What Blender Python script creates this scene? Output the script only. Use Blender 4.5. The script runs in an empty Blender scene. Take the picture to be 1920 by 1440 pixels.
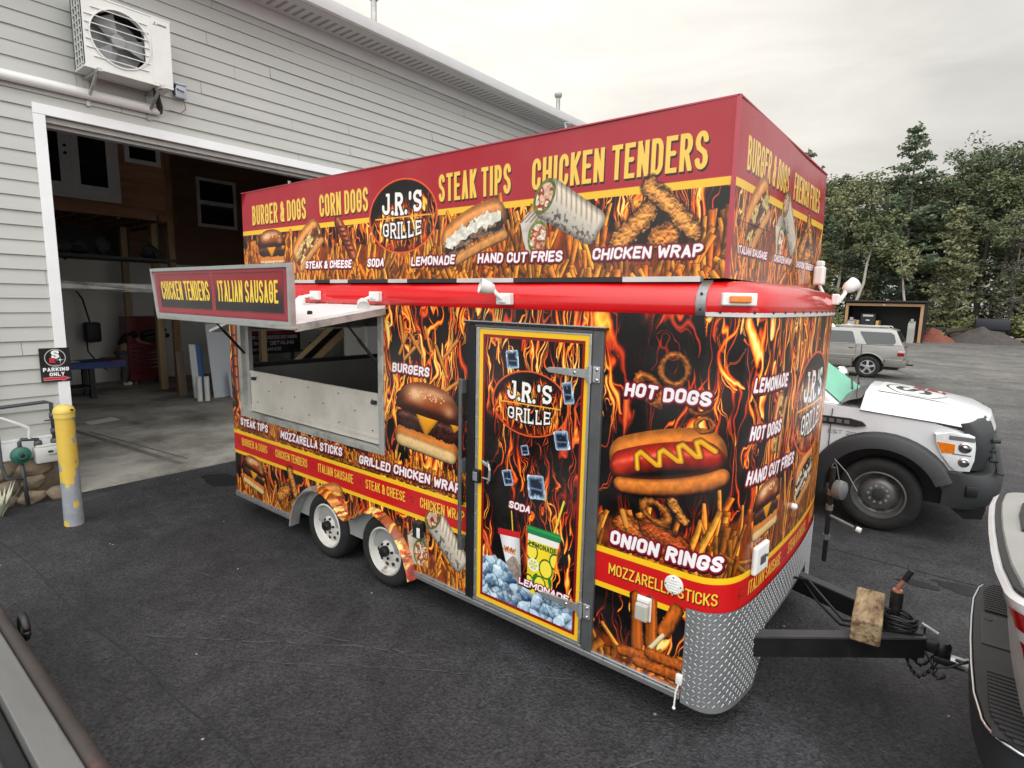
import bpy, bmesh, math, random
import numpy as np
from mathutils import Vector, Matrix, noise as mnoise
# ---------------------------------------------------------------- camera
scene = bpy.context.scene
COL = scene.collection
cd = bpy.data.cameras.new('camera'); cam = bpy.data.objects.new('camera', cd); COL.objects.link(cam)
cd.sensor_width = 36.0; cd.lens = 20.127; cd.clip_start = .05; cd.clip_end = 2000
# rows: world X, Y, Z in camera axes (right, down, forward)
RX, RY, RZ = (0.78202446, 0.10640567, -0.61409737), (0.62291335, -0.10116922, 0.77572144), (0.0204134, -0.98916259, -0.14539832)
cam.matrix_world = Matrix(((RX[0], -RX[1], -RX[2], 0.0), (RY[0], -RY[1], -RY[2], -2.9), (RZ[0], -RZ[1], -RZ[2], 2.40), (0, 0, 0, 1)))
scene.camera = cam
# ---------------------------------------------------------------- sky: thin overcast, brighter overhead, a pale sun behind the trailer
SUN_AZ, SUN_EL = math.radians(-37), math.radians(34)      # azimuth from +Y towards +X
world = bpy.data.worlds.new('World'); scene.world = world; world.use_nodes = True
nt = world.node_tree; nt.nodes.clear()
def N(t, **k):
    n = nt.nodes.new(t)
    for a, b in k.items(): setattr(n, a, b)
    return n
L = lambda a, b: nt.links.new(a, b)
out = N('ShaderNodeOutputWorld'); bg = N('ShaderNodeBackground'); bg.inputs['Strength'].default_value = .1
sky = N('ShaderNodeTexSky'); sky.sky_type = 'NISHITA'; sky.sun_disc = False; sky.sun_elevation = SUN_EL; sky.sun_rotation = SUN_AZ; sky.dust_density = 3.0
tc = N('ShaderNodeTexCoord'); sep = N('ShaderNodeSeparateXYZ'); L(tc.outputs['Generated'], sep.inputs[0])
mp = N('ShaderNodeMapping'); mp.inputs['Scale'].default_value = (1.6, 1.6, 5.0); L(tc.outputs['Generated'], mp.inputs['Vector'])
nz = N('ShaderNodeTexNoise'); nz.inputs['Scale'].default_value = 2.2; nz.inputs['Detail'].default_value = 7; nz.inputs['Roughness'].default_value = .55; nz.inputs['Distortion'].default_value = .6; L(mp.outputs[0], nz.inputs['Vector'])
grad = N('ShaderNodeMapRange'); grad.inputs['From Min'].default_value = 0.; grad.inputs['From Max'].default_value = 1.; grad.inputs['To Min'].default_value = 6.7; grad.inputs['To Max'].default_value = 15.5
zp = N('ShaderNodeMath', operation='POWER'); zp.inputs[1].default_value = 1.8; zc = N('ShaderNodeMath', operation='MAXIMUM'); zc.inputs[1].default_value = 0.; L(sep.outputs['Z'], zc.inputs[0]); L(zc.outputs[0], zp.inputs[0]); L(zp.outputs[0], grad.inputs['Value'])
cl = N('ShaderNodeMapRange'); cl.inputs['From Min'].default_value = .3; cl.inputs['From Max'].default_value = .72; cl.inputs['To Min'].default_value = .82; cl.inputs['To Max'].default_value = 1.10; L(nz.outputs['Fac'], cl.inputs['Value'])
# broad glow of the veiled sun
sd = Vector((math.sin(SUN_AZ)*math.cos(.34), math.cos(SUN_AZ)*math.cos(.34), math.sin(.34)))
dp = N('ShaderNodeVectorMath', operation='DOT_PRODUCT'); dp.inputs[1].default_value = sd; L(tc.outputs['Generated'], dp.inputs[0])
gl = N('ShaderNodeMapRange'); gl.inputs['From Min'].default_value = .80; gl.inputs['From Max'].default_value = 1.; gl.inputs['To Min'].default_value = 0.; gl.inputs['To Max'].default_value = 2.3; gl.interpolation_type = 'SMOOTHSTEP'; L(dp.outputs['Value'], gl.inputs['Value'])
m1 = N('ShaderNodeMath', operation='MULTIPLY'); L(grad.outputs[0], m1.inputs[0]); L(cl.outputs[0], m1.inputs[1])
# added boost: the sky behind the camera is brightened to light the facing walls
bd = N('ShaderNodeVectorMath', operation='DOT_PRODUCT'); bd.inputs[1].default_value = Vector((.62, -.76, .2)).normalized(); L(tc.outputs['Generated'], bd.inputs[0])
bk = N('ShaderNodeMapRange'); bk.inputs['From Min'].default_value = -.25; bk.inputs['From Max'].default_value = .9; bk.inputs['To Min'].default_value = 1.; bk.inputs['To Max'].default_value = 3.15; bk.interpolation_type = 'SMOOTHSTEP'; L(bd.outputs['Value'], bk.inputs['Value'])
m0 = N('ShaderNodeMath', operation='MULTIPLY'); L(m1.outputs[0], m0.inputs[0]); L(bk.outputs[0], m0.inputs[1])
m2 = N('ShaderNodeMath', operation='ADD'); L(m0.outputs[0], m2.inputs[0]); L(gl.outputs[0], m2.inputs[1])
tint = N('ShaderNodeMix', data_type='RGBA'); tint.inputs['A'].default_value = (.985, .98, .962, 1); tint.inputs['B'].default_value = (1.0, .965, .89, 1)
gw = N('ShaderNodeMapRange'); gw.inputs['From Min'].default_value = .55; gw.inputs['From Max'].default_value = 1.; gw.interpolation_type = 'SMOOTHSTEP'; L(dp.outputs['Value'], gw.inputs['Value']); L(gw.outputs[0], tint.inputs['Factor'])
vs = N('ShaderNodeVectorMath', operation='SCALE'); L(tint.outputs['Result'], vs.inputs[0]); L(m2.outputs[0], vs.inputs['Scale'])
mx = N('ShaderNodeMix', data_type='RGBA'); mx.inputs['Factor'].default_value = .975; L(sky.outputs[0], mx.inputs['A']); L(vs.outputs[0], mx.inputs['B'])
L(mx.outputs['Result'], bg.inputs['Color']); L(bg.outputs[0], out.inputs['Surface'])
# ---------------------------------------------------------------- veiled sun
sl_ = bpy.data.lights.new('sun', 'SUN'); sl_.energy = .9; sl_.angle = math.radians(14); sl_.color = (1, .95, .87)
sun = bpy.data.objects.new('sun', sl_); COL.objects.link(sun)
sun.rotation_euler = Vector((math.sin(SUN_AZ)*math.cos(SUN_EL), math.cos(SUN_AZ)*math.cos(SUN_EL), math.sin(SUN_EL))).to_track_quat('Z', 'Y').to_euler()
scene.view_settings.view_transform = 'Standard'; scene.view_settings.look = 'None'; scene.view_settings.exposure = 0.0; scene.view_settings.gamma = 1.0
# ---------------------------------------------------------------- materials
def srgb(c):
    return tuple((v/12.92 if v <= .04045 else ((v + .055)/1.055)**2.4) for v in (x/255. for x in c))

def mat(name, col, rough=.6, metal=0., var=.12, vs=8., bump=0., bs=60., coat=0., spec=.5, lin=False, trans=0., emit=0., two=None, ts=3., tt=(.45, .6), aniso=None):
    """Principled surface with procedural tone variation, an optional second colour in noise patches and an optional bump"""
    m = bpy.data.materials.new(name); m.use_nodes = True; t = m.node_tree; b = t.nodes['Principled BSDF']
    c = col if lin else srgb(col)
    tc = t.nodes.new('ShaderNodeTexCoord')
    v = tc.outputs['Object']
    if aniso:
        mpn = t.nodes.new('ShaderNodeMapping'); mpn.inputs['Scale'].default_value = aniso; t.links.new(v, mpn.inputs['Vector']); v = mpn.outputs[0]
    nz = t.nodes.new('ShaderNodeTexNoise'); nz.inputs['Scale'].default_value = vs; nz.inputs['Detail'].default_value = 6; nz.inputs['Roughness'].default_value = .6; t.links.new(v, nz.inputs['Vector'])
    r = t.nodes.new('ShaderNodeValToRGB'); e = r.color_ramp.elements
    e[0].position = .28; e[1].position = .72
    e[0].color = tuple(x*(1 - var) for x in c) + (1,); e[1].color = tuple(min(1, x*(1 + var)) for x in c) + (1,)
    t.links.new(nz.outputs['Fac'], r.inputs['Fac']); colo = r.outputs['Color']
    if two:
        c2 = two if lin else srgb(two)
        n2 = t.nodes.new('ShaderNodeTexNoise'); n2.inputs['Scale'].default_value = ts; n2.inputs['Detail'].default_value = 8; n2.inputs['Roughness'].default_value = .65; t.links.new(v, n2.inputs['Vector'])
        k = t.nodes.new('ShaderNodeMapRange'); k.inputs['From Min'].default_value = tt[0]; k.inputs['From Max'].default_value = tt[1]; t.links.new(n2.outputs['Fac'], k.inputs['Value'])
        mx = t.nodes.new('ShaderNodeMix'); mx.data_type = 'RGBA'; mx.inputs['B'].default_value = c2 + (1,); t.links.new(k.outputs[0], mx.inputs['Factor']); t.links.new(colo, mx.inputs['A']); colo = mx.outputs['Result']
    t.links.new(colo, b.inputs['Base Color'])
    rr = t.nodes.new('ShaderNodeMapRange'); rr.inputs['To Min'].default_value = max(0, rough - .08); rr.inputs['To Max'].default_value = min(1, rough + .08); t.links.new(nz.outputs['Fac'], rr.inputs['Value']); t.links.new(rr.outputs[0], b.inputs['Roughness'])
    b.inputs['Metallic'].default_value = metal; b.inputs['Coat Weight'].default_value = coat; b.inputs['Coat Roughness'].default_value = .08; b.inputs['Specular IOR Level'].default_value = spec
    b.inputs['Transmission Weight'].default_value = trans
    if bump:
        bn = t.nodes.new('ShaderNodeTexNoise'); bn.inputs['Scale'].default_value = bs; bn.inputs['Detail'].default_value = 4; t.links.new(v, bn.inputs['Vector'])
        bp = t.nodes.new('ShaderNodeBump'); bp.inputs['Strength'].default_value = 1.; bp.inputs['Distance'].default_value = bump; t.links.new(bn.outputs['Fac'], bp.inputs['Height']); t.links.new(bp.outputs[0], b.inputs['Normal'])
    return m

def art_mat(name, cv, rough=.3, coat=0., spec=.5):
    """vinyl print: the pixels were computed above, nothing is read from disk"""
    im = bpy.data.images.new(name, cv.W, cv.H)
    px = np.ones((cv.H, cv.W, 4), np.float32); px[..., :3] = np.clip(cv.rgb, 0, 1)
    im.pixels.foreach_set(px.ravel()); im.update()
    m = bpy.data.materials.new(name); m.use_nodes = True; t = m.node_tree; b = t.nodes['Principled BSDF']
    ti = t.nodes.new('ShaderNodeTexImage'); ti.image = im; ti.extension = 'EXTEND'
    uv = t.nodes.new('ShaderNodeUVMap'); uv.uv_map = 'UVMap'; t.links.new(uv.outputs[0], ti.inputs['Vector'])
    # faint dust film on the vinyl
    tc = t.nodes.new('ShaderNodeTexCoord'); nz = t.nodes.new('ShaderNodeTexNoise'); nz.inputs['Scale'].default_value = 2.2; nz.inputs['Detail'].default_value = 8; t.links.new(tc.outputs['Object'], nz.inputs['Vector'])
    k = t.nodes.new('ShaderNodeMapRange'); k.inputs['From Min'].default_value = .45; k.inputs['From Max'].default_value = .8; k.inputs['To Max'].default_value = .06; t.links.new(nz.outputs['Fac'], k.inputs['Value'])
    mx = t.nodes.new('ShaderNodeMix'); mx.data_type = 'RGBA'; mx.inputs['B'].default_value = (.42, .40, .38, 1); t.links.new(k.outputs[0], mx.inputs['Factor']); t.links.new(ti.outputs['Color'], mx.inputs['A'])
    t.links.new(mx.outputs['Result'], b.inputs['Base Color'])
    rr = t.nodes.new('ShaderNodeMapRange'); rr.inputs['To Min'].default_value = rough - .07; rr.inputs['To Max'].default_value = rough + .12; t.links.new(nz.outputs['Fac'], rr.inputs['Value']); t.links.new(rr.outputs[0], b.inputs['Roughness'])
    bn = t.nodes.new('ShaderNodeTexNoise'); bn.inputs['Scale'].default_value = 2.6; bn.inputs['Detail'].default_value = 2; t.links.new(tc.outputs['Object'], bn.inputs['Vector'])
    bp = t.nodes.new('ShaderNodeBump'); bp.inputs['Strength'].default_value = .35; bp.inputs['Distance'].default_value = .012; t.links.new(bn.outputs['Fac'], bp.inputs['Height']); t.links.new(bp.outputs[0], b.inputs['Normal'])
    b.inputs['Coat Weight'].default_value = coat; b.inputs['Coat Roughness'].default_value = .1; b.inputs['Specular IOR Level'].default_value = spec
    return m

# ---------------------------------------------------------------- mesh builder (everything in world metres)
class MB:
    def __init__(s):
        s.bm = bmesh.new(); s.uv = s.bm.loops.layers.uv.new('UVMap')
    def face(s, pts, m=0, uv=None):
        f = s.bm.faces.new([s.bm.verts.new(p) for p in pts]); f.material_index = m
        if uv:
            for l, q in zip(f.loops, uv): l[s.uv].uv = q
        return f
    def box(s, x0, x1, y0, y1, z0, z1, m=0, bev=0., seg=2, rot=None, piv=None):
        g = bmesh.ops.create_cube(s.bm, size=1.)
        for v in g['verts']:
            v.co = Vector((x0 + (v.co.x + .5)*(x1 - x0), y0 + (v.co.y + .5)*(y1 - y0), z0 + (v.co.z + .5)*(z1 - z0)))
        fs = list({f for v in g['verts'] for f in v.link_faces}); vs = list(g['verts'])
        for f in fs: f.material_index = m
        if bev:
            r = bmesh.ops.bevel(s.bm, geom=list({e for f in fs for e in f.edges}), offset=bev, segments=seg, affect='EDGES', profile=.5, material=-1)
            vs = list({v for f in r['faces'] for v in f.verts} | {v for v in vs if v.is_valid})
            for f in r['faces']: f.material_index = m
        if rot is not None:
            p = Vector(piv if piv else ((x0 + x1)/2, (y0 + y1)/2, (z0 + z1)/2))
            for v in vs: v.co = p + rot @ (v.co - p)
        return vs
    def ring(s, pts): return [s.bm.verts.new(p) for p in pts]
    def loft(s, rings, m=0, closed=True, cap=True, capm=None):
        R = [s.ring(r) for r in rings]; n = len(R[0])
        for a, b in zip(R[:-1], R[1:]):
            for i in range(n if closed else n - 1):
                j = (i + 1) % n
                try: s.bm.faces.new((a[i], a[j], b[j], b[i])).material_index = m
                except ValueError: pass
        if cap and closed:
            for r in (R[0][::-1], R[-1]):
                try: s.bm.faces.new(r).material_index = m if capm is None else capm
                except ValueError: pass
        return R
    def tube(s, pts, r, n=10, m=0, cap=True):
        pts = [Vector(p) for p in pts]; rs = r if isinstance(r, (list, tuple)) else [r]*len(pts); rings = []
        up = None
        for i, p in enumerate(pts):
            d = (pts[min(i + 1, len(pts) - 1)] - pts[max(i - 1, 0)]).normalized()
            if up is None: up = Vector((0, 0, 1)) if abs(d.z) < .9 else Vector((1, 0, 0))
            a = d.cross(up).normalized(); up = a.cross(d).normalized()
            rings.append([p + (a*math.cos(2*math.pi*k/n) + up*math.sin(2*math.pi*k/n))*rs[i] for k in range(n)])
        s.loft(rings, m, True, cap)
    def lathe(s, prof, c, ax, n=24, m=0, cap=True):
        """prof: (radius, distance along the axis); ax: 'x','y','z' or a vector"""
        A = {'x': Vector((1, 0, 0)), 'y': Vector((0, 1, 0)), 'z': Vector((0, 0, 1))}[ax] if isinstance(ax, str) else Vector(ax).normalized()
        u = A.cross(Vector((0, 0, 1)) if abs(A.z) < .9 else Vector((1, 0, 0))).normalized(); w = A.cross(u); c = Vector(c)
        s.loft([[c + A*h + (u*math.cos(2*math.pi*k/n) + w*math.sin(2*math.pi*k/n))*max(r, 1e-4) for k in range(n)] for r, h in prof], m, True, cap)
    def prism(s, poly, ax, a, b, m=0, bev=0.):
        """poly: 2-D outline; ax 'y' -> (x,z), 'x' -> (y,z), 'z' -> (x,y); extruded from a to b"""
        f = {'y': lambda p, t: (p[0], t, p[1]), 'x': lambda p, t: (t, p[0], p[1]), 'z': lambda p, t: (p[0], p[1], t)}[ax]
        A = s.ring([f(p, a) for p in poly]); B = s.ring([f(p, b) for p in poly]); n = len(poly); fs = []
        for i in range(n):
            j = (i + 1) % n; fs.append(s.bm.faces.new((A[i], A[j], B[j], B[i])))
        fs.append(s.bm.faces.new(A[::-1])); fs.append(s.bm.faces.new(B))
        for q in fs: q.material_index = m
        if bev:
            r = bmesh.ops.bevel(s.bm, geom=[e for q in fs[-2:] for e in q.edges], offset=bev, segments=2, affect='EDGES', profile=.5, material=-1)
            for q in r['faces']: q.material_index = m
    def sphere(s, c, rx, ry=None, rz=None, m=0, sub=2, jit=0., seed=0):
        g = bmesh.ops.create_icosphere(s.bm, subdivisions=sub, radius=1.); ry = ry or rx; rz = rz or rx
        for v in g['verts']:
            q = v.co.copy()
            if jit: q *= 1 + jit*mnoise.noise(q*1.8 + Vector((seed*7.1, seed*3.3, 0)))
            v.co = Vector((c[0] + q.x*rx, c[1] + q.y*ry, c[2] + q.z*rz))
        for f in {f for v in g['verts'] for f in v.link_faces}: f.material_index = m
        return g['verts']

def origin(p):
    o = Vector((0, 0, 0))
    while p is not None: o += p.location; p = p.parent
    return o

def obj(name, mb, mats, parent=None, smooth=None, at=None):
    """link ONE mesh object; its vertices are given in world metres"""
    me = bpy.data.meshes.new(name)
    bmesh.ops.recalc_face_normals(mb.bm, faces=mb.bm.faces[:]) if getattr(mb, 'fix', True) else None
    o = bpy.data.objects.new(name, me); COL.objects.link(o)
    if parent is not None: o.parent = parent; off = origin(parent)
    else: off = Vector(at) if at is not None else Vector((0, 0, 0)); o.location = off
    if off.length: bmesh.ops.translate(mb.bm, verts=mb.bm.verts[:], vec=-off)
    mb.bm.to_mesh(me); mb.bm.free()
    for m in (mats if isinstance(mats, (list, tuple)) else [mats]): me.materials.append(m)
    if smooth:
        for p in me.polygons: p.use_smooth = True
        if smooth is not True: me.set_sharp_from_angle(angle=math.radians(smooth))
    return o

def tag(o, label=None, cat=None, group=None, kind=None):
    if label: o['label'] = label
    if cat: o['category'] = cat
    if group: o['group'] = group
    if kind: o['kind'] = kind
    return o

def thing(name, loc, label, cat, group=None):
    o = bpy.data.objects.new(name, None); COL.objects.link(o); o.location = loc; o.empty_display_size = .2
    return tag(o, label, cat, group)

def node(name, parent):
    """a part that only gathers its sub-parts"""
    o = bpy.data.objects.new(name, None); COL.objects.link(o); o.parent = parent; o.empty_display_size = .1
    return o

def copy_tree(o, parent=None):
    c = o.copy(); COL.objects.link(c); c.parent = parent
    for ch in o.children: copy_tree(ch, c)
    return c

def qbox(name, mats, parent, *a, smooth=None, **k):
    b = MB(); b.box(*a, **k); return obj(name, b, mats, parent, smooth)

def Rz(d): return Matrix.Rotation(math.radians(d), 3, 'Z')
def Rx(d): return Matrix.Rotation(math.radians(d), 3, 'X')
def Ry(d): return Matrix.Rotation(math.radians(d), 3, 'Y')

# ---------------------------------------------------------------- shared materials
M = {}
M['alu'] = mat('aluminium', (196, 198, 198), .38, .85, .10, 14, .0004, 30)
M['aludull'] = mat('dull_aluminium', (184, 184, 180), .5, .5, .14, 5, .0005, 25, two=(128, 126, 120), ts=4, tt=(.5, .7))
M['steel'] = mat('galvanised_steel', (178, 180, 181), .4, .7, .15, 20)
M['chrome'] = mat('chrome', (215, 215, 218), .08, 1., .03, 5)
M['black'] = mat('black_paint', (22, 22, 24), .45, 0., .25, 9, .0006, 80, two=(58, 50, 44), ts=9, tt=(.62, .75))
M['blackplastic'] = mat('black_plastic', (30, 31, 33), .55, 0., .15, 12, .0004, 220)
M['rubber'] = mat('tyre_rubber', (26, 26, 27), .78, 0., .22, 10, .0008, 90, two=(44, 42, 40), ts=6, tt=(.5, .75))
M['white'] = mat('white_plastic', (226, 226, 222), .4, 0., .05, 6)
M['whitepaint'] = mat('white_car_paint', (212, 214, 217), .3, 0., .04, 3, coat=.5, two=(196, 196, 194), ts=2.2, tt=(.5, .8))
M['redgel'] = mat('red_gelcoat', (212, 16, 24), .22, 0., .07, 2.5, coat=.7)
M['redlens'] = mat('red_lens', (150, 8, 14), .15, 0., .1, 6, coat=.5)
M['amber'] = mat('amber_lens', (222, 120, 22), .2, 0., .15, 40, coat=.5)
M['clearlens'] = mat('clear_lens', (214, 216, 218), .12, .3, .12, 30, coat=.6)
M['glass'] = mat('dark_glass', (26, 30, 34), .05, 0., .1, 2, spec=.8)
M['trim'] = mat('white_trim_board', (232, 233, 234), .45, 0., .04, 3)
M['wood'] = mat('lumber', (150, 118, 84), .7, 0., .2, 3, .001, 40, aniso=(1, 1, .15), two=(120, 88, 60), ts=6)
M['dark'] = mat('dark_interior', (46, 46, 48), .7, 0., .2, 4)
# ---------------------------------------------------------------- printed vinyl artwork, painted by code
# Every printed panel (flames, food pictures, lettering) is computed here as an array of pixels in metres.
rng = np.random.default_rng(7)
_T = np.random.default_rng(3).random((256, 256)).astype(np.float32)

def vn(x, y, s=0):
    x = x + 17.3*s; y = y + 9.7*s
    xi = np.floor(x).astype(np.int32); yi = np.floor(y).astype(np.int32)
    fx = (x - xi).astype(np.float32); fy = (y - yi).astype(np.float32)
    fx = fx*fx*(3 - 2*fx); fy = fy*fy*(3 - 2*fy)
    x0 = xi & 255; x1 = (xi + 1) & 255; y0 = yi & 255; y1 = (yi + 1) & 255
    a = _T[y0, x0]; b = _T[y0, x1]; c = _T[y1, x0]; d = _T[y1, x1]
    return (a + (b - a)*fx) + ((c + (d - c)*fx) - (a + (b - a)*fx))*fy

def fbm(x, y, s=0, o=3):
    t = 0; a = .5; n = 0
    for k in range(o):
        t = t + a*vn(x, y, s + k*5); n += a; a *= .5; x = x*2.03; y = y*2.03
    return t/n

def ss(a, b, x):
    t = np.clip((x - a)/(b - a), 0, 1)
    return t*t*(3 - 2*t)

def C255(*c): return np.array(c, np.float32)/255.

class Canvas:
    def __init__(s, u0, u1, v0, v1, ppm, col=(0, 0, 0)):
        s.u0, s.u1, s.v0, s.v1, s.ppm = u0, u1, v0, v1, ppm
        s.W = int(round((u1 - u0)*ppm)); s.H = int(round((v1 - v0)*ppm))
        s.rgb = np.zeros((s.H, s.W, 3), np.float32) + C255(*col)
    def reg(s, a, b, c, d):
        i0 = max(0, int((a - s.u0)*s.ppm)); i1 = min(s.W, int((b - s.u0)*s.ppm) + 1)
        j0 = max(0, int((c - s.v0)*s.ppm)); j1 = min(s.H, int((d - s.v0)*s.ppm) + 1)
        if i1 <= i0 or j1 <= j0: return None, None, None
        X, Y = np.meshgrid(s.u0 + (np.arange(i0, i1) + .5)/s.ppm, s.v0 + (np.arange(j0, j1) + .5)/s.ppm)
        return (slice(j0, j1), slice(i0, i1)), X.astype(np.float32), Y.astype(np.float32)
    def put(s, sl, col, al):
        if sl is None: return
        r = s.rgb[sl]; al = al[..., None]
        s.rgb[sl] = r*(1 - al) + np.asarray(col, np.float32)*al
    def cov(s, d): return np.clip(.5 - d*s.ppm, 0, 1)
    def rect(s, a, b, c, d, col):
        sl, X, Y = s.reg(a, b, c, d)
        if sl is None: return
        dd = np.maximum(np.maximum(a - X, X - b), np.maximum(c - Y, Y - d))
        s.put(sl, C255(*col), s.cov(dd))

def seg(X, Y, a, b):
    ax, ay = a; bx, by = b
    dx, dy = bx - ax, by - ay; L = dx*dx + dy*dy + 1e-12
    t = np.clip(((X - ax)*dx + (Y - ay)*dy)/L, 0, 1)
    return np.hypot(X - ax - t*dx, Y - ay - t*dy)

def poly_d(X, Y, pts):
    d = 1e9
    for a, b in zip(pts[:-1], pts[1:]): d = np.minimum(d, seg(X, Y, a, b))
    return d

def poly_fill(X, Y, pts):
    d = poly_d(X, Y, list(pts) + [pts[0]]); ins = np.zeros(X.shape, bool); n = len(pts)
    for i in range(n):
        (x1, y1), (x2, y2) = pts[i], pts[(i + 1) % n]
        if y1 == y2: continue
        ins ^= ((Y < y1) != (Y < y2)) & (X < (x2 - x1)*(Y - y1)/(y2 - y1) + x1)
    return np.where(ins, -d, d)

# ---- stroke alphabet (centre lines in a unit box)
def _arc(cx, cy, rx, ry, a0, a1, n=9):
    return [(cx + rx*math.cos(math.radians(a0 + (a1 - a0)*i/n)), cy + ry*math.sin(math.radians(a0 + (a1 - a0)*i/n))) for i in range(n + 1)]
_r = .24
_O = _arc(.5, 1 - _r, .5, _r, 180, 0) + _arc(.5, _r, .5, _r, 0, -180) + [(0, 1 - _r)]
GL = {
 'A': [[(0, 0), (.5, 1)], [(.5, 1), (1, 0)], [(.18, .3), (.82, .3)]],
 'B': [[(0, 0), (0, 1)], [(0, 1), (.5, 1)] + _arc(.5, .77, .45, .23, 90, -90) + [(0, .54)], [(.5, .54)] + _arc(.5, .27, .5, .27, 90, -90) + [(0, 0)]],
 'C': [[(1, .7)] + _arc(.5, 1 - _r, .5, _r, 0, 180) + _arc(.5, _r, .5, _r, 180, 360) + [(1, .3)]],
 'D': [[(0, 0), (0, 1)], [(0, 1), (.45, 1)] + _arc(.45, .72, .55, .28, 90, 0) + _arc(.45, .28, .55, .28, 0, -90) + [(0, 0)]],
 'E': [[(0, 0), (0, 1)], [(0, 1), (1, 1)], [(0, .53), (.85, .53)], [(0, 0), (1, 0)]],
 'F': [[(0, 0), (0, 1)], [(0, 1), (1, 1)], [(0, .5), (.85, .5)]],
 'G': [[(1, .76)] + _arc(.5, 1 - _r, .5, _r, 10, 180) + _arc(.5, _r, .5, _r, 180, 360) + [(1, .44)], [(1, .44), (.6, .44)]],
 'H': [[(0, 0), (0, 1)], [(1, 0), (1, 1)], [(0, .52), (1, .52)]],
 'I': [[(.5, 0), (.5, 1)]],
 'J': [[(1, 1), (1, _r)] + _arc(.5, _r, .5, _r, 0, -180) + [(0, .36)]],
 'K': [[(0, 0), (0, 1)], [(.05, .42), (1, 1)], [(.3, .58), (1, 0)]],
 'L': [[(0, 0), (0, 1)], [(0, 0), (1, 0)]],
 'M': [[(0, 0), (0, 1)], [(0, 1), (.5, .3)], [(.5, .3), (1, 1)], [(1, 1), (1, 0)]],
 'N': [[(0, 0), (0, 1)], [(0, 1), (1, 0)], [(1, 0), (1, 1)]],
 'O': [_O],
 'P': [[(0, 0), (0, 1)], [(0, 1), (.5, 1)] + _arc(.5, .73, .5, .27, 90, -90) + [(0, .46)]],
 'R': [[(0, 0), (0, 1)], [(0, 1), (.5, 1)] + _arc(.5, .75, .5, .25, 90, -90) + [(0, .5)], [(.5, .5), (1, 0)]],
 'S': [_arc(.5, .77, .5, .23, 8, 180) + [(0, .72), (.16, .58), (.84, .42), (1, .28)] + _arc(.5, .23, .5, .23, 0, -172)],
 'T': [[(.5, 0), (.5, 1)], [(0, 1), (1, 1)]],
 'U': [[(0, 1), (0, _r)] + _arc(.5, _r, .5, _r, 180, 360) + [(1, 1)]],
 'V': [[(0, 1), (.5, 0)], [(.5, 0), (1, 1)]],
 'W': [[(0, 1), (.22, 0)], [(.22, 0), (.5, .75)], [(.5, .75), (.78, 0)], [(.78, 0), (1, 1)]],
 'Y': [[(0, 1), (.5, .45)], [(1, 1), (.5, .45)], [(.5, .45), (.5, 0)]],
 'Z': [[(0, 1), (1, 1)], [(1, 1), (0, 0)], [(0, 0), (1, 0)]],
 '&': [[(1, .0), (.15, .75)] + _arc(.45, .82, .3, .18, 190, 20) + [(.75, .72), (.1, .38)] + _arc(.42, .22, .42, .22, 150, 330) + [(1, .45)]],
 '.': [[(.5, 0), (.5, .02)]], "'": [[(.5, .98), (.45, .72)]], ',': [[(.5, 0), (.4, -.1)]],
 '0': [_O], '1': [[(.2, .8), (.6, 1)], [(.6, 1), (.6, 0)]],
 '2': [_arc(.5, .74, .5, .26, 180, -30) + [(0, 0)], [(0, 0), (1, 0)]],
}
WID = {'I': .0, 'M': 1.35, 'W': 1.4, '.': .0, "'": .1, ' ': .7, '&': 1.1, 'L': .85, 'F': .9, 'E': .9, '1': .6}

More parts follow.
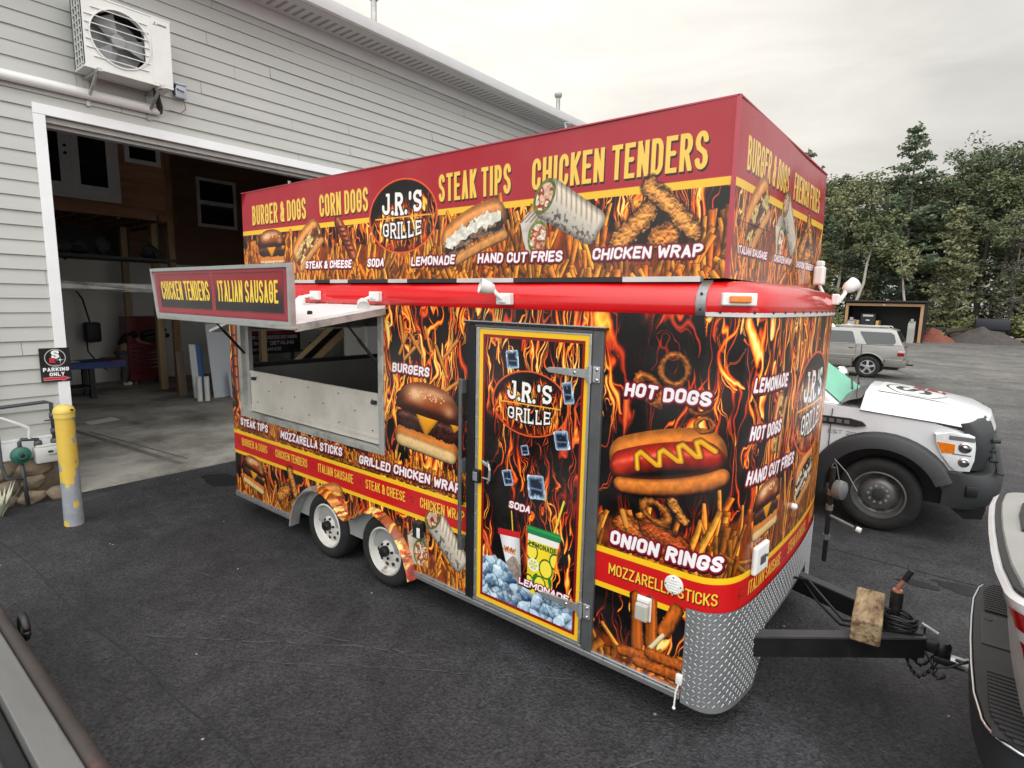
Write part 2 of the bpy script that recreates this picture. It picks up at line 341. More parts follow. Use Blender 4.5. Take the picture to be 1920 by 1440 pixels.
class Text:
    """one line of stroke lettering: signed distance of the whole line; x0,y0 = baseline start, w = full width, h = cap height"""
    def __init__(s, txt, x0, y0, w, h, t=.16, style='block', rot=0., slant=0., gap=.1, seed=1, bend=0.):
        s.x0, s.y0, s.w, s.h, s.rot, s.slant, s.bend = x0, y0, w, h, math.radians(rot), slant, bend
        s.t = t*h; s.style = style; r = random.Random(seed); s.let = []
        s.serif = style == 'slab'
        base = .34
        adv = []
        for ch in txt: adv.append((WID.get(ch, 1.)*base + (t if ch != ' ' else 0), gap if ch != ' ' else gap*.3))
        tot = sum(a + g for a, g in adv) - adv[-1][1]
        # widths are stretched so the line fills w exactly; stroke weight stays
        fixed = sum((t if ch != ' ' else 0) for ch in txt) + sum(g for a, g in adv[:-1])
        k = (w/h - fixed)/max(1e-6, tot - fixed)
        s.k = k
        x = 0
        for ch, (a, g) in zip(txt, adv):
            iw = WID.get(ch, 1.)*base*k
            if ch != ' ':
                jit = (r.uniform(-5, 5), r.uniform(-.05, .05), 1.0) if style == 'comic' else (0, 0, 1)
                s.let.append((ch, x*h, iw*h, jit)); x += iw + t + g
            else: x += WID[' ']*base*k + g
    def box(s, pad):
        c, n = math.cos(s.rot), math.sin(s.rot); P = [(0, -.3*s.h), (s.w, -.3*s.h), (0, 1.2*s.h), (s.w, 1.2*s.h)]
        xs = [s.x0 + p[0]*c - p[1]*n for p in P]; ys = [s.y0 + p[0]*n + p[1]*c for p in P]
        q = pad + abs(s.slant)*s.h
        return min(xs) - q, max(xs) + q, min(ys) - pad, max(ys) + pad
    def sdf(s, X, Y):
        c, n = math.cos(s.rot), math.sin(s.rot)
        lx = (X - s.x0)*c + (Y - s.y0)*n; ly = -(X - s.x0)*n + (Y - s.y0)*c
        if s.bend:
            q = (lx - s.w/2)/(s.w/2); f = 1 + s.bend*(1 - q*q); ly = s.h - (s.h - ly)/f
        lx = lx - s.slant*ly
        D = np.full(X.shape, 1e3, np.float32); t2 = s.t/2; h = s.h
        for ch, xs, iw, (ja, jy, js) in s.let:
            m = (lx > xs - s.t*2) & (lx < xs + iw + s.t*3.2)
            if not m.any(): continue
            px = lx[m] - xs; py = ly[m] - jy*h
            if ja:
                ca, sa = math.cos(math.radians(ja)), math.sin(math.radians(ja)); qx, qy = px - (iw + s.t)/2, py - h/2
                px, py = qx*ca + qy*sa + (iw + s.t)/2, -qx*sa + qy*ca + h/2
            d = np.full(px.shape, 1e3, np.float32)
            mp = lambda p: (t2 + p[0]*iw, t2 + p[1]*(h - s.t))
            for pl in GL[ch]:
                q = [mp(p) for p in pl]
                if s.style != 'comic' and len(pl) >= 2 and ch not in ".',":
                    for e, (i, j) in enumerate(((0, 1), (-1, -2))):
                        p = pl[i]
                        if True:
                            vx, vy = q[i][0] - q[j][0], q[i][1] - q[j][1]; L = math.hypot(vx, vy) + 1e-9
                            if (p[0] == 1 and vx > 1e-6) or (p[0] == 0 and vx < -1e-6) or (p[1] == 1 and vy > 1e-6) or (p[1] == 0 and vy < -1e-6): q[i] = (q[i][0] + vx/L*s.t, q[i][1] + vy/L*s.t)
                d = np.minimum(d, poly_d(px, py, q) - t2*(1.15 if ch == '.' else 1))
            if s.style != 'comic' and ch not in ".',":
                d = np.maximum(d, np.maximum(np.maximum(-px, px - iw - s.t), np.maximum(-py, py - h)))
            if s.serif and ch in 'JRILESG':
                sr = {'J': [(.8, 1, .55)], 'R': [(0, 0, .62), (0, 1, .35), (1, 0, .6)], 'I': [(.5, 0, .8), (.5, 1, .8)], 'L': [(0, 0, .4), (0, 1, .75)], 'E': [(0, 0, .4), (0, 1, .4)]}.get(ch, [])
                for fx, fy, hw in sr:
                    cx = t2 + fx*iw; cy = fy*(h - .1*h) + .05*h
                    d = np.minimum(d, np.maximum(np.abs(px - cx) - hw*s.t*1.25, np.abs(py - cy) - .07*h))
                tick = {'L': [(1, .16)], 'E': [(1, .16), (1, .84)], 'S': [(1, .84), (0, .16)], 'G': [(1, .84)]}.get(ch, [])
                for fx, fy in tick:
                    d = np.minimum(d, np.maximum(np.abs(px - t2 - fx*iw*1.02) - t2*.55, np.abs(py - fy*h) - (.13 if ch in 'SG' else .17)*h))
            D[m] = np.minimum(D[m], d)
        return D

def text(cv, T, fill, outline=None, ow=.0, shadow=None, so=(0, 0), sw=0., grow=0.):
    sl, X, Y = cv.reg(*T.box(.02 + ow + sw + max(abs(so[0]), abs(so[1]))))
    if sl is None: return
    if shadow is not None:
        for k in (.35, .7, 1.):
            cv.put(sl, C255(*shadow), cv.cov(T.sdf(X - so[0]*k, Y - so[1]*k) - grow - sw))
    d = T.sdf(X, Y) - grow
    if outline is not None: cv.put(sl, C255(*outline), cv.cov(d - ow))
    cv.put(sl, C255(*fill), cv.cov(d))

# ---- flames
HEAT = np.array([(8, 5, 5), (52, 11, 5), (150, 30, 8), (226, 70, 14), (252, 124, 20), (255, 178, 38), (255, 214, 84), (255, 238, 150)], np.float32)/255.
def flames(cv, a, b, c, d, seed=0, dens=.5, hot=None, sc=1.):
    """printed fire: wavering tongues, some solid, some hollow, over a dim noisy glow; heat is mapped to colour at the end"""
    sl, X, Y = cv.reg(a, b, c, d)
    x = X + (fbm(X*5/sc, Y*2.2/sc, seed + 1) - .5)*.22*sc + (fbm(X*16/sc, Y*8/sc, seed + 5, 2) - .5)*.05*sc
    y = Y + (fbm(X*9/sc, Y*4/sc, seed + 2) - .5)*.22*sc
    hh = hot(X, Y) if hot else 0
    clump = ss(.56 - dens*.62, .80 - dens*.5, fbm(x*2.4/sc, y*1.1/sc, seed + 3, 2) + hh)
    heat = .17*ss(.40, .75, fbm(x*9/sc, y*1.3/sc, seed + 4))*clump
    for k, (fx, fy, w) in enumerate(((9, 1.5, .030), (15, 1.9, .035), (22, 2.6, .045))):
        n = fbm(x*fx/sc + k*3.1, y*fy/sc, seed + 10 + 7*k, 2); th = vn(x*5/sc, y*1.7/sc, seed + 30 + k)
        heat = np.maximum(heat, np.exp(-((n - .5)/(w*(.2 + 1.3*th*th)))**2)*(.20 + .45*th)*clump*ss(.35, .6, vn(x*4/sc, y*1.0/sc, seed + 40 + k)))
    r = random.Random(seed*13 + 5); u0, u1 = X.min(), X.max(); v0, v1 = Y.min(), Y.max()
    N_ = int((u1 - u0)*(v1 - v0)*150/sc/sc)
    cl = clump
    for i in range(N_):
        cx, cy = r.uniform(u0, u1), r.uniform(v0 - .1*sc, v1); L_ = r.uniform(.10, .52)*sc*(.6 + .6*r.random())*(1.7 if r.random() < .10 else 1); W_ = r.uniform(.006, .030)*sc*(L_/sc/.3)**.5
        amp = r.uniform(.52, 1.12); hollow = r.random() < .38; lean_ = r.uniform(-.25, .25); wob = r.uniform(.2, 1.)*W_*1.6; ph = r.uniform(0, 6.3); fr = r.uniform(1.5, 3.5)/L_; up = r.random() < .8
        i0, i1 = int((cx - .2*sc - u0)*cv.ppm), int((cx + .2*sc - u0)*cv.ppm); j0, j1 = int((cy - .15*sc - v0)*cv.ppm), int((cy + L_ + .15*sc - v0)*cv.ppm)
        i0, j0 = max(i0, 0), max(j0, 0)
        if i1 <= i0 or j1 <= j0: continue
        xx, yy = x[j0:j1, i0:i1], y[j0:j1, i0:i1]
        if xx.size == 0: continue
        t = (yy - cy)/L_; tt = t if up else 1 - t
        w = W_*np.clip(tt*5, 0, 1)**.7*np.clip(1 - tt, 0, 1)**.8 + 1e-5
        q = np.abs(xx - cx - lean_*(yy - cy) - wob*np.sin(yy*fr*2 + ph))/w
        ok = (t > 0) & (t < 1)
        if hollow: h = amp*(np.exp(-((q - .72)/.24)**2)*.85 + .22*(q < .72))
        else: h = amp*(.30 + .70*np.clip(1 - q, 0, 1)**.8)*(q < 1.0)
        h = h*ok*(.55 + .45*np.clip(1.15 - tt, 0, 1))*(.12 + .88*cl[j0:j1, i0:i1])
        heat[j0:j1, i0:i1] = np.maximum(heat[j0:j1, i0:i1], h)
    heat = np.clip((heat - .10)*1.24, 0, 1)
    z = np.clip(heat, 0, .999)*7; k = z.astype(np.int32); f = (z - k)[..., None]
    col = HEAT[k]*(1 - f) + HEAT[np.minimum(k + 1, 7)]*f
    pk = (ss(.52, .7, vn(X*3, Y*2, seed + 60))*.30*ss(.2, .4, heat)*ss(.75, .5, heat))[..., None]
    cv.rgb[sl] = np.clip(col*(1 - pk) + C255(200, 96, 100)*pk, 0, 1)

# ---- generic shaded blobs
def loc(X, Y, cx, cy, rot):
    c, n = math.cos(math.radians(rot)), math.sin(math.radians(rot))
    return (X - cx)*c + (Y - cy)*n, -(X - cx)*n + (Y - cy)*c

def shade(cv, sl, d, base, lx, ly, R, lit=.35, nz=0., nzs=60, seed=0, rim=.45, gl=0., gw=.25, gp=.45, lo=None):
    """paint one rounded body: d = signed distance, ly/R in -1..1 gives a soft top-lit ramp, rim darkens the edge, gl = gloss streak"""
    t = np.clip(ly/R, -1, 1)
    e = ss(0, .55*R, -d)
    f = (1 - rim) + rim*e + lit*t*.5
    if nz: f = f + (fbm(lx*nzs, ly*nzs, seed) - .5)*nz*2
    col = C255(*base)*f[..., None]
    if lo is not None: col = col + (C255(*lo) - C255(*base))*(ss(.1, -1, t)*.8)[..., None]
    if gl: col = col + gl*np.exp(-((t - gp)/gw)**2)[..., None]*ss(.1*R, .4*R, -d)[..., None]*(.5 + vn(lx*25, ly*25, seed + 3))[..., None]
    cv.put(sl, np.clip(col, 0, 1), cv.cov(d))

def sbox(lx, ly, hx, hy, r):
    qx = np.abs(lx) - hx + r; qy = np.abs(ly) - hy + r
    return np.hypot(np.maximum(qx, 0), np.maximum(qy, 0)) + np.minimum(np.maximum(qx, qy), 0) - r

def capsule(cv, a, b, r, base, **k):
    cx, cy = (a[0] + b[0])/2, (a[1] + b[1])/2; L = math.hypot(b[0] - a[0], b[1] - a[1])/2; rot = math.degrees(math.atan2(b[1] - a[1], b[0] - a[0]))
    sl, X, Y = cv.reg(min(a[0], b[0]) - r*1.3, max(a[0], b[0]) + r*1.3, min(a[1], b[1]) - r*1.3, max(a[1], b[1]) + r*1.3)
    if sl is None: return
    lx, ly = loc(X, Y, cx, cy, rot)
    if math.cos(math.radians(rot)) < 0: ly = -ly
    rough = k.pop('rough', 0)
    d = np.hypot(np.maximum(np.abs(lx) - L, 0), ly) - r
    if rough: d = d + (fbm(X*k.get('rs', 45), Y*k.get('rs', 45), 3) - .5)*rough
    k.pop('rs', None)
    shade(cv, sl, d, base, X, ly, r, **k)

def fries(cv, a, b, c, d, n, L=(.20, .38), W=(.011, .019), seed=1, up=26, tips=.5):
    """a pile of chips: flat ones low down, standing ones on top, painted back to front"""
    r = random.Random(seed)
    sl, X, Y = cv.reg(a, b, c, c + (d - c)*.8)
    top = c + (d - c)*(.50 + .5*fbm(X*2.2, X*0 + seed, seed, 2)) - .03 + .03*fbm(X*24, X*0 + seed, seed + 9, 2)
    al = ss(0, .05, top - Y)
    cv.put(sl, C255(128, 52, 10)*(.5 + 1.0*fbm(X*26, Y*14, seed)[..., None]), al*.85)
    items = []
    for i in range(n):
        x = r.uniform(a - .05, b + .05); q = r.random()
        y = c + (d - c)*(1 - q)*.60*(.5 + 1.0*float(vn(np.float32(x*2.6), np.float32(seed), seed)))
        ang = 90 + r.gauss(0, up)*(1.7 if q > .6 else .75)
        items.append((q, x, y, ang, r.uniform(*L)*(1. if q < .6 else .75), r.uniform(*W), r.random(), r.uniform(-.10, .10)))
    items.sort()
    for q, x, y, ang, l, w, hcol, bow in items:
        ca, sa = math.cos(math.radians(ang)), math.sin(math.radians(ang)); hl = l/2
        e = w + .012
        sl, X, Y = cv.reg(max(a, x - abs(ca)*hl - e), min(b, x + abs(ca)*hl + e), max(c, y - abs(sa)*hl - e), min(d + .15, y + abs(sa)*hl + e))
        if sl is None: continue
        lx, ly = loc(X, Y, x, y, ang)
        ly = ly + bow*(lx*lx/hl - hl*.4)
        ww = w*(1 - .28*(lx/hl)) if hcol > .5 else w*(1 + .22*(lx/hl))
        dd = np.maximum(np.abs(lx) - hl, np.abs(ly) - ww)
        cv.put(sl, C255(74, 24, 6), cv.cov(dd - .004)*.6)
        base = C255(214, 104, 22)*(1 - hcol) + C255(248, 168, 58)*hcol
        t = ly/w
        f = .72 + .34*ss(.25, -.5, t) - .34*ss(.2, 1., t) + (fbm(X*34, Y*34, 5) - .5)*.55
        f = f*(.60 + .48*ss(.1, .7, 1 - q + .25*math.sin(x*9)))
        tip = ss(hl*.72, hl, np.abs(lx))[..., None]*.3
        cv.put(sl, np.clip(base*f[..., None]*(1 - tip) + tip*C255(196, 120, 40), 0, 1), cv.cov(dd))

# ---- pictures of food
def burger(cv, cx, cy, w, h, rot=0, seed=0, sx=1.):
    R = max(w, h)
    sl, X, Y = cv.reg(cx - R*.75, cx + R*.75, cy - R*.75, cy + R*.75)
    if sl is None: return
    x, y = loc(X, Y, cx, cy, rot); x = x/(w/2); y = y/(h/2); k = h/2
    # bottom bun
    d = sbox(x, y + .66, .98, .31, .25)*k
    shade(cv, sl, d, (196, 116, 48), X, (y + .66)*k, .31*k, lit=.5, nz=.12, seed=seed, rim=.35, lo=(120, 62, 22))
    d = sbox(x, y + .78, .92, .17, .15)*k
    shade(cv, sl, d, (226, 188, 128), X, (y + .78)*k, .17*k, lit=.25, nz=.1, rim=.3)
    # patty
    n = (fbm(X*38, Y*38, seed + 5) - .5)
    d = (sbox(x*1.0, y + .14, .93, .26, .2) + n*.12)*k
    shade(cv, sl, d, (58, 24, 16), X, (y + .14)*k, .26*k, lit=.4, nz=.75, nzs=70, seed=seed, rim=.3, gl=.14)
    # cheese
    yb = .09 - .06*np.cos(x*5) - .50*np.clip(1 - np.abs(x - .0)/.34, 0, 1) - .22*np.clip(1 - np.abs(x - .82)/.16, 0, 1)
    d = np.maximum(np.maximum(yb - y, y - .24), np.abs(x) - .95)*k*.8
    shade(cv, sl, d, (238, 158, 28), X, (y - .05)*k, .3*k, lit=.25, rim=.2, gl=.12)
    # crown
    yy = (y - .13)/.87; d = np.maximum((np.abs(x)**2.35 + np.maximum(yy, 0)**2.1)**.45 - 1, -yy - .06*np.cos(x*1.4))*k*.8
    base = (156, 74, 32)
    shade(cv, sl, d, base, X, (yy - .45)*k, .62*k, lit=.5, nz=.07, nzs=25, seed=seed, rim=.5, gl=0, lo=(92, 34, 14))
    g = np.exp(-(((x + .38)/.3)**2 + ((yy - .55)/.22)**2))*.55 + np.exp(-(((x - .15)/.5)**2 + ((yy - .74)/.14)**2))*.4 + np.exp(-(((x - .62)/.16)**2 + ((yy - .3)/.2)**2))*.3
    cv.put(sl, C255(255, 206, 160), np.clip(1.5*g*(.7 + .6*fbm(X*18, Y*18, seed + 7)), 0, .85)*cv.cov(d))
    cv.put(sl, C255(60, 18, 8), np.exp(-((yy - .02)/.10)**2)*.75*cv.cov(d))
    r = random.Random(seed)
    for i in range(26):
        a = r.uniform(.35, 2.8); q = r.uniform(.1, .55); sx_, sy_ = math.cos(a)*q*1.25, 1*.13 + .87*(.42 + .5*math.sin(a)*(.2 + q*.8))
        s = np.hypot((x - sx_)*w/2/.0085, (y - sy_)*h/2/.0055) - 1
        cv.put(sl, C255(236, 200, 140), cv.cov(s*.006)*cv.cov(d))

def hotdog(cv, cx, cy, L, rot):
    H = L*.45
    sl, X, Y = cv.reg(cx - L*.56, cx + L*.56, cy - L*.5, cy + L*.5)
    x, y = loc(X, Y, cx, cy, rot)
    hl = L/2
    yb = y - .10*hl*(1 - (x/hl)**2)
    d = sbox(x - .02*hl, yb - .10*hl, hl*.97, hl*.33, hl*.30)
    shade(cv, sl, d, (214, 122, 44), X, yb - .1*hl, .33*hl, lit=.5, nz=.14, nzs=40, rim=.5, lo=(128, 60, 22))
    d = sbox(x + .02*hl, yb + .02*hl, hl*.93, hl*.24, hl*.2)
    cv.put(sl, C255(94, 40, 14), cv.cov(d))
    d = np.hypot(np.maximum(np.abs(x + .02*hl) - hl*.70, 0), yb + .05*hl) - hl*.265
    shade(cv, sl, d, (166, 32, 18), X, yb + .05*hl, .265*hl, lit=.95, nz=.16, nzs=30, rim=.6, gl=.26, gp=.32, gw=.16, lo=(70, 8, 6))
    e = np.exp(-(((x + .80*hl)/(.13*hl))**2 + ((yb + .02*hl)/(.14*hl))**2))*.6
    cv.put(sl, C255(214, 66, 34), e*cv.cov(d))
    st = np.abs(np.sin(np.arctan2(yb + .06*hl, x + .84*hl)*7)); cv.put(sl, C255(110, 14, 8), (st < .12)*(np.hypot(x + .84*hl, yb + .06*hl) < .11*hl)*.6*cv.cov(d))
    yf = y + .40*hl - .12*hl*(x/hl)**2
    d = sbox(x - .0*hl, yf, hl*.96, hl*.15, hl*.15)
    shade(cv, sl, d, (206, 118, 44), X, yf, .15*hl, lit=.6, nz=.16, nzs=40, rim=.45, lo=(140, 66, 24))
    cv.put(sl, C255(80, 26, 8), np.exp(-((yf - .17*hl)/(.03*hl))**2)*.7*cv.cov(np.abs(yf - .17*hl) - .05*hl)*ss(hl*.95, hl*.8, np.abs(x)))
    pts = [(-1.381, 1.475), (-1.39, 1.55), (-1.365, 1.573), (-1.27, 1.518), (-1.25, 1.52), (-1.255, 1.59), (-1.232, 1.607), (-1.15, 1.563), (-1.13, 1.565), (-1.15, 1.64), (-1.125, 1.655), (-1.05, 1.606), (-1.03, 1.61), (-1.055, 1.68), (-1.03, 1.69), (-.957, 1.648)]
    m = poly_d(X, Y, pts) - .0165
    cv.put(sl, C255(70, 12, 6), cv.cov(m - .006)*.5)
    dm = poly_d(X, Y + .004, pts)
    cv.put(sl, np.clip(C255(222, 158, 22)*(1.05 - .4*ss(.004, .017, dm))[..., None] + .12*np.exp(-((poly_d(X, Y - .007, pts))/.005)**2)[..., None], 0, 1), cv.cov(m))

def ring(cv, cx, cy, rx, ry, th, rot=0, seed=0, col=(186, 102, 34)):
    R = max(rx, ry) + th
    sl, X, Y = cv.reg(cx - R, cx + R, cy - R, cy + R)
    if sl is None: return
    x, y = loc(X, Y, cx, cy, rot)
    rr = np.hypot(x/rx, y/ry); d = np.abs(rr - 1)*min(rx, ry)*1.1 - th + (fbm(X*55, Y*55, seed) - .5)*.018
    f = .85 + .35*(rr < 1)*(-y/ry)*.5 + .35*(rr >= 1)*(y/ry)*.6 + (fbm(X*70, Y*70, seed + 2) - .5)*.9
    e = .5 + .5*ss(0, th*.9, -d)
    cv.put(sl, np.clip(C255(*col)*(f*e)[..., None], 0, 1), cv.cov(d))

def tender(cv, pts, r0, seed=0, col=(190, 120, 50)):
    xs = [p[0] for p in pts]; ys = [p[1] for p in pts]
    sl, X, Y = cv.reg(min(xs) - r0*1.6, max(xs) + r0*1.6, min(ys) - r0*1.6, max(ys) + r0*1.6)
    if sl is None: return
    n = fbm(X*48, Y*48, seed, 3) - .5
    d = poly_d(X, Y, pts) - r0 + n*r0*.75
    b = fbm(X*62, Y*62, seed + 4, 2); b2 = fbm(X*62, (Y + .005)*62, seed + 4, 2)
    f = .62 + .5*ss(0, r0*.9, -d) + (b - b2)*1.5 + (b - .5)*.5
    cv.put(sl, C255(30, 12, 6), ss(.022, 0, d)*.8)
    cv.put(sl, np.clip(C255(*col)*f[..., None], 0, 1), cv.cov(d))

def wrap(cv, cx, cy, L, rot, seed=0):
    """a grilled tortilla cut open at its upper left end"""
    hl, R = L/2, L*.24
    sl, X, Y = cv.reg(cx - L*.72, cx + L*.72, cy - L*.72, cy + L*.72)
    if sl is None: return
    x, y = loc(X, Y, cx, cy, rot)
    d = sbox(x, y, hl, R*(1 - .12*x/hl), R*.45)
    tone = .8 + .3*ss(-R, R, y)
    col = C255(214, 204, 188)*tone[..., None]
    grill = (np.sin((x*.9 + y*.55)*170) > .35)*ss(.0, .25*R, y)*ss(hl*.95, hl*.6, x)
    col = col*(1 - .55*grill[..., None]*(C255(90, 120, 150)))
    sp = ss(.52, .72, fbm(X*55, Y*55, seed))*ss(.15*R, -.5*R, y)
    col = col*(1 - .55*sp[..., None])
    col = col*(.62 + .38*ss(0, R*.35, -d))[..., None]
    cv.put(sl, np.clip(col, 0, 1), cv.cov(d))
    ex = x + hl*.92; de = (np.hypot(ex/(R*.62), y/(R*1.0)) - 1)*R*.7
    cv.put(sl, C255(92, 104, 46)*(.6 + .8*fbm(X*60, Y*60, seed + 1)[..., None]), cv.cov(de))
    n = fbm(X*26, Y*26, seed + 2, 2)
    fill = np.where((n > .56)[..., None], C255(222, 176, 150), np.where((n > .47)[..., None], C255(120, 70, 44), np.where((n > .40)[..., None], C255(186, 62, 40), C255(236, 222, 200))))
    cv.put(sl, fill*(.7 + .5*fbm(X*70, Y*70, seed + 3)[..., None]), cv.cov(de + R*.16))

def cone(cv, cx, cy, s, seed=0):
    """the second, upright half of the wrap: paper, lettuce edge and filling"""
    sl, X, Y = cv.reg(cx - s, cx + s, cy - s, cy + s)
    if sl is None: return
    x, y = (X - cx)/s, (Y - cy)/s
    d = poly_fill(x, y, [(-.75, .35), (-.4, .75), (.3, .95), (.62, .4), (.5, -.9), (-.35, -.95), (-.6, -.3)])*s
    cv.put(sl, np.clip(C255(196, 188, 178)*(.72 + .35*ss(.8, -.8, x) + .2*(fbm(X*20, Y*20, seed) - .5))[..., None], 0, 1), cv.cov(d))
    gr = (np.sin((x - y*1.2)*26) > .3)*(y > .35)
    cv.put(sl, C255(120, 84, 52), gr*cv.cov(d)*.7)
    de = (np.hypot((x - .2)/.55, (y + .32)/.72) - 1)*s*.5
    cv.put(sl, C255(96, 118, 46)*(.6 + .8*fbm(X*60, Y*60, seed + 1)[..., None]), cv.cov(np.maximum(de, d)))
    n = fbm(X*30, Y*30, seed + 2, 2)
    fill = np.where((n > .57)[..., None], C255(232, 214, 196), np.where((n > .48)[..., None], C255(196, 70, 44), np.where((n > .4)[..., None], C255(90, 110, 40), C255(224, 160, 130))))
    cv.put(sl, fill*(.65 + .6*fbm(X*70, Y*70, seed + 3)[..., None]), cv.cov(np.maximum(de + .09*s, d)))

def sub(cv, cx, cy, L, rot, seed=0, fillc=((120, 62, 30), (176, 132, 66), (86, 30, 22), (214, 190, 120)), bw=.3, topping=None):
    """a filled long roll: back bun, filling, front bun"""
    hl, R = L/2, L*bw
    sl, X, Y = cv.reg(cx - L*.62, cx + L*.62, cy - L*.62, cy + L*.62)
    if sl is None: return
    x, y = loc(X, Y, cx, cy, rot)
    yb = y - .16*hl*(1 - (x/hl)**2)
    d = sbox(x, yb - R*.35, hl, R*.72, R*.65)
    shade(cv, sl, d, (196, 122, 58), X, yb - R*.35, R*.72, lit=.5, nz=.14, nzs=40, seed=seed, rim=.45, gl=.1)
    d = sbox(x + hl*.02, yb + R*.12, hl*.9, R*.5, R*.4) + (fbm(X*40, Y*40, seed + 1) - .5)*.03
    n = fbm(x*22 + fbm(X*20, Y*20, seed + 8)*3, y*40, seed + 2, 2); q = [C255(*c) for c in fillc]
    f = np.where((n > .58)[..., None], q[3], np.where((n > .5)[..., None], q[1], np.where((n > .41)[..., None], q[0], q[2])))
    cv.put(sl, f*(.6 + .7*fbm(X*75, Y*75, seed + 3)[..., None]), cv.cov(d))
    if topping is not None:
        dt = sbox(x, yb - R*.14, hl*.86, R*.26, R*.2) + (fbm(X*22, Y*22, seed + 5) - .5)*.09
        cv.put(sl, C255(*topping)*(.75 + .4*fbm(X*40, Y*40, seed + 6)[..., None]), cv.cov(dt))
    yf = y + R*.72 - .16*hl*(1 - (x/hl)**2)*.3
    d = sbox(x + hl*.02, yf, hl*.93, R*.26, R*.26)
    shade(cv, sl, d, (206, 140, 76), X, yf, R*.26, lit=.4, nz=.14, nzs=40, seed=seed, rim=.4)

def corndog(cv, a, b, r, seed=0):
    capsule(cv, (a[0]*1., a[1]), (b[0]*1.02 - a[0]*.02, b[1]), .007, (206, 164, 96))
    m = (a[0]*.0 + b[0], b[1])
    capsule(cv, a, (a[0] + (b[0] - a[0])*.86, a[1] + (b[1] - a[1])*.86), r, (134, 58, 26), lit=.5, nz=.3, nzs=45, rim=.5, gl=.22, gp=.2, seed=seed)
    n = 7
    for i in range(1, n):
        t = i/n*.86; px, py = a[0] + (b[0] - a[0])*t, a[1] + (b[1] - a[1])*t
        capsule(cv, (px - r*.55, py - r*.2 + .01), (px + r*.5, py + r*.1 - .01), r*.16, (88, 28, 16), rim=.2)

def stick(cv, a, b, r, seed=0): capsule(cv, a, b, r, (178, 88, 26), lit=.55, nz=.35, nzs=80, rim=.5, rough=.012, rs=60, seed=seed)

def icecube(cv, cx, cy, s, rot, seed=0, asp=1.):
    sl, X, Y = cv.reg(cx - s*1.3, cx + s*1.3, cy - s*1.3, cy + s*1.3)
    if sl is None: return
    x, y = loc(X, Y, cx, cy, rot); x = x/asp
    n = fbm(X*45, Y*45, seed)
    d = sbox(x, y, s*.8, s*.8, s*.18) + (n - .5)*s*.12
    e = ss(.0, s*.42, -d + (n - .5)*s*.25)
    col = C255(168, 196, 220)*(1 - e[..., None]) + C255(16, 26, 44)*e[..., None]
    col = col + (ss(.6, .75, fbm(X*60, Y*30, seed + 4))*.35)[..., None]*C255(190, 210, 230)
    hi = np.exp(-(np.abs(y + s*.12 + .1*x)/(.07*s))**2)*(np.abs(x) < s*.5)*.7
    col = col + hi[..., None]*C255(120, 150, 180)
    cv.put(sl, np.clip(col*(.75 + .5*n)[..., None], 0, 1), cv.cov(d))

def icepile(cv, a, b, c, prof, seed=0, cell=.075):
    top = max(p[1] for p in prof)
    sl, X, Y = cv.reg(a, b, c, top + .03)
    r = np.random.default_rng(seed); n = int((b - a)*(top - c)/cell/cell*1.5)
    px = r.uniform(a, b, n); py = r.uniform(c, top, n)
    wX = X + (fbm(X*14, Y*14, seed) - .5)*.05; wY = Y + (fbm(X*14, Y*14, seed + 1) - .5)*.05
    d1 = np.full(X.shape, 9., np.float32); d2 = d1.copy(); idx = np.zeros(X.shape, np.int32)
    for i in range(n):
        q = np.maximum(np.abs(wX - px[i]), np.abs(wY - py[i]))*.6 + np.hypot(wX - px[i], wY - py[i])*.5
        new = q < d1
        d2 = np.where(new, d1, np.minimum(d2, q)); idx = np.where(new, i, idx); d1 = np.where(new, q, d1)
    tone = r.uniform(.0, 1, n)[idx]; gx = (wX - px[idx])/cell; gy = (wY - py[idx])/cell
    f = .45 + .45*tone + .35*gy - .2*gx + (fbm(X*40, Y*40, seed + 2) - .5)*.5
    f = np.clip(f, 0, 1)[..., None]
    f = ss(.12, .9, f)
    col = C255(30, 66, 104)*(1 - f) + C255(196, 220, 238)*f
    edge = ss(.012, .0, d2 - d1)[..., None]
    col = col*(1 - .45*edge) + .22*edge*(ss(.5, .7, fbm(X*20, Y*20, seed + 6)))[..., None] + .15*(ss(.55, .8, fbm(X*30, Y*30, seed + 5)))[..., None]
    yt = np.interp(X, [p[0] for p in prof], [p[1] for p in prof]) + (fbm(X*18, X*0, seed + 3) - .5)*.05
    cv.put(sl, np.clip(col, 0, 1), cv.cov(Y - yt))

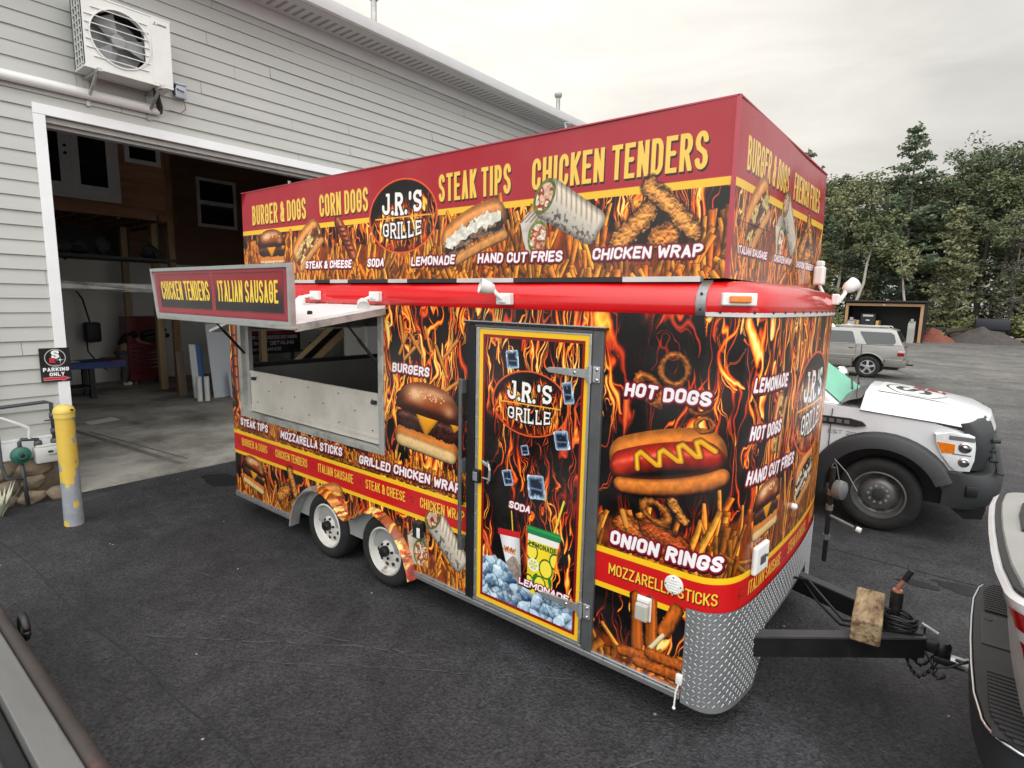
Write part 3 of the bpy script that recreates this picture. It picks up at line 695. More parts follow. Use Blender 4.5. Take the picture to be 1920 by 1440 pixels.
def logo(cv, cx, cy, rx, ry, seed=0, tw=None):
    sl, X, Y = cv.reg(cx - rx*1.05, cx + rx*1.05, cy - ry*1.05, cy + ry*1.05)
    x, y = (X - cx)/rx, (Y - cy)/ry; d = (np.hypot(x, y) - 1)*min(rx, ry)
    t = Canvas(cv.u0 + sl[1].start/cv.ppm, cv.u0 + sl[1].stop/cv.ppm, cv.v0 + sl[0].start/cv.ppm, cv.v0 + sl[0].stop/cv.ppm, cv.ppm)
    flames(t, t.u0 - 1, t.u1 + 1, t.v0 - 1, t.v1 + 1, seed + 2, .5, hot=lambda X, Y: np.clip(.22 - (Y - cy)/ry*.75, -.6, .42) - .1, sc=.55)
    m = min(t.rgb.shape[0], X.shape[0]), min(t.rgb.shape[1], X.shape[1])
    inner = np.zeros(X.shape + (3,), np.float32); inner[:m[0], :m[1]] = t.rgb[:m[0], :m[1]]
    low = ss(-.45, -1, y)[..., None]
    inner = inner*(1 - .6*low) + C255(128, 20, 12)*.6*low
    e = min(rx, ry)
    cv.put(sl, C255(120, 22, 14), cv.cov(d)); cv.put(sl, C255(226, 92, 40), cv.cov(np.abs(d + e*.02) - e*.02))
    cv.put(sl, inner, cv.cov(d + e*.055))
    text(cv, Text("J.R.'S", cx - rx*.58, cy + ry*.10, rx*1.16, ry*.54, t=.19, style='slab', gap=.11, bend=.12), (240, 236, 232), (8, 6, 6), .006*e/.2)
    text(cv, Text("GRILLE", cx - rx*.56, cy - ry*.50, rx*1.12, ry*.35, t=.165, style='slab', gap=.20, bend=.28), (240, 236, 232), (8, 6, 6), .006*e/.2)
    cv.rect(cx - rx*.80, cx + rx*.80, cy - ry*.045, cy - ry*.005, (236, 170, 60))

WHITE, MAROON = (238, 234, 236), (120, 14, 34)
def comic(cv, txt, x0, y0, w, h, rot=0, seed=1, t=.235):
    o = h*.13
    text(cv, Text(txt, x0, y0, w, h, t=t, style='comic', slant=.13, gap=.075, rot=rot, seed=seed), WHITE, MAROON, o, (40, 6, 16), (o*.35, -o*.8), o)

def head(cv, txt, x0, y0, w, h, t=.14, fill=(238, 204, 96), sh=(30, 10, 12), so=(.007, -.012)):
    text(cv, Text(txt, x0, y0, w, h, t=t, gap=.07), fill, None, 0, sh, so)

def peppermark(cv, cx, cy, r):
    sl, X, Y = cv.reg(cx - r*1.3, cx + r*1.3, cy - r*1.3, cy + r*1.3)
    d = np.abs(np.hypot(X - cx, Y - cy) - r*.8) - r*.2 + (vn(X*60, Y*60, 2) - .5)*.016
    cv.put(sl, C255(120, 20, 14), cv.cov(d)); cv.put(sl, C255(214, 62, 44), cv.cov(np.abs(np.hypot(X - cx, Y - cy + .004) - r*.8) - r*.07))

RED, YEL = (196, 24, 26), (240, 192, 32)
# ---------------------------------------------------------------- the printed panels of the trailer
def stripe(cv, a, b):
    cv.rect(a, b, .705, .945, RED)
    cv.rect(a, b, .915, .952, YEL)
    cv.rect(a, b, .692, .728, YEL)

def art_body():
    """wrap of the kitchen body: u = x along the side, then on round the front corner; v = height"""
    cv = Canvas(-6.16, 1.5, .18, 2.56, 450)
    flames(cv, -9, 9, 0, 3, 5, .64, hot=lambda X, Y: .05*np.sin(X*2.6 + 1) + .16*ss(1.55, 2.0, Y) - .03 - .10*np.exp(-((X + 1.25)/.5)**2 - ((Y - 1.45)/.3)**2))
    # fries behind the words
    fries(cv, -6.2, -2.66, .96, 1.16, 300, seed=3, L=(.12, .22), W=(.009, .015))
    fries(cv, -3.3, -2.66, 1.0, 1.12, 60, seed=4, L=(.10, .18), W=(.007, .012))
    for i, (x, y, a, l) in enumerate([(-3.36, 2.05, 60, .17), (-3.27, 2.0, 40, .2), (-3.22, 2.06, -50, .17), (-3.38, 2.16, 100, .2), (-2.86, 2.04, 45, .2), (-2.95, 1.95, -62, .24), (-2.84, 1.78, 32, .2), (-2.98, 1.66, -40, .12), (-3.09, 2.1, 110, .18)]):
        capsule(cv, (x - math.cos(math.radians(a))*l/2, y - math.sin(math.radians(a))*l/2), (x + math.cos(math.radians(a))*l/2, y + math.sin(math.radians(a))*l/2), .016, (206, 128, 48), lit=.5, rim=.5, nz=.2)
    fries(cv, -1.64, 1.6, .95, 1.24, 110, seed=8, L=(.18, .32), W=(.012, .02))
    fries(cv, -1.0, 1.6, .95, 1.5, 150, seed=9, L=(.24, .46), W=(.011, .02), up=18)
    stripe(cv, -7, 2)
    # lower strip
    flames(cv, -6.2, 1.5, .1, .692, 21, .62)
    fries(cv, -6.2, -2.66, .1, .58, 190, seed=11, up=26)
    fries(cv, -3.2, -2.6, .1, .5, 60, seed=12, up=40, L=(.16, .26))
    fries(cv, -1.66, -1.0, .1, .52, 55, seed=13, up=36, L=(.18, .32), W=(.014, .024))
    burger(cv, -5.75, .53, .47, .36, -9, 3)
    tender(cv, [(-5.04, .70), (-4.92, .42)], .05, 2); tender(cv, [(-5.25, .40), (-5.10, .50)], .06, 3); tender(cv, [(-5.0, .36), (-4.84, .46)], .055, 4)
    sub(cv, -4.35, .56, .42, 20, 4, fillc=((196, 60, 30), (206, 140, 60), (150, 40, 30), (226, 190, 90)))
    cone(cv, -3.20, .47, .17, 4); wrap(cv, -2.88, .60, .46, -42, 5)
    # corn dog at the rear edge
    corndog(cv, (-6.05, 2.2), (-6.03, 1.3), .065, 3)
    # words under the window
    comic(cv, 'STEAK TIPS', -5.99, 1.015, .56, .085, seed=2)
    comic(cv, 'MOZZARELLA STICKS', -5.19, 1.005, 1.01, .085, seed=3)
    comic(cv, 'GRILLED CHICKEN WRAP', -3.94, 1.000, 1.19, .080, seed=4)
    for t, a, b in (('BURGER & DOGS', -5.975, -5.455), ('CHICKEN TENDERS', -5.295, -4.73), ('ITALIAN SAUSAGE', -4.552, -4.025), ('STEAK & CHEESE', -3.853, -3.35), ('CHICKEN WRAP', -3.179, -2.709)):
        head(cv, t, a, .796, b - a, .083, t=.14, fill=(244, 196, 62), sh=(110, 14, 10), so=(.004, -.004))
    for x in (-6.04, -5.379, -4.643, -3.942, -3.266): peppermark(cv, x, .834, .028)
    # big burger
    comic(cv, 'BURGERS', -3.497, 1.823, .42, .075, seed=5)
    burger(cv, -3.105, 1.495, .71, .56, -5, 1)
    # hot dog side
    ring(cv, -1.20, 2.05, .075, .078, .020, 0, 1); ring(cv, -1.33, 1.93, .05, .09, .02, 45, 2); ring(cv, -1.05, 1.86, .05, .03, .014, 10, 3, (150, 70, 24))
    hotdog(cv, -1.225, 1.535, .70, 15)
    ring(cv, -1.02, 1.775, .045, .035, .012, 10, 4)
    comic(cv, 'HOT DOGS', -1.487, 1.875, .49, .08, seed=9, t=.25)
    tender(cv, [(-1.45, 1.13), (-1.15, 1.05)], .06, 5, (176, 92, 36)); tender(cv, [(-1.3, 1.15), (-1.1, 1.09)], .05, 7, (160, 70, 28)); capsule(cv, (-1.46, 1.2), (-1.43, 1.12), .02, (214, 140, 56), lit=.4)
    tender(cv, [(-1.17, 1.33), (-1.09, 1.24)], .025, 6); ring(cv, -1.26, 1.245, .078, .05, .021, -24, 6, (196, 112, 40))
    comic(cv, 'ONION', -1.535, .982, .305, .088, seed=6, t=.25); comic(cv, 'RINGS', -1.187, .988, .31, .09, seed=7, t=.25)
    # mozzarella sticks
    stick(cv, (-1.345, .71), (-1.325, .42), .040, 1); stick(cv, (-1.255, .71), (-1.24, .45), .040, 2)
    head(cv, 'MOZZARELLA STICKS', -1.531, .793, .645, .070, t=.14, fill=(244, 196, 62), sh=(40, 14, 10), so=(.005, -.005))
    stick(cv, (-1.10, .715), (-1.165, .56), .042, 3); capsule(cv, (-1.17, .54), (-1.27, .39), .014, (232, 214, 170), lit=.2); stick(cv, (-1.42, .34), (-1.25, .375), .036, 4)
    stick(cv, (-1.24, .395), (-1.0, .40), .038, 5); stick(cv, (-1.32, .315), (-1.02, .33), .036, 6); stick(cv, (-1.2, .24), (-1.05, .235), .036, 7)
    # front wall
    sub(cv, -.37, 1.74, .36, 78, 9, bw=.24)
    for t, x, y, w, r_ in (('LEMONADE', -.765, 1.945, .47, 0), ('HOT DOGS', -.765, 1.69, .42, -1), ('HAND CUT FRIES', -.765, 1.45, .75, -1.5)): comic(cv, t, x, y, w, .08, r_, seed=len(t))
    burger(cv, -.46, 1.27, .42, .33, 2, 8)
    sub(cv, .36, 1.25, .55, 12, 12, fillc=((60, 44, 36), (150, 130, 110), (40, 28, 24), (226, 214, 190)))
    logo(cv, .40, 1.762, .52, .345, 4)
    for t, a, b in (('ITALIAN SAUSAGE', -.64, -.10), ('STEAK & CHEESE', .07, .60), ('CHICKEN WRAP', .76, 1.2)):
        head(cv, t, a, .80, b - a, .083, t=.14, fill=(244, 196, 62), sh=(110, 14, 10), so=(.004, -.004))
    for x in (-.72, -.02, .68): peppermark(cv, x, .838, .03)
    return cv

def art_fender():
    cv = Canvas(-5.1, -3.1, 0., .75, 300)
    sl, X, Y = cv.reg(-5.2, -3., 0, .8); n = fbm(X*9, Y*9, 3)
    cv.put(sl, C255(150, 60, 16)*(1 - n[..., None]) + C255(236, 150, 60)*n[..., None], np.ones(X.shape, np.float32))
    fries(cv, -5.1, -3.1, -.2, 1.2, 220, seed=31, up=50, L=(.16, .34), W=(.014, .026))
    for i, (x, y, a) in enumerate([(-4.62, .64, 20), (-4.2, .52, 0), (-3.72, .62, -6), (-3.34, .36, -60), (-3.28, .22, -80)]): sub(cv, x, y, .30, a, i, fillc=((200, 64, 30), (214, 150, 60), (150, 36, 30), (232, 206, 120)), bw=.26)
    return cv

def art_door():
    cv = Canvas(-2.57, -1.705, .28, 2.21, 520, YEL)
    cv.rect(-2.535, -1.742, .315, 2.172, (138, 20, 16))
    t = Canvas(-2.515, -1.762, .335, 2.152, 520)
    flames(t, -3, -1, 0, 3, 40, .50, hot=lambda X, Y: .16*ss(1.3, 2.0, Y) - .10 + .12*ss(1.2, .8, Y), sc=.8)
    cv2 = t
    logo(t, -2.145, 1.745, .305, .213, 8)
    for i, (x, y, s, r_, asp) in enumerate([(-2.285, 2.02, .075, 8, .85), (-1.852, 1.85, .085, 12, .55), (-1.885, 1.55, .075, 12, .9), (-2.167, 1.438, .042, 14, .9), (-2.305, 1.225, .068, 16, .75), (-2.068, 1.21, .10, 8, .85)]): icecube(t, x, y, s, r_, 30 + i, asp)
    comic(t, 'SODA', -2.292, 1.02, .18, .052, seed=3)
    # soda cup
    capsule(t, (-2.266, 1.0), (-2.251, .85), .006, (236, 196, 60), lit=.2)
    sl, X, Y = t.reg(-2.5, -2.1, .42, .95)
    d = poly_fill(X, Y, [(-2.37, .83), (-2.195, .85), (-2.165, .47), (-2.25, .45)])
    t.put(sl, np.clip(C255(222, 220, 222)*(.8 + .25*np.cos((X + 2.28)*16))[..., None], 0, 1), t.cov(d))
    t.put(sl, C255(120, 104, 92)*(.5 + fbm(X*60, Y*60, 3)[..., None]), t.cov(np.maximum(d, Y - .66 + .03*np.sin(X*40)))*.75)
    t.put(sl, C255(190, 28, 36), t.cov(sbox(X + 2.285, Y - .842 - (X + 2.285)*.1, .096, .022, .01)))
    for i in range(7): capsule(t, (-2.325 + i*.015, .715), (-2.318 + i*.015, .74 - .008*(i % 2)), .006, (206, 62, 30) if i % 3 else (214, 160, 40), lit=.2)
    t.rect(-2.32, -2.225, .700, .707, (206, 150, 40))
    # lemonade cup
    capsule(t, (-1.853, 1.165), (-1.92, .93), .009, (232, 208, 60), lit=.2)
    sl, X, Y = t.reg(-2.2, -1.8, .42, 1.0)
    d = poly_fill(X, Y, [(-2.125, .90), (-1.875, .90), (-1.955, .45), (-2.125, .45)])
    t.put(sl, np.clip(C255(232, 206, 40)*(.85 + .2*np.cos((X + 2.02)*11))[..., None], 0, 1), t.cov(d))
    t.put(sl, C255(232, 232, 226), t.cov(np.maximum(d, .845 - Y)))
    for lx, ly, lr in ((-1.975, .68, .05), (-2.09, .77, .045), (-2.02, .56, .045), (-2.11, .55, .04), (-1.905, .75, .04)):
        q = np.hypot((X - lx)/1., (Y - ly)/1.25) - lr
        t.put(sl, C255(38, 92, 34), t.cov(np.maximum(np.abs(q) - .005, d))); t.put(sl, C255(244, 222, 70), t.cov(np.maximum(q + .004, d)))
    q = np.hypot(X + 2.075, Y - .68) - .045
    t.put(sl, C255(240, 238, 214), t.cov(q)); t.put(sl, C255(190, 200, 60), t.cov(np.maximum(q + .012, np.abs(np.sin(np.arctan2(Y - .68, X + 2.075)*3))*.02 - .016)))
    for lx, ly, a in ((-2.06, .6, 60), (-1.94, .6, 100), (-2.0, .5, 30)):
        a_, b_ = loc(X, Y, lx, ly, a); t.put(sl, C255(34, 120, 40), t.cov((np.hypot(a_/.035, b_/.014) - 1)*.014))
    text(t, Text('LEMONADE', -2.112, .80, .215, .038, t=.2, gap=.1), (30, 74, 30))
    t.put(sl, np.clip(C255(22, 120, 60)*(1 + .35*np.exp(-((Y - .925)/.008)**2))[..., None], 0, 1), t.cov(sbox(X + 2.0, Y - .915, .135, .028, .016)))
    icepile(t, -2.6, -1.7, .3, [(-2.52, .62), (-2.40, .64), (-2.29, .60), (-2.2, .50), (-2.0, .49), (-1.93, .52), (-1.76, .54)], 5)
    comic(t, 'LEMONADE', -2.195, .51, .40, .05, seed=6)
    i0 = int(round((t.u0 - cv.u0)*cv.ppm)); j0 = int(round((t.v0 - cv.v0)*cv.ppm))
    h, w = t.rgb.shape[:2]; h = min(h, cv.H - j0); w = min(w, cv.W - i0)
    cv.rgb[j0:j0 + h, i0:i0 + w] = t.rgb[:h, :w]
    return cv

HEADRED = (166, 33, 46)
def art_box_side():
    cv = Canvas(-5.86, -.98, 2.53, 3.40, 450, HEADRED)
    flames(cv, -6, 0, 2.4, 2.99, 60, .66, sc=.75)
    cv.rect(-6, 0, 2.985, 3.027, (238, 190, 50))
    fries(cv, -6, 0, 2.44, 2.96, 430, seed=61, up=24, L=(.22, .40), W=(.012, .020))
    fries(cv, -6, 0, 2.38, 2.66, 260, seed=62, up=40, L=(.16, .26), W=(.014, .024))
    for t, a, b in (('BURGER & DOGS', -5.66, -4.72), ('CORN DOGS', -4.51, -3.84), ('STEAK TIPS', -3.04, -2.388), ('CHICKEN TENDERS', -2.22, -1.118)): head(cv, t, a, 3.075, b - a, .188, fill=(238, 196, 84))
    burger(cv, -5.325, 2.84, .50, .36, 0, 22)
    comic(cv, 'ITALIAN SAUSAGE', -5.60, 2.637, .64, .066, seed=1)
    sub(cv, -4.70, 2.835, .50, 36, 23, fillc=((150, 90, 50), (196, 160, 90), (100, 50, 30), (220, 196, 130)), bw=.26)
    corndog(cv, (-4.245, 3.02), (-4.02, 2.70), .055, 4)
    logo(cv, -3.44, 3.008, .39, .275, 24)
    sub(cv, -2.70, 2.82, .62, 20, 25, fillc=((70, 52, 44), (150, 126, 104), (44, 30, 26), (120, 92, 76)), bw=.22, topping=(232, 228, 212))
    cone(cv, -2.19, 2.83, .15, 26); wrap(cv, -1.93, 2.92, .48, -30, 27)
    sl, X, Y = cv.reg(-1.6, -1.1, 2.66, 3.0); cv.put(sl, C255(16, 10, 8), ss(.05, 0, poly_fill(X, Y, [(-1.5, 2.72), (-1.4, 2.93), (-1.2, 2.72)]))*.9)
    tender(cv, [(-1.60, 2.735), (-1.52, 2.80), (-1.43, 2.885)], .058, 28, (198, 128, 58)); tender(cv, [(-1.36, 2.745), (-1.29, 2.765)], .062, 29, (188, 114, 48)); tender(cv, [(-1.425, 3.02), (-1.30, 2.91), (-1.165, 2.77)], .044, 30, (206, 136, 62))
    for t, a, b, s in (('STEAK & CHEESE', -4.755, -4.072, 2), ('SODA', -3.864, -3.654, 3), ('LEMONADE', -3.338, -2.881, 4), ('HAND CUT FRIES', -2.668, -1.977, 5), ('CHICKEN WRAP', -1.768, -1.115, 6)): comic(cv, t, a, 2.638, b - a, .068, seed=s)
    return cv

def art_box_front():
    cv = Canvas(0., 2.30, 2.53, 3.40, 450, HEADRED)
    flames(cv, -1, 3, 2.4, 2.99, 80, .66, sc=.75); cv.rect(-1, 3, 2.985, 3.027, (238, 190, 50))
    fries(cv, -1, 3, 2.44, 2.95, 200, seed=81, up=22, L=(.22, .40), W=(.012, .020)); fries(cv, -1, 3, 2.38, 2.66, 120, seed=82, up=40, L=(.16, .26), W=(.014, .024))
    head(cv, 'BURGER & DOGS', .17, 3.085, .88, .17, fill=(238, 196, 84)); head(cv, 'FRENCH FRIES', 1.19, 3.085, .76, .17, fill=(238, 196, 84))
    sub(cv, .46, 2.88, .46, 40, 83); cone(cv, .93, 2.83, .14, 84); wrap(cv, 1.16, 2.90, .42, -42, 85)
    tender(cv, [(1.5, 2.76), (1.65, 2.92)], .06, 86); tender(cv, [(1.66, 3.0), (1.85, 2.78)], .048, 87); tender(cv, [(1.68, 2.76), (1.78, 2.78)], .06, 88)
    for t, a, b in (('ITALIAN SAUSAGE', .155, .685), ('CHICKEN WRAP', .835, 1.275), ('CHICKEN TENDERS', 1.41, 1.955)): comic(cv, t, a, 2.665, b - a, .046, seed=len(t))
    return cv

def art_awning():
    cv = Canvas(-5.85, -3.55, 2.20, 2.61, 450, (120, 22, 34))
    cv.rect(-5.79, -3.60, 2.235, 2.578, (150, 34, 48))
    for a, b, t, c, d in ((-5.735, -4.745, 'CHICKEN TENDERS', -5.70, -4.775), (-4.668, -3.648, 'ITALIAN SAUSAGE', -4.62, -3.715)):
        cv.rect(a - .012, b + .012, 2.268, 2.560, (104, 18, 28))
        sl, X, Y = cv.reg(a, b, 2.28, 2.547)
        f = ss(2.30, 2.52, Y)[..., None]
        cv.put(sl, C255(18, 14, 16)*(1 - f) + C255(140, 24, 34)*f, np.ones(X.shape, np.float32))
        head(cv, t, c, 2.342, d - c, .158, t=.135, fill=(244, 206, 60), so=(.004, -.006))
    return cv

def art_parking():
    cv = Canvas(0, .28, 0, .38, 1500, (12, 12, 14))
    sl, X, Y = cv.reg(0, .28, 0, .38)
    q = np.hypot(X - .14, Y - .27)
    cv.put(sl, C255(190, 190, 190), cv.cov(np.abs(q - .095) - .004))
    text(cv, Text('S', .105, .26, .075, .095, t=.26, style='slab'), (240, 240, 240)); text(cv, Text('E', .085, .215, .055, .055, t=.3, style='slab'), (196, 40, 60))
    st = np.abs(X - .185)*np.abs(Y - .245) - .00004; cv.put(sl, C255(230, 230, 230), cv.cov(np.maximum(st*20, np.hypot(X - .185, Y - .245) - .04)))
    cv.rect(.09, .2, .197, .2, (160, 40, 50)); cv.rect(.115, .165, .184, .189, (170, 170, 170))
    text(cv, Text('PARKING', .02, .118, .24, .044, t=.24, gap=.14), (245, 245, 245)); text(cv, Text('ONLY', .075, .064, .14, .042, t=.24, gap=.14), (245, 245, 245))
    d = poly_fill(X, Y, [(.02, .02), (.19, .02), (.19, .008), (.262, .035), (.19, .062), (.19, .05), (.02, .05)])
    cv.put(sl, C255(206, 44, 58), cv.cov(d)); cv.put(sl, C255(235, 190, 190), cv.cov(np.abs(d) - .0015))
    return cv

def art_banner():
    cv = Canvas(0, 4.3, 0, 1.5, 200, (14, 14, 16))
    cv.rect(0, 4.3, .8, 1.5, (120, 16, 30))
    text(cv, Text('LIFESTYLES', .25, .98, 3.8, .3, t=.16, style='slab', gap=.3), (190, 170, 170))
    text(cv, Text('MOBILE BOAT DETAILING', .3, .36, 3.6, .15, t=.2), (180, 180, 184)); text(cv, Text('MAINTENANCE', 1.1, .12, 2.0, .13, t=.2), (180, 180, 184))
    cv.rect(.2, 4.1, .6, .74, (150, 140, 140)); text(cv, Text('STYLES MARINE', .6, .62, 3.0, .1, t=.2), (60, 20, 24))
    return cv

def art_hood():
    cv = Canvas(0, .86, 0, .6, 600, (226, 226, 226))
    sl, X, Y = cv.reg(0, .86, 0, .6)
    cv.put(sl, C255(40, 40, 44), cv.cov(np.abs((np.hypot((X - .34)/.30, (Y - .32)/.23) - 1)*.23) - .010))
    text(cv, Text('S', .16, .20, .3, .28, t=.2, style='slab'), (40, 40, 44)); text(cv, Text('E', .48, .05, .34, .30, t=.28, style='slab'), (160, 20, 44))
    st = np.abs(X - .5)*np.abs(Y - .3) - .0002; cv.put(sl, C255(60, 60, 66), cv.cov(np.maximum(st*12, np.hypot(X - .5, Y - .3) - .12)))
    return cv
# ---------------------------------------------------------------- the food trailer
HALF = [(-1.04, 0), (-.98, .008), (-.933, .027), (-.89, .06), (-.857, .10), (-.83, .16), (-.812, .24), (-.795, .37), (-.778, .62), (-.768, .85), (-.764, 1.12)]
WID_ = 2.24
def catmull(P, k=4):
    Q = []
    for i in range(len(P) - 1):
        a, b, c, d = P[max(i - 1, 0)], P[i], P[i + 1], P[min(i + 2, len(P) - 1)]
        for j in range(k):
            t = j/k
            Q.append(tuple(.5*((2*b[n]) + (-a[n] + c[n])*t + (2*a[n] - 5*b[n] + 4*c[n] - d[n])*t*t + (-a[n] + 3*b[n] - 3*c[n] + d[n])*t**3) for n in range(len(b))))
    return Q + [tuple(P[-1])]
FRONT = catmull(HALF + [(x, WID_ - y) for x, y in HALF[-2::-1]], 3)
SF = [-1.04]
for a, b in zip(FRONT[:-1], FRONT[1:]): SF.append(SF[-1] + math.hypot(b[0] - a[0], b[1] - a[1]))
def fpt(u, off=0.):
    """point of the front plan at running length u, pushed out by off; and its outward normal"""
    i = min(max(int(np.searchsorted(SF, u)) - 1, 0), len(SF) - 2); t = (u - SF[i])/(SF[i + 1] - SF[i])
    a, b = FRONT[i], FRONT[i + 1]; n = Vector((b[1] - a[1], -(b[0] - a[0]), 0)).normalized()
    return Vector((a[0] + (b[0] - a[0])*t, a[1] + (b[1] - a[1])*t, 0)) + n*off, n

XR, ZB, ZT = -6.14, .21, 2.35
TR = thing('food_trailer', (-3.4, 1.12, 0), 'big food trailer wrapped in flames and fast food pictures with a sign box on top', 'food trailer')
cvb = art_body(); MA = {'body': art_mat('flame_wrap', cvb, .26)}
def UVb(u, z): return ((u - cvb.u0)/(cvb.u1 - cvb.u0), (z - cvb.v0)/(cvb.v1 - cvb.v0))
ARCH = catmull([(-4.955, .21), (-4.88, .40), (-4.74, .55), (-4.57, .622), (-4.42, .625), (-4.28, .57), (-4.17, .49), (-4.08, .462), (-3.98, .50), (-3.86, .58), (-3.72, .618), (-3.58, .595), (-3.44, .51), (-3.33, .38), (-3.255, .21)], 3)
WX0, WX1, WZ0, WZ1 = -5.87, -3.65, 1.185, 2.30        # serving window opening
b = MB(); b.fix = False
def wq(x0, x1, z0, z1): b.face([(x0, 0, z0), (x1, 0, z0), (x1, 0, z1), (x0, 0, z1)], 0, [UVb(x0, z0), UVb(x1, z0), UVb(x1, z1), UVb(x0, z1)])
wq(XR, ARCH[0][0], ZB, .70); wq(ARCH[-1][0], -1.04, ZB, .70)
for (xa, za), (xb, zb) in zip(ARCH[:-1], ARCH[1:]): b.face([(xa, 0, za), (xb, 0, zb), (xb, 0, .70), (xa, 0, .70)], 0, [UVb(xa, za), UVb(xb, zb), UVb(xb, .70), UVb(xa, .70)])
wq(XR, -1.04, .70, WZ0); wq(XR, WX0, WZ0, WZ1); wq(WX1, -1.04, WZ0, WZ1); wq(XR, -1.04, WZ1, ZT)
for i in range(len(FRONT) - 1):
    (xa, ya), (xb, yb) = FRONT[i], FRONT[i + 1]
    Z0 = ZB if SF[i] < -.62 or SF[i] > 1.04 else .50
    b.face([(xa, ya, Z0), (xb, yb, Z0), (xb, yb, ZT), (xa, ya, ZT)], 0, [UVb(SF[i], Z0), UVb(SF[i + 1], Z0), UVb(SF[i + 1], ZT), UVb(SF[i], ZT)])
Y2 = WID_
uvf = [UVb(-2.7, 1.2), UVb(-5.8, 1.2), UVb(-5.8, 2.3), UVb(-2.7, 2.3)]
b.face([(-1.04, Y2, ZB), (XR, Y2, ZB), (XR, Y2, ZT), (-1.04, Y2, ZT)], 0, uvf)
RZ0 = 1.64
for y0, y1, z0, z1 in ((0, Y2, ZB, RZ0), (0, .07, RZ0, 2.27), (2.17, Y2, RZ0, 2.27), (0, Y2, 2.27, ZT)):
    b.face([(XR, y1, z0), (XR, y0, z0), (XR, y0, z1), (XR, y1, z1)], 0, [UVb(-5.8 + y1, z0), UVb(-5.8 + y0, z0), UVb(-5.8 + y0, z1), UVb(-5.8 + y1, z1)])
obj('body', b, MA['body'], TR, smooth=30)
# inner lining, floor and underframe
M['lining'] = mat('grey_interior_lining', (158, 160, 158), .5, .2, .12, 3)
b = MB(); i_ = .035
def lq(*p): b.face(p)
yl = i_
lq((-6.1, yl, .3), (-1.06, yl, .3), (-1.06, yl, WZ0), (-6.1, yl, WZ0)); lq((-6.1, yl, WZ1), (-1.06, yl, WZ1), (-1.06, yl, 2.36), (-6.1, yl, 2.36))
lq((-6.1, yl, WZ0), (WX0, yl, WZ0), (WX0, yl, WZ1), (-6.1, yl, WZ1)); lq((WX1, yl, WZ0), (-1.06, yl, WZ0), (-1.06, yl, WZ1), (WX1, yl, WZ1))
lq((-6.1, 2.2, .3), (-1.06, 2.2, .3), (-1.06, 2.2, 2.36), (-6.1, 2.2, 2.36)); lq((-1.06, yl, .3), (-1.06, 2.2, .3), (-1.06, 2.2, 2.36), (-1.06, yl, 2.36))
lq((-6.1, yl, .3), (-6.1, 2.2, .3), (-6.1, 2.2, RZ0), (-6.1, yl, RZ0)); lq((-6.1, yl, 2.27), (-6.1, 2.2, 2.27), (-6.1, 2.2, 2.36), (-6.1, yl, 2.36))
lq((-6.1, yl, .3), (-1.06, yl, .3), (-1.06, 2.2, .3), (-6.1, 2.2, .3)); lq((-6.1, yl, 2.36), (-1.06, yl, 2.36), (-1.06, 2.2, 2.36), (-6.1, 2.2, 2.36))
obj('interior_lining', b, M['lining'], TR)
b = MB(); b.box(-6.13, -1.0, .40, 1.84, .20, .29); b.box(-5.0, -3.2, .02, .40, .64, .66); b.box(-5.0, -3.2, .38, .40, .2, .66); b.box(-6.13, -5.0, .02, .40, .205, .29); b.box(-3.2, -1.05, .02, .40, .205, .29)
for wx in (-4.44, -3.615): b.tube([(wx, .1, .29), (wx, 2.1, .29)], .035)
b.box(-5.0, -3.2, 1.84, 2.22, .2, .66)
obj('chassis', b, M['black'], TR)
b = MB(); b.box(-5.6, -2.9, 1.62, 2.19, .3, 1.05); b.box(-5.7, -2.8, 1.60, 2.195, 1.05, 1.09); obj('counter', b, M['dark'], TR)
qbox('rear_hatch', mat('pale_hatch', (176, 178, 176), .5), TR, -6.80, -6.16, .08, 2.16, 2.04, 2.07, rot=Ry(-14)); qbox('rear_header', M['aludull'], TR, -6.13, -6.09, .08, 2.16, 2.02, 2.265)
b = MB(); b.box(-6.16, -6.08, .05, 2.2, RZ0 - .03, RZ0 + .015); obj('rear_sill', b, M['dark'], TR)
# serving window: frame, lowered flap inside
b = MB()
for a in ((WX0 - .065, WX1 + .06, WZ0 - .055, WZ0), (WX0 - .065, WX1 + .06, WZ1, WZ1 + .035)): b.box(a[0], a[1], -.016, .05, a[2], a[3], 0, .004)
for a in ((WX0 - .065, WX0), (WX1, WX1 + .06)): b.box(a[0], a[1], -.018, .05, WZ0, WZ1, 0, .004)
b.box(WX0 - .001, WX0 + .07, .03, .07, WZ0, WZ1, 0)
WF = obj('window_frame', b, [M['aludull'], M['black']], TR)
M['flap'] = mat('scuffed_aluminium', (214, 210, 200), .42, .25, .06, 1.6, .001, 6, two=(184, 181, 172), ts=2.2, tt=(.45, .75))
b = MB(); b.box(WX0 + .075, WX1 - .01, .035, .055, WZ0 + .01, 1.62, 0, .003); b.box(WX0 + .075, WX1 - .01, .028, .034, WZ0 + .012, WZ0 + .04, 0); b.box(WX0 + .075, WX1 - .01, .026, .034, WZ0 + .055, WZ0 + .075, 0); b.box(WX0 + .075, WX1 - .01, .027, .034, 1.59, 1.615, 0)
for i in range(9):
    for z in (1.30, 1.44, 1.56):
        if i % 2 == (z == 1.44): b.lathe([(.006, 0), (.006, .005)], (WX0 + .2 + i*.235, .035, z), (0, -1, 0), 8, 1)
for x in (WX0 + .17, WX1 - .1): b.box(x - .02, x + .02, .0, .034, 1.53, 1.56, 1)
obj('serving_flap', b, [M['flap'], M['dark']], TR)
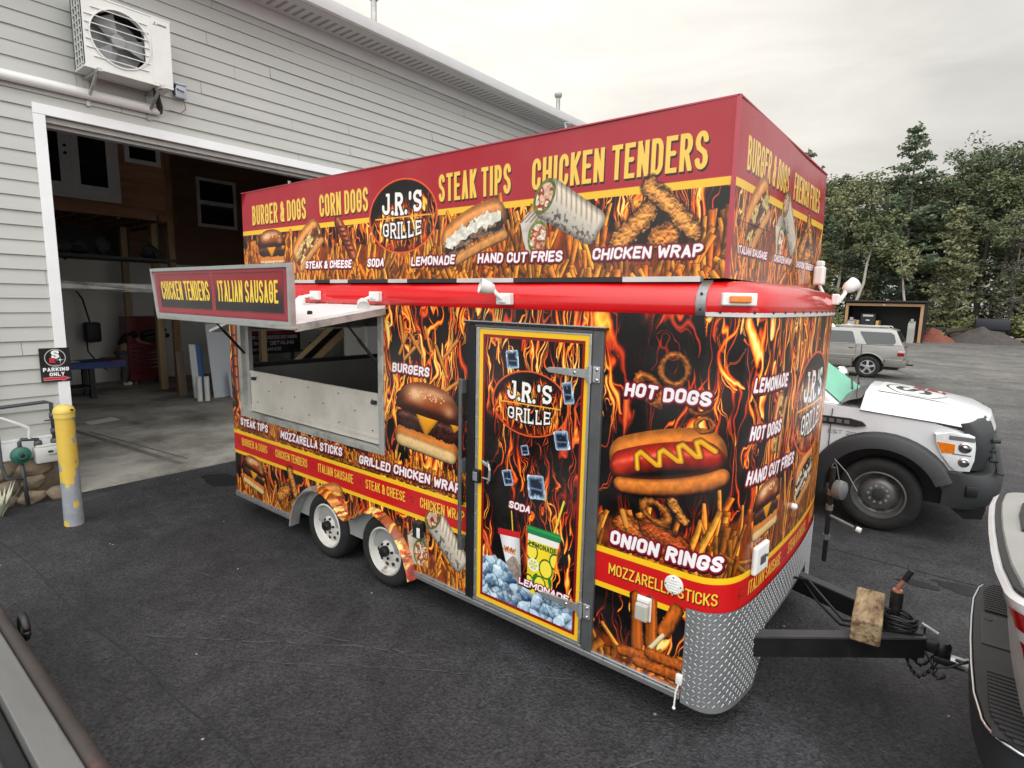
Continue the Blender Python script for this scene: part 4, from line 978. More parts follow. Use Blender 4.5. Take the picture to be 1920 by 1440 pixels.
# awning: lid of the serving window, propped open, with a sign along its edge
AW = MB(); ang = math.atan2(.115, .77)
AW.prism([(.012, 2.338), (-.77, 2.222), (-.77, 2.195), (.012, 2.298)], 'x', -5.86, -3.57, 0)
AW.box(-3.575, -3.555, -.775, .0, 2.155, 2.205, 1, rot=Rx(8.3), piv=(-3.56, -.775, 2.2)); AW.box(-5.88, -5.86, -.775, .0, 2.155, 2.205, 1, rot=Rx(8.3), piv=(-5.87, -.775, 2.2))
for x in (-5.2, -4.55, -3.9): AW.box(x - .02, x + .02, -.70, -.04, 2.18, 2.2, 1, rot=Rx(8.3), piv=(x, -.7, 2.19))
AWN = obj('awning', AW, [mat('white_lid', (230, 228, 230), .45, 0., .06, 3, two=(190, 188, 186), ts=3, tt=(.55, .75)), M['aludull']], TR)
cva = art_awning(); ma = art_mat('awning_print', cva, .2)
b = MB(); b.box(-5.87, -3.545, -.80, -.775, 2.195, 2.612, 1)
b.face([(-5.84, -.8035, 2.222), (-3.575, -.8035, 2.222), (-3.575, -.8035, 2.585), (-5.84, -.8035, 2.585)], 0, [((x - cva.u0)/(cva.u1 - cva.u0), (z - cva.v0)/(cva.v1 - cva.v0)) for x, z in ((-5.84, 2.222), (-3.575, 2.222), (-3.575, 2.585), (-5.84, 2.585))])
for a in ((-5.87, -5.84, 2.195, 2.612), (-3.575, -3.545, 2.195, 2.612), (-5.84, -3.575, 2.195, 2.222), (-5.84, -3.575, 2.585, 2.612)): b.box(a[0], a[1], -.815, -.80, a[2], a[3], 1)
b.box(-5.87, -3.545, -.812, -.76, 2.178, 2.1945, 2); b.box(-5.86, -3.555, -.79, -.765, 2.168, 2.178, 1)
for v in b.bm.verts:
    if v.co.x < -5.5: v.co.x += .09*(2.612 - v.co.z)/.42
b.fix = False
obj('awning_sign', b, [ma, M['alu'], M['aludull']], TR)
b = MB(); b.tube([(-3.68, -.745, 2.225), (-3.68, -.745, 2.30)], .008); b.tube([(-3.68, -.745, 2.232), (-3.75, -.70, 2.24)], .012); obj('latch_hook', b, M['black'], TR); qbox('latch_knob', M['black'], TR, -3.86, -3.82, -.5, -.47, 2.25, 2.29, 0, .01)
for p, q in (((-5.72, -.42, 2.24), (-5.83, .0, 1.80)), ((-3.72, -.30, 2.25), (-3.66, .0, 1.86))):
    b = MB(); P, Q = Vector(p), Vector(q); b.tube([P, P.lerp(Q, .5)], .008); b.tube([P.lerp(Q, .45), Q], .013); obj('gas_strut', b, M['black'], TR)
# door
cvd = art_door(); md = art_mat('door_print', cvd, .24)
DX0, DX1, DZ0, DZ1 = -2.568, -1.715, .285, 2.205
M['frame'] = mat('grey_door_frame', (98, 99, 101), .5, .5, .15, 9)
b = MB(); b.box(-2.676, -2.604, -.022, .03, .255, 2.235, 0, .004); b.box(-1.690, -1.618, -.024, .03, .255, 2.235, 1, .006); b.box(-2.604, -1.690, -.022, .03, 2.218, 2.235, 1); b.box(-2.604, -1.690, -.02, .03, .255, .272, 2, .003)
b.box(-2.70, -1.60, -.034, -.0, 2.240, 2.252, 0); b.box(-2.70, -1.60, -.036, -.0, 2.2525, 2.258, 2)  # pale drip rail; the black strip below it stands in for its shadow
obj('door_frame', b, [M['black'], M['frame'], M['alu']], TR)
b = MB(); b.fix = False
b.box(DX0 - .028, DX1 + .018, -.012, .025, DZ0 - .010, DZ1 + .01, 1)
uv = lambda x, z: ((x - cvd.u0)/(cvd.u1 - cvd.u0), (z - cvd.v0)/(cvd.v1 - cvd.v0))
b.face([(DX0, -.0155, DZ0), (DX1, -.0155, DZ0), (DX1, -.0155, DZ1), (DX0, -.0155, DZ1)], 0, [uv(DX0, DZ0), uv(DX1, DZ0), uv(DX1, DZ1), uv(DX0, DZ1)])
b.box(DX0 - .028, DX0 - .001, -.022, -.0122, DZ0 - .01, DZ1 + .01, 1, .003); b.box(DX1 + .001, DX1 + .018, -.022, -.0122, DZ0 - .01, DZ1 + .01, 1, .003); b.box(DX0 - .001, DX1 + .001, -.02, -.0122, DZ1 + .001, DZ1 + .01, 1); b.box(DX0 - .001, DX1 + .001, -.02, -.0122, DZ0 - .01, DZ0 - .001, 1)
for i in range(14):
    for x in (DX0 - .015, DX1 + .01): b.lathe([(.005, 0), (.003, .004)], (x, -.0225, DZ0 + .07 + i*.138), (0, -1, 0), 6, 1)
DOOR = obj('door', b, [md, M['alu']], TR)
for z, sl0 in ((1.982, 0), (.515, 0)):
    b = MB(); b.prism([(-2.01, z), (-1.985, z + .017), (-1.72, z + .026), (-1.70, z + .026), (-1.70, z - .026), (-1.72, z - .026), (-1.985, z - .017)], 'y', -.034, -.0225, 0, .003)
    b.box(-1.715, -1.68, -.043, -.0245, z - .05, z + .05, 0, .006); b.tube([(-1.69, -.04, z - .052), (-1.69, -.04, z + .052)], .011); b.box(-1.676, -1.628, -.036, -.0245, z - .048, z + .048, 0, .005)
    for dz in (-.03, .03): b.lathe([(.010, 0), (.009, .005), (.004, .008)], (-1.645, -.036, z + dz), (0, -1, 0), 10, 1)
    b.lathe([(.010, 0), (.006, .006)], (-1.80, -.034, z), (0, -1, 0), 10, 1)
    obj('hinge', b, [M['steel'], M['chrome']], DOOR)
b = MB(); b.box(-2.60, -2.53, -.05, -.0225, 1.14, 1.235, 0, .008); b.box(-2.585, -2.545, -.056, -.05, 1.155, 1.22, 1, .004); b.tube([(-2.47, -.03, 1.30), (-2.44, -.055, 1.295), (-2.425, -.06, 1.26), (-2.43, -.06, 1.19), (-2.45, -.05, 1.165), (-2.46, -.03, 1.17)], .009, 8, 1); b.box(-2.52, -2.46, -.04, -.0225, 1.275, 1.30, 1, .005, rot=Ry(20)); b.tube([(-2.50, -.045, 1.19), (-2.43, -.05, 1.19)], .006, 8, 1)
obj('handle', b, [M['black'], M['steel']], DOOR)
b = MB(); b.tube([(-2.705, -.005, 1.80), (-2.705, -.055, 1.80), (-2.705, -.055, .66), (-2.705, -.005, .66)], .014, 10); 
for z in (1.80, 1.23, .66): b.box(-2.725, -2.685, -.06, -.001, z - .05, z + .05, 0, .006)
obj('grab_bar', b, M['frame'], TR)
b = MB(); b.box(-2.735, -2.715, -.03, -.002, .93, 1.10, 0, .006); obj('rubber_bumper', b, M['blackplastic'], TR)
# rails and trims
for x0, x1 in ((XR, -4.95), (-3.23, -1.05)):
    b = MB(); b.box(x0, x1, -.016, .02, .205, .262, 0, .004); b.box(x0, x1, -.020, -.0165, .228, .240, 0)
    for i in range(int((x1 - x0)/.135)): b.lathe([(.006, 0), (.004, .004)], (x0 + .08 + i*.135, -.0165, .252), (0, -1, 0), 6, 1)
    obj('bottom_rail', b, [M['alu'], M['dark']], TR)
# roof: red rolled edge all round, then the flat roof
PROF = [(.004, 2.343), (.012, 2.36), (.014, 2.40), (.006, 2.445), (-.022, 2.485), (-.06, 2.508), (-.10, 2.518)]
def plan(off):
    P = [Vector((XR - off, -off, 0)) if False else Vector((XR - off, -off, 0))]
    for x in np.linspace(XR, -1.04, 24)[1:-1]: P.append(Vector((x, -off, 0)))
    for i, (x, y) in enumerate(FRONT):
        q, n = fpt(SF[i] + 1e-4 if i < len(SF) - 1 else SF[i] - 1e-4, off); P.append(q)
    for x in np.linspace(-1.04, XR, 24)[1:-1]: P.append(Vector((x, WID_ + off, 0)))
    P.append(Vector((XR - off, WID_ + off, 0)))
    return P
b = MB(); b.loft([[p + Vector((0, 0, z + (0.012*mnoise.noise(Vector((p.x*1.3, p.y*2, z*3))) if z > 2.4 else 0))) for p in plan(o)] for o, z in PROF], 0, True, True)
obj('roof', b, M['redgel'], TR, smooth=50)
b = MB()
us = [u for u in np.linspace(-1.05, 1.45, 70)]
for u0, u1 in zip(us[:-1], us[1:]):
    a, n1 = fpt(max(u0, -1.0399), .012); c, n2 = fpt(u1, .012)
    if u0 < -1.04: a = Vector((u0, -.012, 0))
    a2, c2 = a - Vector(n1)*.018, c - Vector(n2)*.018
    R = [[a + Vector((0, 0, 2.338)), c + Vector((0, 0, 2.338)), c + Vector((0, 0, 2.388)), a + Vector((0, 0, 2.388))]]
    b.face(R[0]); b.face([a + Vector((0, 0, 2.388)), c + Vector((0, 0, 2.388)), c2 + Vector((0, 0, 2.392)), a2 + Vector((0, 0, 2.392))]); b.face([a + Vector((0, 0, 2.338)), c + Vector((0, 0, 2.338)), c2 + Vector((0, 0, 2.336)), a2 + Vector((0, 0, 2.336))])
for k in range(15):
    p, n = fpt(-.98 + k*.165, .0125); b.lathe([(.009, 0), (.006, .005)], p + Vector((0, 0, 2.362)), n, 8, 1)
obj('front_trim', b, [mat('pale_trim', (206, 206, 204), .4, .2, .06, 5), M['dark']], TR, smooth=40)
b = MB(); pr = [(-.016, 2.338), (-.026, 2.36), (-.028, 2.40), (-.020, 2.448), (.010, 2.49), (.05, 2.516), (.10, 2.526)]
b.loft([[(x, y, z) for y, z in pr] for x in (-1.098, -1.048)], 0, False, False)
b.loft([[(x, y, z) for y, z in pr[:-1]] + [(x, y + .02, z - .002) for y, z in pr[:-1]][::-1] for x in (-1.098, -1.048)], 0, True, True)
for y, z in ((-.027, 2.372), (-.022, 2.45)): b.lathe([(.008, 0), (.005, .005)], (-1.073, y, z), (0, -1, .1), 8, 1)
obj('corner_strip', b, [M['alu'], M['dark']], TR, smooth=40)
b = MB(); r = random.Random(4); x = -6.1; k = 0
while x < -1.1:
    l = r.uniform(.12, .6); b.box(x, min(x + l, -1.1), .035, .072, 2.512, 2.540, [0, 0, 1, 2][r.randrange(4)]); x += l
obj('roof_flashing', b, [mat('pale_flashing', (206, 206, 202), .45, .2, .1, 6), M['dark'], mat('grey_tape', (120, 120, 118), .5)], TR)
# marker lamp on the front corner
p, n = fpt(-.905); e = Vector((-n.y, n.x, 0)); ML = node('marker_light', TR)
def slab(mb, c, e, n, w, h, d, m=0, z=None, bev=.006):
    vs = mb.box(-w/2, w/2, -d/2, d/2, -h/2, h/2, m, bev); R = Matrix((e, -n, Vector((0, 0, 1)))).transposed(); c = Vector(c)
    for v in vs: v.co = c + R @ v.co
b = MB(); slab(b, p + n*.022 + Vector((0, 0, 2.425)), e, n, .17, .062, .03); obj('lamp_base', b, M['white'], ML)
b = MB(); slab(b, p + n*.042 + Vector((0, 0, 2.425)), e, n, .105, .034, .02); obj('lens', b, M['amber'], ML)
# floodlights along the red edge: box, swivel, lamp head
def flood(p, dirn, n, tilt):
    F = node('floodlight', TR); p = Vector(p); n = Vector(n); d = Vector(dirn).normalized(); e = Vector((-n.y, n.x, 0))
    b = MB(); slab(b, p + n*.022, e, n, .115, .075, .045, 0, None, .008); slab(b, p + n*.048, e, n, .05, .05, .02, 0, None, .006); obj('bracket', b, M['white'], F)
    h = p + n*.05 + Vector(tilt)
    b = MB(); b.tube([p + n*.05, p.lerp(h, .6) + n*.03, h], .014, 8)
    b.lathe([(.014, -.04), (.030, -.03), (.042, .0), (.047, .045), (.050, .056), (.044, .058), (.040, .04), (.0, .03)], h + d*.03, d, 20, 0, False); obj('lamp_head', b, M['white'], F, smooth=40)
flood((-4.46, -.014, 2.405), (-.2, -.35, -1), (0, -1, 0), (-.05, -.07, -.02)); flood((-3.64, -.014, 2.405), (.75, -.5, -.45), (0, -1, 0), (-.02, -.08, -.04)); flood((-2.34, -.014, 2.405), (-.6, -.8, .25), (0, -1, 0), (-.05, -.03, .06)); flood((-4.97, -.014, 2.405), (-.3, -.4, -1), (0, -1, 0), (-.06, -.10, -.02))
p, n = fpt(.85); flood(p + Vector((0, 0, 2.45)), (.55, .6, .5), n, (.02, .03, .07))
# the raised sign box
cvs, cvf = art_box_side(), art_box_front(); ms, mf = art_mat('roof_sign_print', cvs, .3), art_mat('roof_sign_front_print', cvf, .12)
BX0, BX1, BY0, BY1, BZ0, BZ1 = -5.86, -.98, .06, 2.19, 2.53, 3.395
b = MB(); b.fix = False
uvs = lambda x, z: ((x - cvs.u0)/(cvs.u1 - cvs.u0), (z - cvs.v0)/(cvs.v1 - cvs.v0)); uvt = lambda y, z: ((y - .06)/2.30, (z - cvf.v0)/(cvf.v1 - cvf.v0))
nx_ = 40
def wob(x, z, s): return .006*mnoise.noise(Vector((x*1.1, z*2.5, s)))*min(1, (z - BZ0)*4)
for i in range(nx_):
    xa, xb = BX0 + (BX1 - BX0)*i/nx_, BX0 + (BX1 - BX0)*(i + 1)/nx_
    for j in range(6):
        za, zb = BZ0 + (BZ1 - BZ0)*j/6, BZ0 + (BZ1 - BZ0)*(j + 1)/6
        b.face([(x, BY0 + (wob(x, z, 1) if 0 < i or x != BX0 else 0), z) for x, z in ((xa, za), (xb, za), (xb, zb), (xa, zb))], 0, [uvs(xa, za), uvs(xb, za), uvs(xb, zb), uvs(xa, zb)])
for i in range(18):
    ya, yb = BY0 + (BY1 - BY0)*i/18, BY0 + (BY1 - BY0)*(i + 1)/18
    for j in range(6):
        za, zb = BZ0 + (BZ1 - BZ0)*j/6, BZ0 + (BZ1 - BZ0)*(j + 1)/6
        b.face([(BX1 + 2.2*(wob(y, z, 5) if i or y != BY0 else 0)*(1 if 0 < y - BY0 else 0), y + (wob(BX1, z, 1) if y == BY0 else 0), z) for y, z in ((ya, za), (yb, za), (yb, zb), (ya, zb))], 1, [uvt(ya, za), uvt(yb, za), uvt(yb, zb), uvt(ya, zb)])
uq = [uvs(-1, 2.53), uvs(-5.8, 2.53), uvs(-5.8, 3.39), uvs(-1, 3.39)]
b.face([(BX1, BY1, BZ0), (BX0, BY1, BZ0), (BX0, BY1, BZ1), (BX1, BY1, BZ1)], 2, uq); b.face([(BX0, BY1, BZ0), (BX0, BY0, BZ0), (BX0, BY0, BZ1), (BX0, BY1, BZ1)], 2)
b.face([(BX0, BY0, BZ0 + .3), (BX1, BY0, BZ0 + .3), (BX1, BY1, BZ0 + .3), (BX0, BY1, BZ0 + .3)], 2)
bmesh.ops.remove_doubles(b.bm, verts=b.bm.verts[:], dist=.0005)
SB = obj('sign_box', b, [ms, mf, mat('maroon_paint', HEADRED, .4)], TR, smooth=40)
b = MB(); b.box(BX1 - .012, BX1 + .006, BY0 - .006, BY0 + .012, BZ0 + .01, BZ1 + .004, 0); b.box(BX0, BX1 + .0, BY0 - .006, BY0 + .02, BZ1, BZ1 + .008, 0); b.box(BX1 - .02, BX1 + .006, BY0, BY1, BZ1 + .0005, BZ1 + .0085, 0)
obj('edge_trim', b, mat('pink_red_edge', (176, 70, 82), .35, .2), SB)
for x, h in ((-5.05, .05), (-3.42, .04), (-2.0, .06)): b = MB(); b.tube([(x, .12, BZ1 - .05), (x - .02, .11, BZ1 + h), (x + .03, .1, BZ1 + h*.7)], .007, 6); obj('tie_hook', b, M['aludull'], SB)
b = MB(); b.box(-.97, -.90, 1.98, 2.08, 2.56, 2.70, 0, .015); b.box(-.96, -.91, 1.99, 2.07, 2.70, 2.74, 0, .01); b.tube([(-.93, 2.02, 2.56), (-.90, 2.03, 2.50)], .012); obj('junction_box', b, M['white'], TR)
# diamond plate apron round the nose
b = MB(); NU = 90; U0, U1 = -1.045, 1.455
def zlow(u):
    v = u if u < .207 else .414 - u
    return .19 - .03*min(1, max(0, (v + 1.04)/.15)) if v < -.47 else (.16 + (v + .47)/.14*.18 if v < -.33 else .49)
def ppt(u, z, o=.008):
    if u < -1.04: return Vector((u, -o, z))
    p, n = fpt(min(u, 1.4539), o); return p + Vector((0, 0, z))
for k in range(NU):
    ua, ub = U0 + (U1 - U0)*k/NU, U0 + (U1 - U0)*(k + 1)/NU
    b.face([ppt(ua, zlow(ua)), ppt(ub, zlow(ub)), ppt(ub, .757), ppt(ua, .757)])
bmesh.ops.remove_doubles(b.bm, verts=b.bm.verts[:], dist=.0005)
st = .027; row = 0; z = .175
while z < .75:
    u = U0 + .014; k = 0
    while u < U1 - .02:
        if z > zlow(u) + .015:
            a = math.radians(45 if (k + row) % 2 else -45); du, dz = math.cos(a)*.0130, math.sin(a)*.0130; su, sz = -math.sin(a)*.0036, math.cos(a)*.0036
            E = [ppt(u + du, z + dz, .0085), ppt(u + su, z + sz, .0085), ppt(u - du, z - dz, .0085), ppt(u - su, z - sz, .0085)]; T0 = [ppt(u + du*.6, z + dz*.6, .0108), ppt(u - du*.6, z - dz*.6, .0108)]
            V = [b.bm.verts.new(q) for q in E + T0]
            for q in ((0, 1, 4), (1, 2, 5, 4), (2, 3, 5), (3, 0, 4, 5)): b.bm.faces.new([V[w] for w in q]).material_index = 1
        u += st; k += 1
    z += st; row += 1
b.fix = False
obj('diamond_plate', b, [mat('tread_plate', (160, 162, 164), .38, .65, .10, 6), mat('tread_plate_ridges', (188, 190, 192), .32, .7, .06, 6)], TR)
b = MB(); b.box(-1.07, -1.035, -.035, -.010, .305, .365, 0, .006); b.tube([(-1.05, -.03, .31), (-1.06, -.04, .27), (-1.065, -.04, .17)], .005, 8); b.sphere((-1.065, -.04, .165), .010); obj('drain_tap', b, M['white'], TR, smooth=40)
# fittings on the walls
b = MB(); b.lathe([(.054, 0), (.054, .006), (.049, .012), (.0, .012)], (-1.125, -.001, .862), (0, -1, 0), 28)
for k in range(5): b.box(-1.125 - .034 + abs(k - 2)*.006, -1.125 + .034 - abs(k - 2)*.006, -.019, -.0132, .862 - .032 + k*.016 - .004, .862 - .032 + k*.016 + .004, 0, .002)
for a in (0, 90, 180, 270): b.lathe([(.005, 0), (.003, .003)], (-1.125 + .044*math.cos(math.radians(a)), -.0135, .862 + .044*math.sin(math.radians(a))), (0, -1, 0), 6, 1)
obj('vent_cover', b, [M['white'], M['dark']], TR)
M['cover'] = mat('clear_grey_plastic', (178, 176, 166), .25, 0., .08, 12, coat=.4)
b = MB(); b.box(-1.335, -1.245, -.012, -.001, .59, .735, 0, .006); b.box(-1.33, -1.25, -.052, -.0125, .60, .705, 1, .012); b.box(-1.328, -1.252, -.03, -.0125, .708, .73, 0, .004); obj('outlet_cover', b, [M['white'], M['cover']], TR)
p, n = fpt(-.55); e = Vector((-n.y, n.x, 0)); b = MB(); slab(b, p + n*.016 + Vector((0, 0, 1.0)), e, n, .185, .165, .03, 0, None, .012); slab(b, p + n*.033 + Vector((0, 0, .995)), e, n, .07, .05, .008, 1, None, .004); slab(b, p + n*.036 + Vector((0, 0, 1.005)) + e*.05, e, n, .015, .015, .01, 1, None, .003); obj('power_inlet', b, [M['white'], M['frame']], TR)
p, n = fpt(.07); b = MB(); b.lathe([(.02, 0), (.02, .02), (.012, .03)], p + Vector((0, 0, 1.13)), n, 14); obj('round_button', b, M['white'], TR, smooth=40)
# small lamp beside the fender
b = MB(); b.box(-3.21, -3.13, -.055, -.002, .56, .69, 0, .008); b.box(-3.155, -3.12, -.062, -.0555, .575, .655, 1, .004); obj('side_lamp', b, [M['blackplastic'], M['white']], TR)
# fender flange
cvw = art_fender(); mw = art_mat('fender_print', cvw, .3)
b = MB(); b.fix = False
uvw = lambda x, z: ((x - cvw.u0)/(cvw.u1 - cvw.u0), (z - cvw.v0)/(cvw.v1 - cvw.v0))
def arch_n(i):
    a, c = ARCH[max(i - 1, 0)], ARCH[min(i + 1, len(ARCH) - 1)]; L_ = math.hypot(c[0] - a[0], c[1] - a[1]); return (-(c[1] - a[1])/L_, (c[0] - a[0])/L_)
for i in range(len(ARCH) - 1):
    P = []
    for k in (i, i + 1):
        n = arch_n(k); x, z = ARCH[k]; z -= .0 if 0 < k < len(ARCH) - 1 else .03
        P.append(((x, .03, z), (x, -.07, z), (x + n[0]*.010, -.074, z + n[1]*.010), (x + n[0]*.036, -.03, z + n[1]*.036), (x + n[0]*.04, -.002, z + n[1]*.04)))
    for j in range(4):
        q = [P[0][j], P[1][j], P[1][j + 1], P[0][j + 1]]; b.face(q, 1 if j == 0 or (j <= 4 and i < 10) else 0, [uvw(v[0], v[2]) for v in q])
bmesh.ops.remove_doubles(b.bm, verts=b.bm.verts[:], dist=.0005)
obj('fender', b, [mw, M['aludull']], TR, smooth=40)
# wheels
M['rim'] = mat('white_rim', (212, 210, 204), .35, 0., .06, 8); M['rustrim'] = mat('rusty_white_rim', (206, 204, 198), .45, 0., .08, 8, two=(88, 58, 38), ts=5, tt=(.58, .66))
def tyre_profile(R, w, r):
    return [(r, -w*.42), (r + (R - r)*.35, -w*.5), (R - .035, -w*.49), (R - .008, -w*.40), (R, -w*.30), (R, -w*.02), (R, w*.30), (R - .008, w*.40), (R - .035, w*.49), (r + (R - r)*.35, w*.5), (r, w*.42)]
def trailer_wheel(x, y, mrim, label=None, out=-1):
    W = node('wheel', TR)
    b = MB(); b.lathe(tyre_profile(.305, .2, .205), (x, y, .303), (0, out, 0), 44, 0, False); o = obj('tyre', b, M['rubber'], W, smooth=50)
    c = Vector((x, y, .303)); A = Vector((0, out, 0))
    b = MB(); b.lathe([(.208, .085), (.196, .092), (.190, .080), (.186, .05), (.176, .03), (.160, .022), (.150, .034), (.125, .046), (.085, .050), (.062, .062), (.055, .066), (.0, .066)], c, A, 44, 0, False)
    for k in range(10):
        a = 2*math.pi*k/10 + .2; b.lathe([(.021, 0), (.021, .004), (.0, .005)], c + A*.043 + Vector((math.cos(a)*.122, 0, math.sin(a)*.122)), A, 12, 1)
    for k in range(5):
        a = 2*math.pi*k/5; b.lathe([(.012, 0), (.011, .018), (.0, .02)], c + A*.055 + Vector((math.cos(a)*.066, 0, math.sin(a)*.066)), A, 6, 2)
    rim = obj('rim', b, [mrim, M['dark'], M['black']], W, smooth=40)
    if label: rim['label'] = label
    b = MB(); b.lathe([(.045, .05), (.045, .10), (.038, .115), (.02, .12), (.0, .12)], c, A, 20); obj('hub_cap', b, M['black'], W, smooth=40)
trailer_wheel(-4.44, .085, M['rim']); trailer_wheel(-3.615, .085, M['rustrim'], 'white steel rim flaking to rust')
trailer_wheel(-4.44, 2.15, M['rim'], None, 1); trailer_wheel(-3.615, 2.15, M['rim'], None, 1)
# tongue, coupler, jack
b = MB()
def beam(a, c, w, z0, z1, m=0):
    a, c = Vector(a), Vector(c); d = (c - a).normalized(); n = Vector((-d.y, d.x, 0))*w/2
    b.loft([[p + s*n + Vector((0, 0, z)) for s, z in ((-1, z0), (1, z0), (1, z1), (-1, z1))] for p in (a, c)], m)
    b.loft([[p + s*n*1.25 + Vector((0, 0, z)) for s, z in ((-1, z1 + .0005), (1, z1 + .0005), (1, z1 + .012), (-1, z1 + .012))] for p in (a, c)], 1)
beam((-1.2, .10, 0), (-.02, 1.07, 0), .06, .37, .49); beam((-1.2, 1.60, 0), (-.02, 1.17, 0), .06, .37, .49)
b.prism([(-.36, .86), (-.02, 1.05), (-.02, 1.19), (-.36, 1.38)], 'z', .502, .512, 0)
obj('tongue', b, [M['black'], mat('worn_dark_steel', (74, 74, 76), .5, .4, .2, 8)], TR)
b = MB(); b.box(-.08, .06, 1.07, 1.17, .40, .475, 0, .014); b.lathe([(.036, -.05), (.044, -.03), (.046, .02), (.034, .042), (.0, .048)], (.075, 1.12, .43), 'z', 20); b.tube([(-.04, 1.15, .478), (-.03, 1.15, .53), (.05, 1.14, .50)], .010, 8, 1); b.box(-.12, -.03, 1.06, 1.18, .33, .39, 0, .004)
obj('coupler', b, [M['black'], M['steel']], TR, smooth=40)
b = MB(); b.tube([(-.17, 1.12, .33), (-.17, 1.12, .70)], .034, 18, 0); b.tube([(-.17, 1.12, .70), (-.17, 1.12, .712)], .026, 16, 1); b.lathe([(.045, 0), (.045, .02)], (-.17, 1.12, .515), 'z', 18); b.tube([(-.17, 1.12, .715), (-.165, 1.11, .74), (-.135, 1.10, .80)], .012, 8, 1); b.tube([(-.14, 1.10, .79), (-.112, 1.09, .865)], .017, 12, 2)
obj('tongue_jack', b, [M['black'], mat('rust_patch', (176, 120, 96), .6, .2, .2, 20), M['blackplastic']], TR, smooth=40)
b = MB(); r = random.Random(2); pts = []
for k in range(120):
    a = k*.42; pts.append((-.145 + math.cos(a)*(.085 + .012*math.sin(k*.7)), 1.045 + math.sin(a)*(.07 + .01*math.cos(k)), .525 + .0006*k + .006*math.sin(k*1.7)))
b.tube(pts, .007, 6); b.tube([(-.78, 1.2, .56), (-.66, 1.15, .60), (-.52, 1.1, .50), (-.42, 1.0, .47), (-.30, .95, .52), (-.22, 1.0, .53)], .009, 7); b.tube([(-.78, 1.45, .5), (-.62, 1.3, .40), (-.45, 1.15, .36), (-.3, 1.08, .42)], .008, 7)
b.tube([(-.10, 1.06, .52), (-.02, 1.05, .44), (.05, 1.05, .33), (.12, 1.06, .36), (.2, 1.08, .42)], .007, 7)
obj('cable', b, M['blackplastic'], TR, smooth=True)
b = MB()
for sgn in (-1, 1):
    b = MB(); b.tube([(-.10 + .16*k/24, 1.12 + sgn*.07 + .008*math.sin(k*2.2), .37 - .12*math.sin(k/24*math.pi) + .006*math.cos(k*2.2)) for k in range(25)], [.011 if k % 2 else .006 for k in range(25)], 7); obj('safety_chain', b, M['black'], TR, smooth=True)
b = MB()
b.tube([(.06, 1.05, .33), (.05, 1.05, .29), (.075, 1.05, .27), (.10, 1.05, .29), (.10, 1.05, .31)], .009, 8)
obj('hitch_hook', b, M['black'], TR, smooth=True)
# gas line at the far front corner
b = MB(); b.tube([(-.70, 1.98, .42), (-.70, 1.98, 1.18)], .018, 10); b.tube([(-.70, 1.98, .80), (-.52, 1.93, .76)], .012, 8, 1); b.lathe([(.02, 0), (.02, .03)], (-.50, 1.925, .755), (1, -.25, -.2), 10, 2)
for z in (.62, .86, .98): b.lathe([(.026, -.02), (.026, .02)], (-.70, 1.98, z), 'z', 10, 1)
b.lathe([(.02, -.04), (.07, -.03), (.075, 0), (.07, .03), (.02, .05)], (-.64, 1.95, 1.02), (1, -.3, 0), 18, 1); b.tube([(-.64, 1.94, 1.06), (-.67, 1.93, 1.20), (-.69, 1.92, 1.26), (-.60, 1.92, 1.17), (-.52, 1.9, 1.05), (-.55, 1.93, 1.0)], .004, 7, 1)
obj('gas_pipe', b, [M['black'], mat('grey_cast_iron', (118, 119, 120), .5, .5, .15, 20), M['white']], TR, smooth=40)

# a squared timber lying across the tongue
WB = MB(); v = WB.box(-.365, -.215, .71, 1.15, .512, .655, 0, .012, rot=Rz(4))
tag(obj('timber_block', WB, mat('weathered_timber', (158, 138, 106), .8, 0., .35, 6, .006, 26, aniso=(2.5, .6, 2.5), two=(84, 62, 42), ts=7, tt=(.42, .62)), None, at=(-.285, .93, .512)), 'weathered squared timber block lying across the trailer tongue beside the jack', 'timber')
# ---------------------------------------------------------------- the garage building (its front wall is the plane x = -8.17)
BX = -8.17
GB = thing('garage_building', (BX, 2, 0), 'large grey clapboard garage with a wide open bay behind the food trailer', 'building')
M['siding'] = mat('grey_clapboard', (182, 183, 178), .6, 0., .07, 1.2, .0005, 30, aniso=(1, .3, 3))
OY0, OY1, OZ = -.93, 4.4, 4.29         # bay opening
YL, YR, EAVE = -9., 17., 6.20
b = MB(); r = random.Random(11)
def boards(y0, y1, z0, z1, zstop=None):
    z = z0; k = 0
    while z < z1 - .02:
        zt = min(z + .157, z1); y = y0 - r.uniform(0, 3.)
        while y < y1:
            l = 3.66 if r.random() < .7 else r.uniform(1.2, 3.)
            a, c = max(y, y0), min(y + l, y1) - (.004 if y + l < y1 else 0)
            if c > a:
                w1, w2, t1 = r.gauss(0, .0014), r.gauss(0, .0014), r.gauss(.024, .003)
                b.face([(BX + .004, a, zt), (BX + .004, c, zt), (BX + t1, c, z + w2), (BX + t1, a, z + w1)]); b.face([(BX + t1, a, z + w1), (BX + t1, c, z + w2), (BX + .002, c, z - .001), (BX + .002, a, z - .001)])
            y += l
        z = zt; k += 1
ZSB = .74
rows = int((4.39 - ZSB)/.157); zs = ZSB + rows*.157
boards(YL, OY0 - .11, ZSB, zs); boards(OY1 + .11, YR, ZSB, zs); boards(YL, YR, zs + .0, EAVE)
b.fix = False
obj('clapboard_siding', b, M['siding'], GB)
